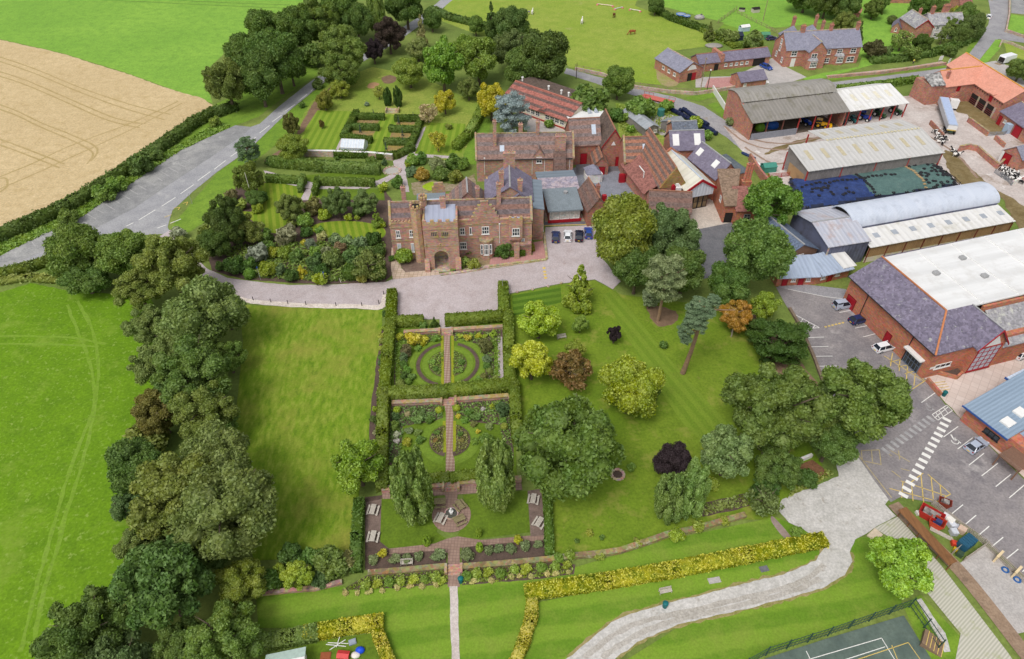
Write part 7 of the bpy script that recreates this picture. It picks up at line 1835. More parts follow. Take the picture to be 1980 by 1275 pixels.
def steps(px,py,rz,w,n,run,rise,mat,label,side=True):
 t=empty('stone_steps',P(px,py),R(rz),label,'steps')
 for i in range(n):
  m=MB();m.box(-w/2,w/2,i*run,(i+1)*run,-.05,rise*(i+1));o=m.build('tread',mat,t)
  if not side:m=MB();m.box(-w/2,w/2,i*run-.03,i*run+.05,rise*(i+1)+.002,rise*(i+1)+.012);m.build('yellow_edge',M_YELL,o)
 for s in(-1,1)if side else():m=MB();m.box(s*(w/2+.2)-.18,s*(w/2+.2)+.18,0,n*run,-.05,rise*n+.35);m.build('side_wall',COPING,t)
STEPM=masonry('worn_step_stone',G(170,136,120),G(188,154,136),G(146,116,100))
steps(862,650,2,2.0,4,.4,.13,STEPM,'stone steps from the forecourt down to the upper garden room')
steps(867,785,2,2.0,4,.4,.13,STEPM,'stone steps between the upper and lower garden rooms')
steps(872,952,2,1.9,4,.4,.15,STEPM,'stone steps down to the fountain terrace')
steps(877,1113,2,1.7,4,.35,.12,STEPM,'brick steps down to the white path and lower lawn')
steps(758,220,0,3.2,4,.6,.16,LICHW,'pale stone steps between the two upright yews and the hedge rooms')
steps(723,303,0,1.4,3,.4,.2,LICHW,'short stone steps through the orchard wall')
steps(1822,1258,55,2.2,5,.5,.18,flat('timber_step',G(130,108,88),.9),'timber steps with yellow edges beside the tennis court',False)
GREYW=flat('silvered_wood',G(188,180,168),.9,var=.2,scale=6)
OLDW=flat('mossy_old_wood',G(136,126,92),.9,var=.25,scale=5)
def picnic(px,py,rz,mat,label):
 t=empty('picnic_table',P(px,py),R(rz),label,'picnic table','picnic tables round the fountain terrace')
 m=MB()
 for i in range(4):m.box(-.85,.85,-.36+i*.185,-.36+i*.185+.165,.70,.75)
 m.build('tabletop',mat,t)
 for s in(-1,1):m=MB();m.box(-.85,.85,s*.72-.13,s*.72+.13,.42,.46);m.build('seat',mat,t)
 for s in(-1,1):
  m=MB();m.bar((s*.6,-.62,0),(s*.6,-.2,.70),.09);m.bar((s*.6,.62,0),(s*.6,.2,.70),.09);m.bar((s*.6,-.85,.38),(s*.6,.85,.38),.09,.08);m.build('leg_frame',mat,t)
 return t
b2=lambda x,y:(640+x/3.542,820+y/3.542)
for x,y,rz,mt,l in((290,602,84,GREYW,'pale picnic table on the left dark terrace, nearer the wall'),(291,785,86,GREYW,'pale picnic table on the left dark terrace, nearer the border'),(752,660,70,GREYW,'palest picnic table on the brick circle beside the fountain'),
(748,553,4,OLDW,'mossy picnic table at the upper left of the fountain circle'),(885,570,128,OLDW,'mossy picnic table at the upper right of the fountain circle'),(882,670,28,OLDW,'mossy picnic table at the lower right of the fountain circle'),
(1385,528,80,GREYW,'pale picnic table half under the huge oak on the right terrace'),(1425,688,60,GREYW,'pale picnic table on the right terrace beside the hedge')):
 picnic(*b2(x,y),rz,mt,l)
def bench(px,py,rz,label,mat=None,w=1.6):
 mat=mat or GREYW
 t=empty('bench',P(px,py),R(rz),label,'bench','garden benches')
 m=MB()
 for i in range(4):m.box(-w/2,w/2,-.25+i*.13,-.25+i*.13+.11,.42,.46)
 m.build('seat',mat,t);m=MB()
 for i in range(4):m.box(-w/2,w/2,.27,.31,.5+i*.12,.59+i*.12)
 m.build('backrest',mat,t)
 for s in(-1,1):
  m=MB();m.box(s*w/2-.04,s*w/2+.04,-.25,-.17,0,.62);m.box(s*w/2-.04,s*w/2+.04,.24,.32,0,.95);m.box(s*w/2-.04,s*w/2+.04,-.17,.24,.57,.62);m.build('side_frame',mat,t)
bench(787,1091,4,'pale wooden bench in the soil border left of the brick path')
bench(1286,1146,12,'pale wooden bench on the lower lawn above the gravel track')
bench(1086,655,14,'small wooden bench beside the lime tree on the park lawn')
def slab(px,py,w,d,h,rz,mat,name,label,cat):
 m=MB();m.box(-w/2,w/2,-d/2,d/2,-.05,h);m.box(-w/2+.1,w/2-.1,-d/2+.1,d/2-.1,h,h+.05);o=m.build(name,mat);o.location=P(px,py);o.rotation_euler=(0,0,R(rz));return tag(o,label,cat)
slab(1381,1123,1.7,.8,.12,10,M_PALEG,'stone_slab','pale stone slab lying on the lower lawn below the golden hedge','slab')
slab(1477,1101,1.2,.8,.15,12,M_DARKTAR,'dark_slab','dark slab on the lower lawn near the end of the golden hedge','slab')
slab(1691,1036,1.9,1.3,.25,36,flat('bleached_planks',G(206,190,166),.9),'timber_platform','bleached timber platform beside the bright green maple','platform')
slab(1700,650,.6,.6,.03,30,M_DARKTAR,'drain_cover','dark drain cover in the car park near the white car','drain cover')
slab(1957,1006,.7,.7,.03,30,flat('black_iron',G(60,58,62),.6),'drain_cover','black drain cover in the right hand lane of the car park','drain cover')
def fountain():
 t=empty('fountain',P(873,996),0,'small stone fountain with a white figure in the brick circle','fountain')
 m=MB();m.cyl((0,0,0),(0,0,.3),1.0,.95,20);m.cyl((0,0,.3),(0,0,.42),1.05,1.05,20);m.build('basin',STONEB,t)
 m=MB();m.cyl((0,0,.421),(0,0,.45),.85,.85,20);m.build('water',flat('basin_water',G(84,84,76),.1),t)
 m=MB();m.cyl((0,0,.42),(0,0,.9),.22,.15,10);m.cyl((0,0,.9),(0,0,1.0),.3,.34,12);m.cyl((0,0,1.0),(0,0,1.5),.13,.1,8);m.ball((0,0,1.62),.13,.13,.15,8,6);m.build('statue',WHITEP,t)
fountain()
def round_bed():
 t=empty('round_flower_bed',P(1194,919),0,'round stone edged flower bed on the park lawn','flower bed');m=MB()
 for i in range(14):
  a=2*math.pi*i/14;m.box(math.cos(a)*.95-.2,math.cos(a)*.95+.2,math.sin(a)*.95-.2,math.sin(a)*.95+.2,0,.3)
 m.build('stone_ring',STONEB,t);m=MB();m.cyl((0,0,.0),(0,0,.16),.85,.85,16);m.build('soil',M_SOIL,t);m=MB();m.cyl((0,0,.045),(0,0,.05),1.7,1.7,20);m.build('worn_ring',M_BARKSOIL,t)
round_bed()
def bin_(px,py,label,c=G(20,96,98)):
 t=empty('litter_bin',P(px,py),0,label,'bin','litter bins');m=MB();m.cyl((0,0,0),(0,0,.95),.3,.36,12);m.build('body',flat('bin_%d_%d'%(int(c[0]*99),int(c[1]*99)),c,.5),t)
 m=MB();m.cyl((0,0,.95),(0,0,1.03),.4,.4,12);m.ball((0,0,1.05),.36,.36,.2,12,6);m.build('lid',flat('binlid_%d_%d'%(int(c[0]*99),int(c[1]*99)),tuple(x*1.2 for x in c),.5),t)
bin_(891,1126,'teal litter bin at the foot of the brick steps');bin_(1285,1174,'teal litter bin beside the gravel track and the bench');bin_(1535,547,'dark teal bin in front of the stable row');bin_(1639,568,'teal bin at the corner of the sports hall')
bin_(1745,672,'dark green bin beside the glazed sports hall entrance',G(28,60,54));bin_(1785,706,'black bin at the sports hall corner',G(44,44,48));bin_(1896,696,'black bin on the pink paving beside the brick planter',G(40,40,44));bin_(1824,766,'teal bin at the end of the ramp wall')
bin_(1163,334,'teal bin beside the red glazed school front');bin_(1397,408,'yellow grit bin beside the brick cottage',G(232,186,30))
def pole(px,py,h,r,mat,label,name='utility_pole',cat='pole',lean=(0,0),arms=0,cap=None):
 t=empty(name,P(px,py),0,label,cat);m=MB();m.cyl((0,0,-.1),(lean[0],lean[1],h),r,r*.75,8);m.build('shaft',mat,t)
 if arms:m=MB();m.bar((-arms/2+lean[0],lean[1],h-.4),(arms/2+lean[0],lean[1],h-.4),.12);m.build('crossarm',mat,t)
 if cap:m=MB();m.cyl((lean[0],lean[1],h+.001),(lean[0],lean[1],h+.3),r*2.0,r*1.6,8);m.build('cap',cap,t)
 return t
WPOLE=flat('pale_pole',G(212,206,196),.6);BLUEP=flat('blue_cap',G(40,80,170),.4)
pole(490,392,8.0,.09,WPOLE,'white flagpole in the west garden beside the striped lawn','flagpole','flagpole')
pole(504,541,3.0,.06,GREYP,'thin grey pole with blue top beside the drive, left one','lamp_post','lamp post',cap=BLUEP);pole(630,551,3.0,.06,GREYP,'thin grey pole with blue top beside the drive, nearer the manor','lamp_post','lamp post',cap=BLUEP)
pole(1475,41,9,.15,WOODF,'wooden utility pole on the lawn behind the farmhouse',arms=1.2);pole(1353,181,11,.15,WOODF,'tall wooden utility pole beside the farm lane',arms=1.0);pole(1366,180,7,.14,flat('dark_pole',G(84,74,64),.9),'dark pole with a white transformer box beside the tall pole',cap=WHITEP)
pole(1114,152,5,.12,flat('dark_pole',G(84,74,64),.9),'dark pole beside the farm lane under the evergreen oak');pole(972,566,3.6,.05,GREYP,'grey lamp post at the edge of the gravel forecourt','lamp_post','lamp post',arms=.7)
pole(372,395,3,.05,GREYP,'grey road sign pole at the layby verge','sign_post','sign post',arms=.5);pole(660,548,1.1,.06,WPOLE,'short white post leaning at the edge of the drive','post','post',lean=(-.3,.3))
bolm=MB();bolm.cyl((0,0,0),(0,0,.8),.09,.07,8);bolm.ball((0,0,.85),.1,.1,.1,8,5);bolm=bolm.mesh('bollard',flat('dark_bollard',G(60,56,54),.6))
for i,(x,y)in enumerate([(457,576),(490,581),(524,585),(557,588),(592,590),(650,592),(700,592),(733,588),(742,570)]):
 o=link(bpy.data.objects.new('bollard',bolm));o.location=P(x,y);tag(o,'short dark bollard on the pale kerb along the left lawn','bollard','bollards along the drive kerb')
for i,(x,y)in enumerate([(1000,566),(1030,561),(1060,555),(1085,549)]):
 m=MB();m.ball((0,0,.18),.32,.28,.25,8,6);o=m.build('edging_stone',STONEB);o.location=P(x,y);tag(o,'boulder edging the drive beside the striped park lawn','boulder','boulders along the drive')
for i,(x,y)in enumerate([(1052,519),(1053,526),(1054,532),(1055,538)]):
 m=MB();m.cyl((0,0,0),(0,0,.09),.42,.34,10);m.ball((0,0,.09),.2,.2,.05,8,4);o=m.build('speed_bump_stud',M_YELL);o.location=P(x,y);tag(o,'yellow stud in the row across the gravel drive','stud','yellow studs on the drive')
def board(px,py,rz,w,h,z,mat,label,name='sign_board',cat='sign',legs=2):
 t=empty(name,P(px,py),R(rz),label,cat);m=MB();m.box(-w/2,w/2,-.04,.04,z,z+h);m.build('panel',mat,t)
 for s in(-1,1):m=MB();m.box(s*w*.4-.04,s*w*.4+.04,.041,.11,0,z+h*.9);m.build('leg',GREYP,t)
board(883,519,0,1.0,.9,.7,DARK,'dark notice board with a white top beside the gatehouse arch');board(1817,120,20,1.6,1.4,.6,WHITEP,'white sign on the wall near the village road');board(1832,128,40,1.4,1.6,.8,WHITEP,'white sign at the corner of the terracotta barn')
m=MB();m.prism([(-1.6,-.4),(-.6,-.1),(.4,-.5),(1.8,.7),(.2,.3),(-.8,.35),(-1.5,.1)],'z',.14,.22);o=m.build('black_sheet',flat('black_tarpaulin',G(40,40,46),.7));o.location=P(889,526,0);tag(o,'crumpled black sheet lying on the stones in front of the gatehouse','sheet')
def glasshouse():
 z2f=lambda x,y:(480+x/3.75,80+y/3.75)
 h=House('glasshouse','white framed glasshouse among the orchard hedges','glasshouse',z2f(668,775),z2f(835,782),1.3,4.2);L=h.L
 G2=flat('glasshouse_glass',G(206,214,222),.15)
 m=MB();m.prism([(0,0),(4.2,0),(4.2,1.5),(2.1,2.9),(0,1.5)],'u',.05,L-.05);h.part('glazing',m,G2)
 m=MB();s=1.4/2.1
 for i in range(9):
  u=L*i/8;m.bar((u,-.03,0),(u,-.03,1.5),.09);m.bar((u,-.03,1.52),(u,2.1,2.94),.09);m.bar((u,4.23,0),(u,4.23,1.5),.09);m.bar((u,4.23,1.52),(u,2.1,2.94),.09)
 for v,z in((-.03,1.5),(2.1,2.95),(4.23,1.5),(-.03,.1)):m.bar((0,v,z),(L,v,z),.11)
 h.part('frame',m,WHITEP)
glasshouse()
ob=MB()
for a in range(4):
 x,y=math.cos(R(45+90*a))*.35,math.sin(R(45+90*a))*.35;ob.bar((x,y,0),(0,0,2.3),.09)
for z in(.5,1.1,1.7):k=.35*(1-z/2.3)*1.0;ob.box(-k,k,-k,k,z,z+.06)
ob.ball((0,0,2.35),.12,.12,.14,6,5);obm=ob.mesh('garden_obelisk',flat('dark_green_obelisk',G(62,74,72),.6))
for x,y in((912,552),(815,665),(1200,575),(1092,600),(1120,690),(1125,755),(1000,790)):
 o=link(bpy.data.objects.new('garden_obelisk',obm));o.location=P(480+x/3.75,80+y/3.75);tag(o,'dark slim garden obelisk in a bed between the orchard hedges','obelisk','obelisks in the orchard beds')
TYRE=flat('car_tyre',G(34,34,36),.9);RIM=flat('alloy_rim',G(170,172,176),.35,.6);CGL=flat('car_glass',G(38,44,54),.1);HEADL=flat('lamp_glass',G(220,222,226),.15);TAILL=flat('tail_lamp',G(150,24,28),.25);PLATE=flat('yellow_plate',G(230,190,50),.5)
def paint(n,c):return flat('paint_'+n,c,.22,var=.02,spec=.5)
def car(a,b,col,label,L=4.2,w=1.76,h=1.45,kind='hatch',group='parked cars',cat='car'):
 """a: rear, b: front, photograph pixels on the ground"""
 p,q=P(*a),P(*b);d=q-p;c=(p+q)/2
 t=empty('parked_car' if cat=='car' else 'parked_van',c,math.atan2(d.y,d.x),label,cat,group);x0,x1=-L/2,L/2
 hw=w/2;z0=.22
 sh={'hatch':[(x0,.45),(x0+.05,.95),(x1-1.25,.95),(x1-.2,.78),(x1,.5)],'van':[(x0,.45),(x0+.03,1.0),(x1-1.1,1.0),(x1-.15,.85),(x1,.5)]}['van' if kind=='van' else 'hatch']
 n=len(sh);m=MB();ins=.12
 prof=[(x,z,hw if z<.9 else hw-.05)for x,z in sh]
 lo=[(x0+.04,z0,hw-.1),(x1-.06,z0,hw-.1)]
 ring=[lo[0]]+prof+[lo[1]]
 k=len(ring);m.v=[(x,-y,z)for x,z,y in ring]+[(x,y,z)for x,z,y in ring]
 m.f=[tuple(range(k)),tuple(range(2*k-1,k-1,-1))]+[(i,k+i,k+(i+1)%k,(i+1)%k)for i in range(k)]
 m.build('body',col,t)
 if kind=='van':cb=[(x0+.03,.96),(x0+.12,h),(x1-1.75,h),(x1-1.05,.96)]
 elif kind=='suv':cb=[(x0+.1,.93),(x0+.4,h-.03),(x1-2.0,h),(x1-1.15,.93)]
 else:cb=[(x0+.12,.93),(x0+.65,h-.04),(x1-2.1,h),(x1-1.2,.93)]
 yb,yt=hw-.07,hw-.26
 g=MB();g.hexa([(cb[0][0],-yb,cb[0][1]),(cb[3][0],-yb,.93),(cb[3][0],yb,.93),(cb[0][0],yb,cb[0][1]),(cb[1][0],-yt,cb[1][1]),(cb[2][0],-yt,cb[2][1]),(cb[2][0],yt,cb[2][1]),(cb[1][0],yt,cb[1][1])]);g.build('windows',CGL,t)
 rf=MB();rf.hexa([(cb[1][0]+.02,-yt+.02,h-.06),(cb[2][0]-.02,-yt+.02,h-.02),(cb[2][0]-.02,yt-.02,h-.02),(cb[1][0]+.02,yt-.02,h-.06),(cb[1][0]+.1,-yt+.06,h+.03),(cb[2][0]-.08,-yt+.06,h+.04),(cb[2][0]-.08,yt-.06,h+.04),(cb[1][0]+.1,yt-.06,h+.03)])
 for s in(-1,1):
  rf.bar((cb[2][0],s*yt,h-.03),(cb[3][0],s*yb,.95),.1,.06);rf.bar((cb[1][0],s*yt,h-.05),(cb[0][0],s*yb,.95),.12,.08)
  mx=(cb[1][0]+cb[2][0])/2;rf.bar((mx,s*(yt+.005),h-.04),(mx,s*(yb+.005),.95),.09,.05)
  if kind=='van':rf.hexa([(x0+.1,s*(yb+.01),.97),(mx,s*(yb+.01),.97),(mx,s*(yb-.01),.97),(x0+.1,s*(yb-.01),.97),(x0+.16,s*(yt+.02),h-.1),(mx,s*(yt+.02),h-.1),(mx,s*yt,h-.1),(x0+.16,s*yt,h-.1)])
 rf.build('roof',col,t)
 for sx in(-1,1):
  for sy in(-1,1):
   x,y=sx*L*.30,sy*(hw-.1);wv=MB();wv.cyl((x,y-.11,.32),(x,y+.11,.32),.32,.32,12);wo=wv.build('wheel',TYRE,t);r=MB();r.cyl((x,y+sy*.1,.32),(x,y+sy*.125,.32),.2,.2,10);r.build('rim',RIM,wo)
 for sy in(-1,1):
  m=MB();m.box(x1-.14,x1+.01,sy*(hw-.3)-.17,sy*(hw-.3)+.17,.6,.74);m.build('headlight',HEADL,t)
  m=MB();m.box(x0-.01,x0+.08,sy*(hw-.2)-.1,sy*(hw-.2)+.1,.68,.9);m.build('tail_light',TAILL,t)
  m=MB();m.box(cb[3][0]-.15,cb[3][0]+.05,sy*(hw+.08)-.09,sy*(hw+.08)+.09,.95,1.08);m.build('wing_mirror',col,t)
 m=MB();m.box(x0-.02,x0+.02,-.26,.26,.48,.6);m.build('number_plate',PLATE,t)
 return t
NAVY,WHT,BLK,SLV,BLU=paint('navy',G(34,48,92)),paint('white',G(232,233,236)),paint('black_blue',G(22,28,50)),paint('silver',G(172,180,196)),paint('blue',G(40,74,150))
car((1074,474),(1075,450),NAVY,'navy hatchback, leftmost of the row beside the manor');car((1097,471),(1098,449),WHT,'white hatchback in the row beside the manor');car((1119,471),(1120,449),BLK,'blackish blue hatchback between the white car and the sycamore');car((1138,463),(1137,446),BLU,'blue car almost hidden by the sycamore')
car((1614,597),(1644,592),SLV,'silver blue van parked nearest the sports hall door',kind='van',h=1.75,cat='van');car((1646,626),(1675,619),NAVY,'dark blue hatchback parked beside the sports hall');car((1689,681),(1730,671),WHT,'white estate car parked at the sports hall entrance',L=4.6,kind='suv',h=1.55)
car((1869,876),(1901,856),SLV,'silver hatchback in the bays beside the blue roofed block');car((1962,694),(1990,684),WHT,'white car cut by the right edge on the pink paving')
car((1470,128),(1492,138),BLU,'blue estate car parked in front of the farm cart shed',L=4.5);car((1484,78),(1499,77),paint('plum',G(70,62,100)),'plum coloured car behind the farmhouse corner',L=4.2);car((1907,44),(1914,27),WHT,'white car parked on the village road',L=4.4)
def horse_trailer(px,py,rz,L,w,h,mat,label,open_=False):
 t=empty('trailer',P(px,py),R(rz),label,'trailer');m=MB();m.prism([(-L/2,.5),(L/2,.5),(L/2+.3,1.3),(L/2-.2,h),(-L/2+.2,h),(-L/2,h-.4)],'v',-w/2,w/2);m.build('body',mat,t)
 for s in(-1,1):m=MB();m.cyl((0,s*w/2-.1,.35),(0,s*w/2+.12,.35),.35,.35,10);m.build('wheel',TYRE,t)
 m=MB();m.box(-L/2-.06,-L/2-.001,-w/2+.15,w/2-.15,.6,h-.5);m.build('rear_door',DARK if open_ else GREYP,t);m=MB();m.bar((L/2,0,.5),(L/2+1.0,0,.5),.1);m.build('drawbar',GREYP,t)
 m=MB();m.box(-L/2-1.6,-L/2-.07,-w/2+.2,w/2-.2,.05,.12);m.build('ramp',WOODF,t)if open_ else None
horse_trailer(1944,121,25,5.6,2.3,2.6,paint('white',G(232,233,236)),'white livestock trailer with its ramp down behind the terracotta barn',True);horse_trailer(1961,134,25,3.8,2.0,2.0,GALV,'grey covered trailer beside the white livestock trailer')
def lorry():
 p,q=P(1836,262),P(1815,208);d=q-p;t=empty('tipper_lorry',(p+q)/2,math.atan2(d.y,d.x),'tipper lorry with raised silver body and white cab in the farm yard','lorry');L=d.length
 m=MB();m.box(-L/2,L/2+.5,-.5,.5,.7,1.0);m.build('chassis',flat('green_chassis',G(52,74,60),.6),t)
 m=MB();c=[(-L/2+.4,1.4),(L/2-1.0,2.0),(L/2-1.0,3.6),(-L/2+.4,2.8)];m.prism(c,'v',-1.25,1.25);o=m.build('tipper_body',flat('silver_body',G(188,192,198),.4,.2),t);
 m=MB();m.prism([(-L/2+.6,2.86),(L/2-1.2,3.59),(L/2-1.2,3.63),(-L/2+.6,2.90)],'v',-1.05,1.05);m.build('cover_sheet',flat('pale_blue_sheet',G(170,186,214),.5),o)
 m=MB();m.box(-L/2+.34,-L/2+.399,-1.2,1.2,1.5,2.6);m.build('tailgate',WHITEP,o);m=MB();m.box(-L/2+.33,-L/2+.398,-1.2,1.2,1.2,1.48);m.build('yellow_marker',M_YELL,o)
 cx,cy=L/2-.4,-3.2;m=MB();m.prism([(cx-1.1,.7),(cx+1.1,.7),(cx+1.15,1.9),(cx+.9,3.0),(cx-1.1,3.1)],'v',cy-1.2,cy+1.2);k=m.build('cab',WHITEP,t);m=MB();m.prism([(cx+1.16,1.9),(cx+.92,2.95),(cx+.95,2.95),(cx+1.19,1.9)],'v',cy-1.1,cy+1.1);m.build('windscreen',CGL,k);m=MB();m.box(cx,cx+.8,cy-1.24,cy-1.201,1.9,2.7);m.build('side_window',CGL,k)
 m=MB();m.bar((L/2-.6,-.4,.8),(cx-.6,cy,.8),.7,.3);m.build('coupling',flat('green_chassis',G(52,74,60),.6),t)
 for x in(-L/2+.8,-L/2+2.0,-L/2+3.2,L/2-.4):
  for s in(-1,1):m=MB();y=s*1.1+(cy if x>L/2-.5 else 0);m.cyl((x,y-.2,.5),(x,y+.2,.5),.5,.5,12);w=m.build('wheel',TYRE,t);m=MB();m.cyl((x,y+s*.2,.5),(x,y+s*.22,.5),.25,.25,8);m.build('rim',RIM,w)
lorry()
def tractor(px,py,rz,mat,label,kind='tractor',s=1.0):
 t=empty('tractor' if kind=='tractor' else 'loader',P(px,py),R(rz),label,kind,'farm machines under cover');m=MB();m.box(-.3*s,1.9*s,-.4*s,.4*s,.7*s,1.5*s);m.box(1.9*s,2.1*s,-.35*s,.35*s,.6*s,1.3*s);m.build('bonnet',mat,t)
 m=MB();m.box(-1.3*s,.1*s,-.65*s,.65*s,1.2*s,2.4*s);k=m.build('cab',CGL,t);m=MB();m.box(-1.4*s,.2*s,-.7*s,.7*s,2.401*s,2.55*s);m.build('cab_roof',mat,k)
 for x,r,y in((-.7,.8,.85),(1.4,.55,.75)):
  for q in(-1,1):m=MB();m.cyl((x*s,q*y*s-.2*s,r*s),(x*s,q*y*s+.2*s,r*s),r*s,r*s,14);w=m.build('wheel',TYRE,t);m=MB();m.cyl((x*s,q*(y+.2)*s,r*s),(x*s,q*(y+.22)*s,r*s),r*.5*s,r*.5*s,10);m.build('rim',mat if kind!='tractor' else WHITEP,w)
 for q in(-1,1):m=MB();m.box(-1.5*s,.1*s,q*.85*s-.25*s,q*.85*s+.25*s,1.62*s,1.7*s);m.build('mudguard',mat,t)
 if kind=='loader':m=MB();m.bar((-.5*s,0,1.8*s),(2.6*s,0,1.2*s),.5*s,.3*s);m.box(2.5*s,3.2*s,-1.0*s,1.0*s,.3*s,1.2*s);m.build('loading_arm',mat,t)
tractor(1556,240,-70,paint('tractor_blue',G(34,70,170)),'blue tractor in the dark left bay of the open barn');tractor(1668,232,-40,paint('tractor_blue',G(34,70,170)),'bright blue tractor at the front of the pale tractor shed');tractor(1585,246,-20,paint('loader_yellow',G(238,180,24)),'yellow loader parked at the edge of the open barn','loader',.95)
tractor(1698,226,-60,paint('tractor_green',G(60,96,60)),'dark green tractor in the middle of the pale tractor shed');tractor(1729,219,-60,paint('tractor_green',G(60,96,60)),'dark green tractor at the right end of the pale tractor shed');tractor(1622,238,-60,paint('tractor_grey',G(70,74,84)),'grey machine beside the brick end of the open barn');tractor(1648,236,-80,paint('implement_teal',G(40,110,110)),'small teal machine at the left end of the pale tractor shed',s=.7)
def heap(px,py,w,d,h,c,name,label,cat):
 m=MB();m.ball((0,0,h*.35),w/2,d/2,h*.65,12,8);m.box(-w/2*.7,w/2*.7,-d/2*.7,d/2*.7,0,h*.5);o=m.build(name,flat(name+'_paint',c,.5),None,True);o.location=P(px,py);return tag(o,label,cat)
heap(1468,252,3.0,2.6,2.2,G(120,170,50),'green_wrapped_bale','bright green wrapped bale behind the grey gate of the open barn','bale');heap(1490,248,4.4,2.6,2.2,G(40,90,170),'blue_covered_heap','blue sheeted heap beside the green bale in the open barn','heap')
bm_=MB();bm_.cyl((0,-.6,.65),(0,.6,.65),.65,.65,16);bm_.cyl((0,-.63,.65),(0,-.6,.65),.5,.65,16);bm_.cyl((0,.6,.65),(0,.63,.65),.65,.5,16);bale=bm_.mesh('silage_bale',flat('blue_black_wrap',G(28,36,66),.3,var=.3,scale=4))
q6=lambda x,y:(1180+x/5.1,180+y/5.1)
for i in range(12):
 f=i/11;x,y=q6(695+300*f,195+190*f+10*math.sin(f*3));o=link(bpy.data.objects.new('silage_bale',bale));o.location=P(x,y)+Vector((0,0,.9 if 0<i<10 else 0));o.rotation_euler=(0,0,.5+.1*math.sin(i*2));tag(o,'blue black wrapped bale in the upper line beside the farm lane','bale','upper line of wrapped bales')
for i in range(14):
 f=i/13;x,y=q6(615+415*f,190+225*f);o=link(bpy.data.objects.new('silage_bale',bale));o.location=P(x,y);o.rotation_euler=(0,0,.5+.1*math.sin(i*3));tag(o,'blue black wrapped bale in the lower line beside the farm lane','bale','lower line of wrapped bales')
def ramp():
 a=P(1242,188);t=empty('loading_ramp',a,R(-32),'faded red metal loading ramp beside the farm lane','ramp');m=MB();m.box(0,10,-1.4,1.4,.5,.62);m.build('deck',flat('faded_red_deck',G(196,104,92),.7),t);m=MB()
 for s in(-1.4,1.4):m.bar((0,s,1.4),(3,s,1.4),.08);m.bar((8,s,1.4),(10,s,1.4),.08)
 for x in(0,1.5,3,8,10):
  for s in(-1.4,1.4):m.bar((x,s,.6),(x,s,1.5),.08)
 m.build('railing',REDS,t);m=MB()
 for x in(.5,5,9.5):m.box(x-.1,x+.1,-1.2,1.2,0,.499)
 m.build('trestle',REDS,t)
ramp()
def tank(px,py,r,h,c,label):
 t=empty('water_tank',P(px,py),0,label,'tank');m=MB();m.cyl((0,0,0),(0,0,h),r,r*.95,16);m.build('body',flat('tank_green',c,.5),t);m=MB();m.cyl((0,0,h),(0,0,h+.25),r*.95,r*.3,16);m.cyl((0,0,h+.25),(0,0,h+.35),r*.3,r*.3,10);m.build('lid',flat('tank_green',c,.5),t)
tank(1277,224,1.1,2.0,G(60,120,112),'teal plastic water tank on the rough ground beside the red ramp')
def shelter(px,py,w,d,h,mat,name,label,cat,rz=0,roofm=None):
 t=empty(name,P(px,py),R(rz),label,cat);m=MB();m.prism([(-d/2,h*.7),(0,h),(d/2,h*.7),(d/2,h*.7-.1),(0,h-.1),(-d/2,h*.7-.1)],'u',-w/2-.1,w/2+.1);m.build('roof',roofm or mat,t);m=MB();m.box(-w/2,w/2,-d/2+.1,d/2-.1,0,h*.66);m.build('body',mat,t)
TEAL=flat('teal_cover',G(70,140,124),.6)
shelter(1484,330,3.4,2.6,2.2,TEAL,'covered_crate','teal covered crate against the school yard wall','crate',10);shelter(1468,322,3.0,1.6,.9,WHITEP,'upturned_boat','white upturned boat beside the teal crate','boat',-35);shelter(1447,303,4.0,.9,.6,flat('navy_boat',G(40,56,96),.5),'upturned_canoe','dark blue canoe beside the school yard wall','canoe',-52)
shelter(1418,76,5.6,4.2,2.6,flat('navy_canvas',G(42,50,68),.8),'canvas_shelter','dark blue canvas shelter in the farm garden','shelter',5);shelter(1438,60,3.6,2.2,2.3,flat('greenhouse_panes',G(176,194,208),.2),'garden_greenhouse','small pale blue greenhouse in the farm garden','greenhouse',20,WHITEP);shelter(1478,75,3.0,2.2,2.4,flat('green_container',G(84,140,104),.6),'storage_container','green storage box behind the farmhouse','container',0)
shelter(1460,24,2.8,2.0,2.0,GREYW,'hen_house','grey wooden hen house on the field behind the farmhouse','hen house',15,DARK);shelter(1434,22,2.2,1.6,1.4,GREYW,'hen_house','smaller hen house beside the corner of the garden fence','hen house',-15,DARK);shelter(1464,164,7.0,1.6,.9,WHITEP,'covered_boat','long white covered boat behind the open barn','boat',8)
def trampoline(px,py,r,label):
 t=empty('trampoline',P(px,py),0,label,'trampoline','garden trampolines');m=MB();m.cyl((0,0,.8),(0,0,.9),r,r,20);m.build('pad',flat('blue_pad',G(70,120,190),.5),t);m=MB();m.cyl((0,0,.901),(0,0,.92),r*.75,r*.75,20);m.build('bed',flat('grey_bed',G(150,160,176),.6),t)
 for i in range(6):a=i*1.047;m=MB();m.cyl((r*.9*math.cos(a),r*.9*math.sin(a),0),(r*.9*math.cos(a),r*.9*math.sin(a),.8),.05,.05,6);m.build('leg',GREYP,t)
trampoline(1316,32,1.9,'larger blue trampoline behind the paddock hedge');trampoline(1327,35,1.5,'smaller blue trampoline behind the paddock hedge')
heap(1352,37,4.0,3.0,1.6,G(160,156,152),'rubble_heap','grey rubble heap with a dark hollow behind the paddock hedge','heap');heap(1380,90,6.4,4.4,.8,G(150,146,138),'gravel_heap','flat grey round heap behind the gabled stable','heap')
heap(1355,37,1.2,1.0,2.0,G(90,86,84),'boulder','dark boulder on the rubble heap','boulder')
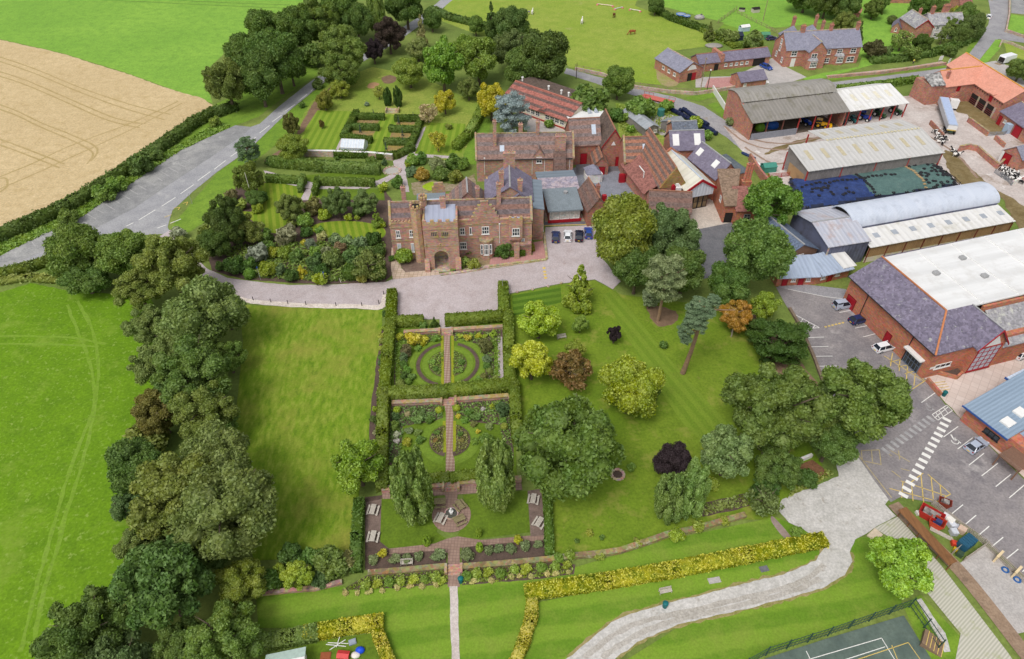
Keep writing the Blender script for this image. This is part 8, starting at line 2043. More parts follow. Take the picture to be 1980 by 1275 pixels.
def skip(px,py,rz,L,w,c,label,fill):
 t=empty('skip',P(px,py),R(rz),label,'skip','skips in the fenced yard');m=MB();h=1.2
 pr=[(-L/2+.5,0),(L/2-.5,0),(L/2,h),(L/2-.08,h),(L/2-.56,.08),(-L/2+.56,.08),(-L/2+.08,h),(-L/2,h)]
 m.prism(pr,'v',-w/2,w/2);m.prism([(-L/2+.5,0),(L/2-.5,0),(L/2,h),(-L/2,h)],'v',-w/2-.06,-w/2-.001);m.prism([(-L/2+.5,0),(L/2-.5,0),(L/2,h),(-L/2,h)],'v',w/2+.001,w/2+.06)
 m.build('body',paint('skip_%d'%int(c[0]*90),c),t);m=MB();m.box(-L/2+.5,L/2-.5,-w/2+.02,w/2-.02,.09,.8);m.box(-.3,.5,-.4,.3,.8,1.3);m.build('rubbish',fill,t)
JUNK=mottled('mixed_rubbish',[G(120,110,104),G(190,184,178),G(70,66,70)],1.5,3,4,.8)
skip(1797,1000,-42,3.2,1.7,G(176,46,44),'bright red skip filled with rubbish in the fenced yard',JUNK);skip(1808,1016,-42,2.0,1.6,G(190,70,48),'orange red skip with a dark blue sheet over it',flat('dark_blue_sheet',G(52,60,104),.6));skip(1822,978,-30,1.8,1.1,G(130,60,48),'rusty red open crate outside the slatted fence',JUNK)
tankm=flat('teal_tank',G(42,88,112),.4)
def htank():
 t=empty('oil_tank',P(1864,1056),R(30),'dark teal ribbed oil tank in its own timber pen','tank');m=MB();m.box(-1.2,1.2,-.7,.7,.25,1.5);m.build('body',tankm,t);m=MB()
 for i in range(5):m.box(-1.0+i*.45,-.8+i*.45,-.74,.74,.3,1.56)
 m.build('ribs',tankm,t);m=MB();m.box(-1.1,1.1,-.5,.5,0,.249);m.build('plinth',M_PALEG,t)
htank()
rnd_=random.Random(9)
for i,(x,y,s,c,l)in enumerate([(1826,1002,.9,G(214,214,216),'white square appliance nearest the slatted fence'),(1834,1010,1.0,G(226,222,214),'cream appliance lying beside the white ones'),(1838,1018,.9,G(206,208,214),'pale grey appliance in the middle of the scrap row'),(1846,1022,.8,G(170,172,180),'grey metal box in the scrap row'),(1842,1032,.9,G(196,200,206),'silver scrap box near the skip'),(1857,1028,1.0,G(206,180,160),'tan crumpled sack at the end of the scrap row'),(1843,1053,.7,G(206,70,50),'red container beside the oil tank'),(1774,994,.6,G(220,216,210),'small white bag beside the rusty canopy'),(1854,1074,.8,G(60,80,60),'dark green barrel behind the oil tank'),(1846,1064,.5,G(222,190,40),'little yellow drum beside the oil tank')]):
 m=MB();m.box(-s/2,s/2,-s/2,s/2,0,s*.85);m.box(-s/2+.06,s/2-.06,-s/2+.06,s/2-.06,s*.85,s*.9);m.box(-s*.3,s*.3,-s/2-.03,-s/2,s*.2,s*.7);o=m.build('scrap_item',flat('scrap_%d'%i,c,.5));o.location=P(x,y);o.rotation_euler=(0,0,rnd_.uniform(0,1.5));tag(o,l,'scrap','scrap in the fenced yard')
m=MB()
for i in range(5):m.bar((i*.12,-1.6+i*.1,.1+i*.03),(i*.12+.4,1.7,.14+i*.03),.09)
o=m.build('timber_stack',GREYW);o.location=P(1822,1040);o.rotation_euler=(0,0,R(60));tag(o,'bundle of grey planks lying in the skip yard','planks')
for x,y,l in((1943,1103,'blue hose ring on the hardstanding, upper one'),(1966,1122,'blue hose ring on the hardstanding, lower one')):
 m=MB();
 for i in range(14):a,b=R(i*25.7),R((i+1)*25.7);m.cyl((.4*math.cos(a),.4*math.sin(a),.12),(.4*math.cos(b),.4*math.sin(b),.12),.13,.13,6)
 o=m.build('blue_ring',flat('blue_hose',G(52,100,160),.5));o.location=P(x,y);tag(o,l,'hose')
for x,y,l in((1925,1082,'beige timber post across the slatted fence, upper one'),(1960,1112,'beige timber post across the slatted fence, lower one')):
 m=MB();m.box(-.75,.75,-.12,.12,0,1.4);m.box(-.8,.8,-.16,.16,1.4,1.48);o=m.build('fence_buttress',flat('new_timber',G(222,200,160),.8));o.location=P(x,y);o.rotation_euler=(0,0,R(35));tag(o,l,'post')
sh=House('pale_roofed_shed','shed with pale mint roof cut by the bottom edge','shed',(516,1314),(587,1299),1.8,2.6);sh.walls(WHITEW,1.8,2.3);sh.gable(flat('mint_roof',G(186,206,196),.6),1.8,2.3,ridge=WHITEP)
shelter(665,1270,1.3,1.0,.9,flat('red_box',G(200,60,60),.5),'red_box','red plastic box in the junk corner at the bottom','box',-5);heap(697,1259,1.2,.9,.7,G(30,80,210),'blue_tarpaulin','bright blue crumpled tarpaulin in the junk corner','tarpaulin');heap(688,1268,1.2,.9,.5,G(222,214,206),'white_sheet','crumpled white sheet beside the blue tarpaulin','sheet');slab(630,1269,1.3,.9,.15,4,flat('rusty_pallet',G(150,84,54),.9),'pallet','rusty brown pallet lying in the junk corner','pallet');slab(682,1243,.9,.7,.3,20,flat('galv_trough',G(150,160,174),.4),'metal_trough','grey metal trough in the junk corner','trough')
m=MB();m.bar((-1.4,0,.1),(1.2,-.3,.2),.08);m.bar((-1.2,.2,.12),(1.4,.1,.1),.08);m.bar((0,-.4,.2),(.2,1.0,.25),.08);m.bar((-.8,-.7,.1),(1.0,.5,.3),.08);o=m.build('white_poles',WHITEP);o.location=P(652,1247);tag(o,'bundle of thin white poles thrown down in the junk corner','poles')
for x,y,rz,L,c,l in((1170,12,-22,6.4,G(226,200,190),'long pink and white jump pole at the top of the paddock'),(1196,18,35,4.0,G(206,210,220),'white jump pole lying near the standing brown horse'),(1228,22,-30,4.4,G(220,206,204),'pale jump pole beside the paddock hedge')):
 t=empty('horse_jump',P(x,y),R(rz),l,'horse jump','horse jumps in the paddock');m=MB();m.cyl((-L/2,0,.5),(L/2,0,.5),.14,.14,8);m.build('pole',flat('jump_%d'%x,c,.6),t)
 for s in(-1,1):m=MB();m.box(s*L/2-.3,s*L/2+.3,-.5,.5,0,.36);m.build('block',flat('pink_block',G(220,120,130),.6),t)
def skin_mesh(name,nodes,edges,mat,sub=2):
 """one continuous body grown over a skeleton: nodes = (x, y, z, radius)"""
 me=bpy.data.meshes.new(name);me.from_pydata([n[:3]for n in nodes],edges,[]);o=bpy.data.objects.new(name,me);COL.objects.link(o)
 md=o.modifiers.new('skin','SKIN');md.use_smooth_shade=True
 lay=me.skin_vertices[0].data
 for i,n in enumerate(nodes):lay[i].radius=(n[3],n[3]*(n[4]if len(n)>4 else 1));lay[i].use_root=i==0
 s=o.modifiers.new('sub','SUBSURF');s.levels=sub;s.render_levels=sub
 dg=bpy.context.evaluated_depsgraph_get();r=bpy.data.meshes.new_from_object(o.evaluated_get(dg));bpy.data.objects.remove(o);r.name=name;r.materials.clear();r.materials.append(mat)
 return r
def patch_mat(name,c1,c2,scale,th):
 t=NT(name);oi=t.n.new('ShaderNodeObjectInfo');v=t.n.new('ShaderNodeVectorMath');v.operation='ADD';t.l.new(t.obj(),v.inputs[0]);cb=t.n.new('ShaderNodeCombineXYZ');t.l.new(t.math('MULTIPLY',oi.outputs['Random'],30.0),cb.inputs[0]);t.l.new(cb.outputs[0],v.inputs[1])
 return t.out(t.mix(t.ramp(t.noise(v.outputs[0],scale,2),th-.02,th+.02),c1,c2),.7)
COWM=patch_mat('black_white_hide',G(30,28,30),G(232,228,222),1.1,.52)
def quadruped(name,mat,S=1.0,graze=False,tail=.5):
 hd=[(1.25,0,.55,.12),(1.55,0,.28,.10)]if graze else[(1.15,0,1.45,.17),(1.45,0,1.6,.15)]
 N=[(-.75,0,1.1,.34),(-.2,0,1.05,.36),(.45,0,1.08,.33),(.85,0,1.2,.22)]+hd+([(1.75,0,.12,.08)]if graze else[(1.78,0,1.42,.09)])
 E=[(0,1),(1,2),(2,3),(3,4),(4,5),(5,6)]
 for sx,bx in((-1,0),(1,2)):
  for sy in(-1,1):
   k=len(N);x=-.8 if sx<0 else.55
   N+=[(x+(.08 if sx<0 else 0),sy*.22,.75,.13),(x-(.12 if sx<0 else 0),sy*.23,.42,.07),(x,sy*.23,.03,.065)];E+=[(bx,k),(k,k+1),(k+1,k+2)]
 k=len(N);N+=[(-1.08,0,1.15,.05),(-1.15,0,tail,.04)];E+=[(0,k),(k,k+1)]
 k=len(N);e=5;ex,ez=N[5][0]-.1,N[5][2]+.12
 N+=[(ex-.03,.13,ez+.08,.035),(ex-.03,-.13,ez+.08,.035)];E+=[(e,k),(e,k+1)]
 return skin_mesh(name,[(a*S,b*S,c*S,r*S)for a,b,c,r in N],E,mat)
cowm=quadruped('cow',COWM,.85)
cows=[(1806,258),(1810,263),(1814,268),(1809,270),(1818,272),(1823,276),(1820,281),(1826,270),(1816,278),(1842,296),(1847,300),(1851,303),(1846,304)]
for i,(x,y)in enumerate(cows):
 o=link(bpy.data.objects.new('cow',cowm));o.location=P(x,y);o.rotation_euler=(0,0,(i*2.3)%6.28);tag(o,'black and white cow standing %s'%('at the open right end of the cattle shed' if i<9 else 'beside the blue tank and the curved brick wall'),'cow','cows by the cattle shed' if i<9 else 'cows at the curved wall')
for i in range(18):
 x,y=1934+(i%6)*6.5+(i//6)*2,330+(i//6)*6.5+(i%6)*2.4;o=link(bpy.data.objects.new('cow',cowm));o.location=P(x,y);o.rotation_euler=(0,0,.5+(i*1.9)%2.2);tag(o,'black and white cow crowded in the gated pen at the right edge','cow','cows crowded in the pen')
BAY=flat('bay_horse_coat',G(118,72,44),.6);CHEST=flat('chestnut_coat',G(150,84,48),.6);GREYH=flat('grey_horse_coat',G(224,220,212),.6)
for m_,x,y,rz,l in((quadruped('horse',CHEST,1.25,True),1222,67,200,'chestnut horse grazing in the middle of the paddock'),(quadruped('horse',BAY,1.2),1187,34,250,'dark bay horse standing near the jump poles'),(quadruped('horse',GREYH,1.2),1125,46,80,'white horse standing on the left half of the paddock'),(quadruped('horse',GREYH,1.1),1029,28,80,'white pony beside the person in blue')):
 o=link(bpy.data.objects.new('horse',m_));o.location=P(x,y);o.rotation_euler=(0,0,R(rz));tag(o,l,'horse','horses in the paddock')
def person(px,py,rz,top,legs,label,stride=.18):
 sk=flat('skin',G(206,160,134),.6)
 N=[(0,0,.95,.15),(0,0,1.15,.15),(0,0,1.4,.17),(0,0,1.52,.06),(0,0,1.6,.09),(.01,0,1.72,.09),(stride,.1,.5,.075),(stride*1.1,.1,.06,.055),(stride*1.1+.14,.1,.04,.045),(-stride,-.1,.5,.075),(-stride*1.5,-.1,.08,.055),(-stride*1.5+.14,-.1,.05,.045),
 (0,.2,1.42,.07),(-.1,.26,1.14,.05),(.05,.27,.9,.04),(0,-.2,1.42,.07),(.1,-.26,1.14,.05),(.22,-.27,.92,.04)]
 E=[(0,1),(1,2),(2,3),(3,4),(4,5),(0,6),(6,7),(7,8),(0,9),(9,10),(10,11),(2,12),(12,13),(13,14),(2,15),(15,16),(16,17)]
 t=empty('person',P(px,py),R(rz),label,'person');b=link(bpy.data.objects.new('body',skin_mesh('body',N,E,sk)),t)
 T_=[(0,0,.98,.17),(0,0,1.2,.17),(0,0,1.42,.185),(0,.2,1.43,.085),(-.1,.26,1.14,.065),(.03,.27,.96,.055),(0,-.2,1.43,.085),(.1,-.26,1.14,.065),(.2,-.27,.97,.055)]
 link(bpy.data.objects.new('jacket',skin_mesh('jacket',T_,[(0,1),(1,2),(2,3),(3,4),(4,5),(2,6),(6,7),(7,8)],top)),t)
 L_=[(0,0,.96,.165),(stride,.1,.5,.09),(stride*1.1,.1,.12,.075),(-stride,-.1,.5,.09),(-stride*1.5,-.1,.14,.075)]
 link(bpy.data.objects.new('trousers',skin_mesh('trousers',L_,[(0,1),(1,2),(0,3),(3,4)],legs)),t)
 h=MB();h.ball((-.02,0,1.76),.105,.1,.1,10,6);h.build('hair',flat('dark_hair',G(60,44,34),.8),t,True)
person(1765,124,15,flat('hi_vis_yellow',G(226,240,60),.6),flat('navy_trousers',G(40,46,66),.8),'person in a yellow high visibility jacket walking along the pink path')
person(1023,29,60,flat('blue_jacket',G(50,84,170),.7),flat('dark_trousers',G(40,40,46),.8),'person in a blue jacket standing beside the white pony')
b8=lambda x,y:(380+x/4.95,320+y/4.95)
DKG,MDG,LTG,LIME,SIL,OLV,GLD=(.045,.085,.028),(.065,.12,.034),(.11,.19,.04),(.19,.25,.025),(.15,.175,.19),(.12,.14,.04),(.34,.30,.02)
WG='shrubs of the west garden'
for x,y,w,k,c,l in[
(230,965,92,'shrub',DKG,'dark round shrub at the drive, leftmost of the west garden'),(360,955,180,'shrub',DKG,'big dark green domed shrub beside the drive'),(505,1040,92,'ball',(.07,.14,.025),'clipped green ball shrub at the drive edge'),(675,995,150,'shrub',(.17,.21,.025),'yellow green rounded shrub beside the first blue topped pole'),
(590,840,200,'tuft',SIL,'large silvery grey shrub above the drive'),(505,950,120,'shrub',MDG,'mid green shrub between the dark dome and the silver shrub'),(745,835,110,'shrub',(.22,.24,.025),'yellowish shrub right of the silver shrub'),(845,835,130,'shrub',(.13,.19,.03),'olive lime shrub beside the yellowish one'),(795,1000,100,'shrub',(.08,.12,.075),'blue green shrub left of the gap in the border'),
(905,1055,120,'shrub',DKG,'dark green shrub left of the golden cone'),(1000,1010,120,'cone',(.44,.38,.015),'golden yellow cone shaped conifer beside the drive'),(1130,925,145,'shrub',(.05,.095,.045),'dark blue green round shrub right of the golden cone'),(1135,825,105,'shrub',LTG,'light green shrub above the dark round one'),(1300,890,180,'shrub',(.09,.13,.05),'broad green shrub in the middle of the border'),
(1235,825,100,'tuft',(.14,.16,.12),'grey leaved shrub above the broad green one'),(1370,790,130,'spiky',(.13,.10,.085),'brownish twiggy shrub in the middle of the border'),(1095,755,110,'spiky',(.10,.13,.13),'blue grey spiky plant below the oval lawn'),(955,870,120,'shrub',(.08,.14,.045),'green shrub beside the golden cone'),(1020,740,62,'tuft',(.42,.30,.02),'small orange yellow shrub beside the spiky plant'),
(870,660,200,'tuft',(.17,.17,.14),'wide silvery pink shrub at the end of the striped lawn'),(655,690,140,'shrub',MDG,'green shrub left of the silvery pink one'),(1050,640,105,'shrub',DKG,'dark green shrub at the left tip of the oval lawn'),(1035,525,140,'shrub',LTG,'light green shrub left of the oval lawn'),(1110,395,150,'shrub',(.10,.10,.05),'brownish shrub beside the pink path'),(1225,470,115,'shrub',LIME,'lime green shrub at the top of the oval lawn'),
(1195,1005,130,'shrub',DKG,'dark shrub behind the second blue topped pole'),(1180,1090,130,'tuft',LIME,'bright lime shrub at the foot of the second blue topped pole'),(1475,1025,140,'ball',(.048,.085,.02),'clipped yew ball left of the drooping tree'),(1725,1020,155,'ball',(.048,.085,.02),'clipped yew ball right of the drooping tree'),(1580,1085,90,'tuft',(.2,.22,.06),'small yellowish shrub between the two yew balls'),
(1320,715,130,'tuft',(.11,.16,.10),'soft grey green shrub below the oval lawn, left'),(1440,730,130,'tuft',(.11,.17,.09),'soft grey green shrub below the oval lawn, middle'),(1560,745,130,'tuft',(.10,.15,.10),'soft grey green shrub below the oval lawn, right'),(1690,705,135,'shrub',DKG,'dark round shrub at the house end of the oval lawn'),(1745,815,120,'shrub',(.055,.09,.03),'dark shrub beside the stone path at the house'),(1480,860,150,'shrub',(.07,.12,.05),'green shrub left of the drooping tree'),(1620,850,150,'shrub',(.075,.12,.045),'green shrub above the drooping tree'),
(1205,680,100,'tuft',(.24,.25,.12),'cream flowering shrub at the edge of the oval lawn'),(1450,498,72,'tuft',LIME,'small lime shrub at the top edge of the oval lawn'),(1530,502,55,'tuft',(.2,.24,.03),'smaller lime shrub at the top edge of the oval lawn'),(1555,435,120,'shrub',(.04,.07,.02),'dark yew dome above the oval lawn'),(1780,570,60,'tuft',LIME,'yellow green shrub against the manor wall'),(580,415,95,'shrub',LIME,'yellow green ball shrub in the ring bed by the flagpole'),
(425,375,120,'tuft',(.16,.22,.05),'light green shrub left of the flagpole'),(330,285,110,'tuft',(.09,.085,.06),'brownish shrub on the bank above the road'),(610,310,120,'shrub',DKG,'dark shrub behind the flagpole'),(1790,205,95,'tuft',(.27,.36,.03),'bright lime shrub beside the pink gravel path'),(1920,160,105,'shrub',MDG,'round green shrub beside the rock pond'),(240,600,130,'shrub',DKG,'dark shrub on the verge beside the drive entrance'),(80,640,130,'shrub',(.09,.12,.03),'olive shrub at the corner of the drive and road'),
(470,640,120,'shrub',OLV,'olive shrub under the pale yellowish tree'),(900,560,90,'tuft',OLV,'olive shrub at the right edge of the striped lawn'),(1180,620,80,'tuft',LTG,'light green plant at the lower left of the oval lawn'),(700,780,90,'shrub',MDG,'green shrub behind the silver shrub')]:
 px,py=b8(x,y);shrub(px,py,w/4.95*1.2,k,c,l,group=WG,asp=.95)
shrub(341,452,34,'tuft',(.20,.23,.19),'silvery round shrub at the drive entrance beside the road')
shrub(781,493,40,'shrub',(.12,.19,.025),'large magnolia bush with pale flowers against the left wing of the manor',asp=1.0);shrub(973,482,36,'shrub',(.055,.10,.03),'dark green bush against the manor between bay window and oriel',asp=1.0);shrub(962,490,18,'shrub',DKG,'small dark bush left of the one by the manor oriel')
H([(993,494),(1008,493)],1.6,1.5,(.07,.12,.025),'small square clipped hedge under the manor oriel',leaf=.12,dens=40);H([(1006,486),(1026,484)],1.6,1.3,(.15,.14,.03),'rusty green clipped hedge at the right corner of the manor',leaf=.12,dens=40)
shrub(757,500,14,'shrub',(.05,.10,.025),'small bush at the left corner of the manor');shrub(898,506,26,'tuft',(.13,.18,.05),'loose green plants in the stony bed right of the gatehouse');shrub(915,512,28,'tuft',(.17,.21,.05),'yellowish plants in the stony bed beside the broken edging');shrub(905,488,22,'tuft',(.08,.13,.04),'climbing green plant at the foot of the manor wall')
z2f=lambda x,y:(480+x/3.75,80+y/3.75)
for x,y,w,k,c,l in[(1190,860,115,'shrub',LTG,'light green shrub beside the pink path at the back of the manor'),(1250,850,100,'shrub',MDG,'green shrub on the bank behind the manor'),(1180,945,95,'shrub',(.09,.14,.10),'blue green shrub beside the orange one behind the manor'),(1262,965,125,'shrub',(.22,.15,.03),'orange brown shrub above the lily pond'),(1480,880,130,'shrub',MDG,'green shrub right of the weeping tree'),(1555,890,110,'shrub',(.085,.15,.035),'mid green shrub beside the rear range wall'),(1400,960,140,'shrub',(.07,.11,.035),'dark green shrub below the weeping tree'),(1500,985,120,'tuft',OLV,'olive ground shrub on the rocky bank'),
(1155,895,60,'tuft',LIME,'lime plant at the edge of the pink path'),(860,455,42,'shrub',(.12,.16,.15),'small blue grey shrub left of the upright yews'),(500,310,90,'shrub',(.08,.12,.05),'grey green bush on the road verge under the far trees'),(545,440,120,'shrub',(.13,.13,.035),'brownish hedge bush on the bank beside the road'),(390,460,60,'tuft',MDG,'ivy bush on the orchard bank wall'),(640,850,40,'tuft',MDG,'small bush at the foot of the orchard wall'),(890,870,90,'shrub',(.08,.13,.035),'green bush growing over the end of the orchard wall'),(160,870,90,'shrub',DKG,'dark bush at the left end of the pleached hedge'),(985,880,50,'shrub',(.045,.075,.045),'dark bush at the right end of the orchard wall'),(1450,620,60,'tuft',OLV,'rough grass clump on the orchard lawn')]:
 px,py=z2f(x,y);shrub(px,py,w/3.75,k,c,l)
sheet('lily_pond',[z2f(1262,1060),z2f(1290,1035),z2f(1340,1020),z2f(1380,1030),z2f(1360,1070),z2f(1310,1085)],mottled('duckweed',[G(150,176,40),G(166,190,52),G(132,160,36)],.5,1.5,4,.5),9,True)
sheet('bare_patch',[z2f(1180,1030),z2f(1320,1010),z2f(1500,1040),z2f(1640,960),z2f(1650,1060),z2f(1500,1080),z2f(1350,1110),z2f(1200,1120)],mottled('rocky_bank',[G(150,134,110),G(120,118,70),G(170,156,136)],.5,1.3,3),8,jit=.2)
def rock_pond():
 t=empty('rock_pond',P(758,331),0,'round rock edged pond beside the pink gravel path','pond');m=MB();r=random.Random(2)
 for i in range(16):a=i*.393;k=r.uniform(.3,.5);m.ball((2.1*math.cos(a),2.0*math.sin(a),.1),k,k*.8,k*.7,7,5)
 m.build('rock_ring',STONEB,t);m=MB();m.cyl((0,0,.085),(0,0,.1),1.9,1.9,20);m.build('water',flat('pond_water',G(176,172,164),.2),t)
rock_pond()
b1=lambda x,y:(680+x/4.25,560+y/4.25)
FG='plants of the formal garden beds'
for x,y,w,k,c,l in[
(395,385,85,'tuft',(.26,.30,.025),'yellow green conifer at the top left of the upper garden room'),(1165,355,90,'cone',(.20,.29,.03),'lime conifer at the top right of the upper garden room'),(500,412,160,'tuft',(.28,.27,.02),'band of yellow flowers under the left garden wall'),(590,415,110,'tuft',(.25,.26,.02),'yellow flowers nearer the upper garden steps'),(690,405,80,'tuft',LTG,'green plants at the left of the upper steps'),(890,385,60,'tuft',LIME,'lime plant right of the upper steps'),(975,385,60,'tuft',(.24,.30,.03),'yellow green plant under the right garden wall'),(1040,385,70,'tuft',(.36,.38,.02),'bright yellow plant under the right garden wall'),(950,400,80,'tuft',(.3,.28,.03),'gold flowers under the right garden wall'),(1095,385,60,'tuft',LIME,'lime plant beside the lime conifer'),
(445,505,105,'shrub',(.085,.08,.06),'dull purple grey shrub on the left of the upper room'),(1095,460,130,'shrub',(.075,.085,.045),'dark grey green shrub on the right of the upper room'),(545,480,70,'tuft',LTG,'green perennials above the left ring'),(425,560,80,'shrub',(.07,.11,.07),'blue green shrub in the left bed of the upper room'),(425,615,70,'shrub',MDG,'green shrub in the left bed of the upper room'),(455,660,80,'shrub',(.09,.17,.03),'bright green ball in the left bed of the upper room'),(430,710,70,'shrub',DKG,'dark shrub in the left bed of the upper room'),(490,720,80,'tuft',(.09,.15,.05),'leafy perennial at the lower left of the upper room'),(398,775,78,'ball',(.13,.17,.05),'pale green dome at the lower left corner of the upper room'),(465,755,60,'ball',(.075,.13,.025),'dark green dome beside the pale one in the upper room'),
(1110,580,90,'shrub',(.09,.13,.09),'blue grey shrub in the right bed of the upper room'),(1110,625,70,'shrub',MDG,'green shrub in the right bed of the upper room'),(1135,670,55,'ball',(.12,.15,.05),'olive dome in the right bed of the upper room'),(1085,715,62,'ball',(.11,.12,.05),'brownish dome at the lower right of the upper room'),(1185,730,55,'ball',(.17,.21,.07),'pale lime dome at the lower right corner of the upper room'),(1040,740,70,'tuft',LTG,'green plant at the lower right of the rings'),
(372,990,62,'ball',(.30,.37,.02),'lime ball at the top left of the lower room'),(718,992,62,'ball',(.30,.37,.02),'lime ball left of the path in the lower room'),(862,975,62,'ball',(.30,.37,.02),'lime ball right of the path in the lower room'),(1155,955,68,'cone',(.32,.38,.02),'lime cone at the top right of the lower room'),(876,1040,55,'tuft',(.55,.42,.03),'golden yellow flower clump beside the path in the lower room'),(1078,985,46,'tuft',(.5,.48,.42),'white flowering shrub in the top right of the lower room'),(1240,985,130,'shrub',(.05,.085,.05),'dark blue green shrub at the top right corner of the lower room'),(360,1040,80,'shrub',(.06,.10,.05),'dark shrub under the left lime ball'),(355,1125,90,'shrub',(.085,.14,.035),'green shrub on the left of the lower room'),
(1255,1125,62,'ball',(.25,.29,.05),'pale lime dome at the right of the lower room'),(1250,1070,60,'tuft',LTG,'green plant above the pale lime dome'),(370,1195,70,'tuft',(.34,.36,.26),'cream flowering shrub on the left of the lower room'),(370,1250,60,'tuft',(.46,.44,.36),'white flowering shrub at the left hedge of the lower room'),(1130,1120,80,'tuft',(.14,.19,.09),'grey green plant on the right of the lower room'),(1035,1170,50,'tuft',(.36,.34,.03),'yellow plant on the right of the lower room'),(470,1165,80,'tuft',(.13,.17,.11),'silvery plant on the left of the lower room'),(455,1250,90,'tuft',(.22,.24,.03),'yellow green plant at the lower left of the lower room'),(560,1240,90,'tuft',MDG,'green plant near the left ring of the lower room'),(1110,1240,130,'shrub',(.075,.13,.035),'broad green shrub at the right of the lower room')]:
 px,py=b1(x,y);shrub(px,py,w/4.25,k,c,l,asp=.7 if k=='tuft' else.9,group=FG)
for x,y,w,k,c,l in[(575,1010,90,'tuft',(.08,.13,.06),'grey green plant left of the path at the top of the lower room'),(640,1075,90,'tuft',MDG,'green plant in the upper left bed of the lower room'),(540,1075,110,'tuft',(.085,.14,.055),'broad blue green plant in the upper left bed of the lower room'),(460,1020,60,'tuft',(.22,.20,.14),'pale flowering plant in the upper left bed of the lower room'),(960,1010,90,'tuft',MDG,'green plant in the upper right bed of the lower room'),(1020,1050,100,'tuft',(.085,.14,.05),'broad green plant in the upper right bed of the lower room'),(930,1070,80,'tuft',LTG,'light green plant beside the golden clump of the lower room'),(1000,1110,70,'tuft',(.12,.13,.06),'brownish plant above the right ring of the lower room'),
(700,1180,60,'tuft',MDG,'green rose bush in the left ring of the lower room'),(690,1240,55,'tuft',(.14,.10,.05),'reddish rose bush in the left ring of the lower room'),(890,1190,60,'tuft',MDG,'green rose bush in the right ring of the lower room'),(900,1245,55,'tuft',(.13,.12,.05),'brownish rose bush in the right ring of the lower room'),(1010,1245,80,'tuft',LTG,'light green plant at the right edge of the lower ring'),(540,1180,80,'tuft',(.10,.15,.05),'green plant at the left edge of the lower ring'),(660,600,70,'tuft',LTG,'leafy plant in the left half of the upper rings'),(690,650,60,'tuft',MDG,'darker leafy plant in the left half of the upper rings'),(900,600,70,'tuft',MDG,'leafy plant in the right half of the upper rings'),(890,670,60,'tuft',LTG,'light leafy plant in the right half of the upper rings')]:
 px,py=b1(x,y);shrub(px,py,w/4.25,k,c,l,asp=.6,group=FG)
for x,y,w,l in((1140,1030,18,'yellowish plant growing over the mossy wall nearest the terrace'),(1235,1052,20,'yellow green plant on the middle of the long mossy wall'),(1160,1078,22,'green plant hanging over the long mossy wall'),(1400,1006,24,'leafy plant at the right end of the long mossy wall'),(1350,1020,30,'bushy plant beside the twin topped tree on the mossy wall')):
 shrub(x,y,w,'tuft',(.17,.20,.035),l,asp=.6)
OB='shrubs along the outside of the left garden hedge'
for x,y,w,k,c,l in[(270,320,60,'tuft',(.17,.22,.03),'lime shrub highest outside the left hedge'),(245,385,70,'tuft',(.22,.26,.05),'pale lime shrub second from the top outside the left hedge'),(240,425,60,'tuft',(.2,.23,.07),'pale shrub just below the lime ones outside the left hedge'),(240,483,45,'ball',(.2,.24,.05),'pale small ball outside the left hedge'),(240,555,60,'tuft',MDG,'green plant outside the middle of the upper left hedge'),(235,610,60,'tuft',(.07,.11,.07),'blue green plant outside the upper left hedge'),(250,665,55,'ball',(.28,.34,.02),'bright lime ball outside the upper left hedge'),(235,855,75,'shrub',(.09,.13,.045),'green dome outside the corner of the left hedges'),(190,985,60,'tuft',LIME,'lime plant outside the lower left hedge'),(185,1070,80,'shrub',(.07,.10,.04),'dark green dome outside the lower left hedge'),(195,1175,60,'tuft',(.18,.19,.14),'greyish plant outside the lower left hedge'),(275,200,60,'shrub',DKG,'dark shrub outside the forecourt hedge'),(260,745,40,'tuft',MDG,'small plant below the bright lime ball outside the hedge')]:
 px,py=b1(x,y);shrub(px,py,w/4.25,k,c,l,group=OB)
shrub(840,625,26,'cone',(.045,.085,.022),'dark green conifer bush beside the upper garden steps',asp=1.2);shrub(818,628,18,'shrub',MDG,'small green bush left of the conifer at the garden steps')
for x,y,w,l in((655,800,70,'tall bright green column plant left of the brick path'),(1012,745,55,'bright green column plant right of the brick path, upper'),(1017,845,62,'bright green column plant right of the brick path, lower')):
 px,py=b2(x,y);shrub(px,py,w/3.542,'column',(.21,.32,.02),l,asp=1.6)
for x,y,w,l in((355,890,70,'yellow shrub at the left end of the soil border'),(1280,790,70,'yellow shrub at the right end of the soil border')):
 px,py=b2(x,y);shrub(px,py,w/3.542,'tuft',(.38,.38,.02),l,asp=1.2)
for i,(x,y,w)in enumerate([(290,935,90),(440,930,90),(520,920,90),(600,910,80),(740,905,110),(930,890,110),(1080,870,80),(1150,860,80),(1230,850,90),(1330,840,90),(1420,830,70)]):
 px,py=b2(x,y);shrub(px,py,w/3.542,'tuft',(.10,.13,.085),'grey green lavender clump in the soil border above the mossy wall',asp=.6,name='lavender_clump',cat='lavender',group='lavender clumps of the soil border')
for i,(x,y,w)in enumerate([(98,1155,52),(180,1160,46),(262,1150,60),(350,1140,48),(455,1120,60),(545,1110,58),(622,1110,54),(722,1098,62),(975,1080,58),(1097,1070,54),(1237,1048,50),(1292,1043,42),(1370,1042,50),(1480,1030,54),(1540,1026,54),(1625,1012,44)]):
 px,py=b2(x,y);shrub(px,py,w/3.542,'tuft',(.36,.34,.14),'cream flowering clump along the front of the flower border',asp=.55,name='flower_clump',cat='flowers',group='cream clumps of the flower border')
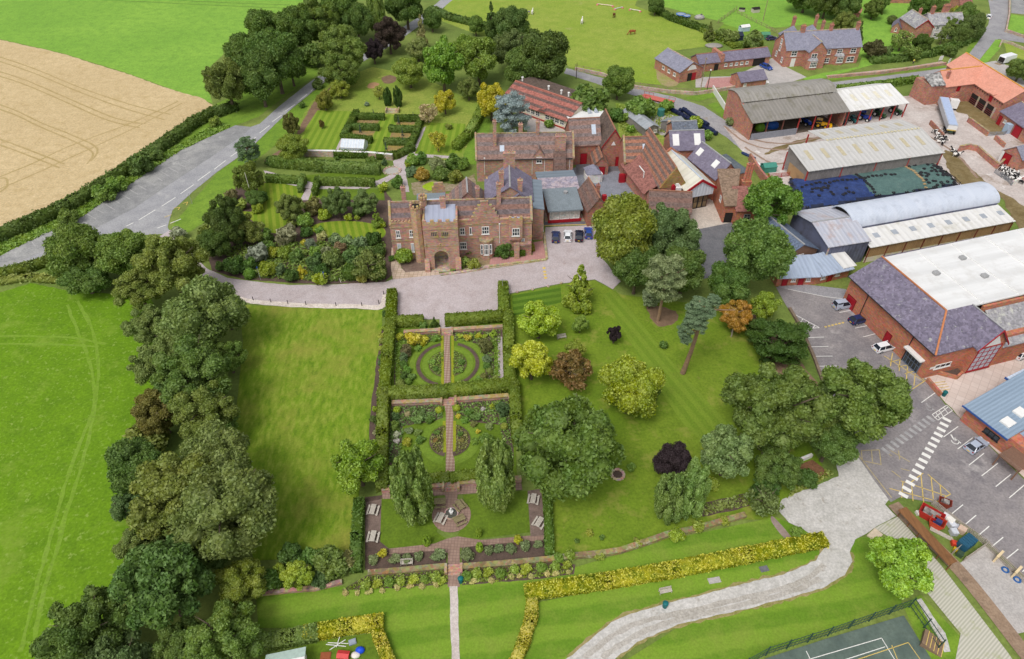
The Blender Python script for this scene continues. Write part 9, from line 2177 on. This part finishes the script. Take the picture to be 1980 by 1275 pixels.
for i,(x,y,w)in enumerate([(240,1110,90),(320,1100,80),(400,1080,90),(480,1085,80),(570,1070,80),(640,1060,70),(720,1055,90),(760,1080,70),(930,1040,90),(1000,1030,90),(1080,1020,80),(1160,1020,90),(1260,1000,80),(1340,1000,90),(1440,980,90),(1540,980,80),(1620,970,70),(1560,915,90),(1640,905,90)]):
 px,py=b2(x,y);shrub(px,py,w/3.542,'tuft',[(.16,.22,.04),(.22,.26,.03),(.10,.16,.035)][i%3],'leafy perennial clump at the back of the flower border',asp=.7,name='perennial_clump',cat='perennial',group='leafy clumps of the flower border')
shrub(*b2(1258,992),9,'tuft',(.6,.22,.02),'small orange flower clump in the right flower border')
for px,py,w,c,l in((600,1085,60,MDG,'green bush below the left lawn beside the bright round tree'),(640,1090,70,(.09,.13,.04),'broad green bush below the left lawn'),(672,1085,44,(.12,.13,.07),'greyish bush beside the fountain terrace hedge'),(618,1120,40,(.06,.10,.05),'dark green bush in front of the broad green one'),(540,1102,26,LIME,'small lime bush left of the bright round tree'),(520,1125,50,MDG,'green bush beside the yellowish shrubby tree'),(560,1070,50,DKG,'dark bush at the corner of the left lawn'),(505,1240,44,(.11,.17,.05),'pale green bush at the end of the gold and green hedge'),(1310,1035,34,LIME,'lime bush at the foot of the twin topped tree'),(1375,935,34,(.16,.22,.03),'yellow green bush under the grey green whitebeam'),(1230,1045,12,OLV,'small plant on the lower park lawn'),(1165,1040,12,MDG,'tiny sapling on the lower park lawn'),(1115,1046,12,MDG,'tiny sapling beside the terrace hedge'),(1284,668,20,MDG,'round small bush on the mown stripes'),(1222,905,20,LTG,'sapling beside the round flower bed'),
(1560,925,46,DKG,'dark bush beside the white gravel turning place'),(1480,940,60,DKG,'dark bush under the olive tree near the gravel'),(1290,205,30,LTG,'overgrown bush beside the red loading ramp'),(1215,225,30,(.10,.17,.035),'light green bush beside the long corrugated shed'),(1220,250,20,(.12,.2,.03),'small bright bush in front of the long corrugated shed'),(1240,210,60,(.085,.14,.04),'green thicket behind the long corrugated shed'),(1190,222,36,MDG,'bush beside the white flat roof'),(1345,238,30,LIME,'yellow green bush beside the line of bales'),(1370,262,24,LTG,'small bush at the end of the line of bales'),(1412,235,22,(.13,.16,.09),'grey weed clump at the corner of the open barn'),(1062,240,22,LTG,'bright bush against the classroom wall')):
 shrub(px,py,w,'shrub' if w>25 else 'tuft',c,l)
def crisp_cover(name,px,n,size,h,col,seed,label):ground_cover(name,px,n,size,h,col,seed,'stuff',label,'planting')
crisp_cover('flower_bed_planting',[(660,1142),(712,1116),(864,1104),(866,1128),(760,1136)],900,.16,.35,(.13,.18,.035),1,'low leafy planting of the left flower border');crisp_cover('flower_bed_planting',[(893,1106),(1060,1092),(1110,1096),(1106,1110),(1000,1122),(894,1130)],1000,.16,.35,(.14,.19,.035),2,'low leafy planting of the right flower border')
for k,c in((1,c1),(2,c2)):
 rr=3.2 if k==1 else 3.1
 for s in(0,1):
  pts=[(c.x+rr*math.cos(R(a)),c.y+rr*math.sin(R(a)))for a in range(108 if s else-70,254 if s else 76,8)]
  ground_cover('rose_bed_planting',pts,420,.15,.45,[(.10,.16,.035),(.11,.12,.05)][k-1],10+k*2+s,'stuff','low rose planting in the %s half circle of the %s garden room'%(('right','left')[s],('upper','lower')[k-1]),'planting',raw=True)
for i,(px,l)in enumerate([([(764,652),(852,648),(852,660),(790,668),(782,750),(764,750)],'mixed low planting in the left beds of the upper garden room'),([(876,645),(968,640),(966,742),(942,744),(935,680),(920,664),(878,660)],'mixed low planting in the right beds of the upper garden room'),([(758,788),(855,785),(856,810),(782,824),(772,898),(750,898)],'mixed low planting in the left beds of the lower garden room'),([(882,782),(983,775),(992,898),(976,898),(968,822),(900,813),(882,806)],'mixed low planting in the right beds of the lower garden room')]):
 ground_cover('garden_bed_planting',px,1500,.17,.5,[(.10,.16,.035),(.09,.15,.035),(.075,.13,.05),(.085,.15,.04)][i],30+i,'stuff',l,'planting')
ground_cover('rough_grass_tufts',[(1192,205),(1290,212),(1330,240),(1250,270),(1205,285)],1800,.3,.5,(.13,.17,.04),50,'stuff','rough tall grass on the waste ground behind the school','grass')
ground_cover('border_planting',[(1357,978),(1438,958),(1448,978),(1362,998)],500,.2,.5,(.12,.15,.05),51,'stuff','low mixed planting in the border on the lower park lawn','planting')
ground_cover('west_border_planting',[(420,480),(560,470),(600,470),(745,470),(745,540),(640,546),(480,538)],9000,.26,.7,(.095,.145,.04),52,'stuff','low ground planting between the shrubs of the west garden','planting')
ground_cover('verge_weeds',[(-20,505),(90,452),(147,428),(260,352),(350,292),(450,244),(420,238),(330,290),(200,372),(0,470)],5000,.3,.4,(.11,.18,.035),53,'stuff','tall weeds on the verge between the field hedge and the layby','weeds')
ground_cover('verge_weeds',[(1545,930),(1600,910),(1612,918),(1550,950),(1520,965)],400,.2,.4,(.14,.17,.05),54,'stuff','low weeds on the edge of the white gravel','weeds')
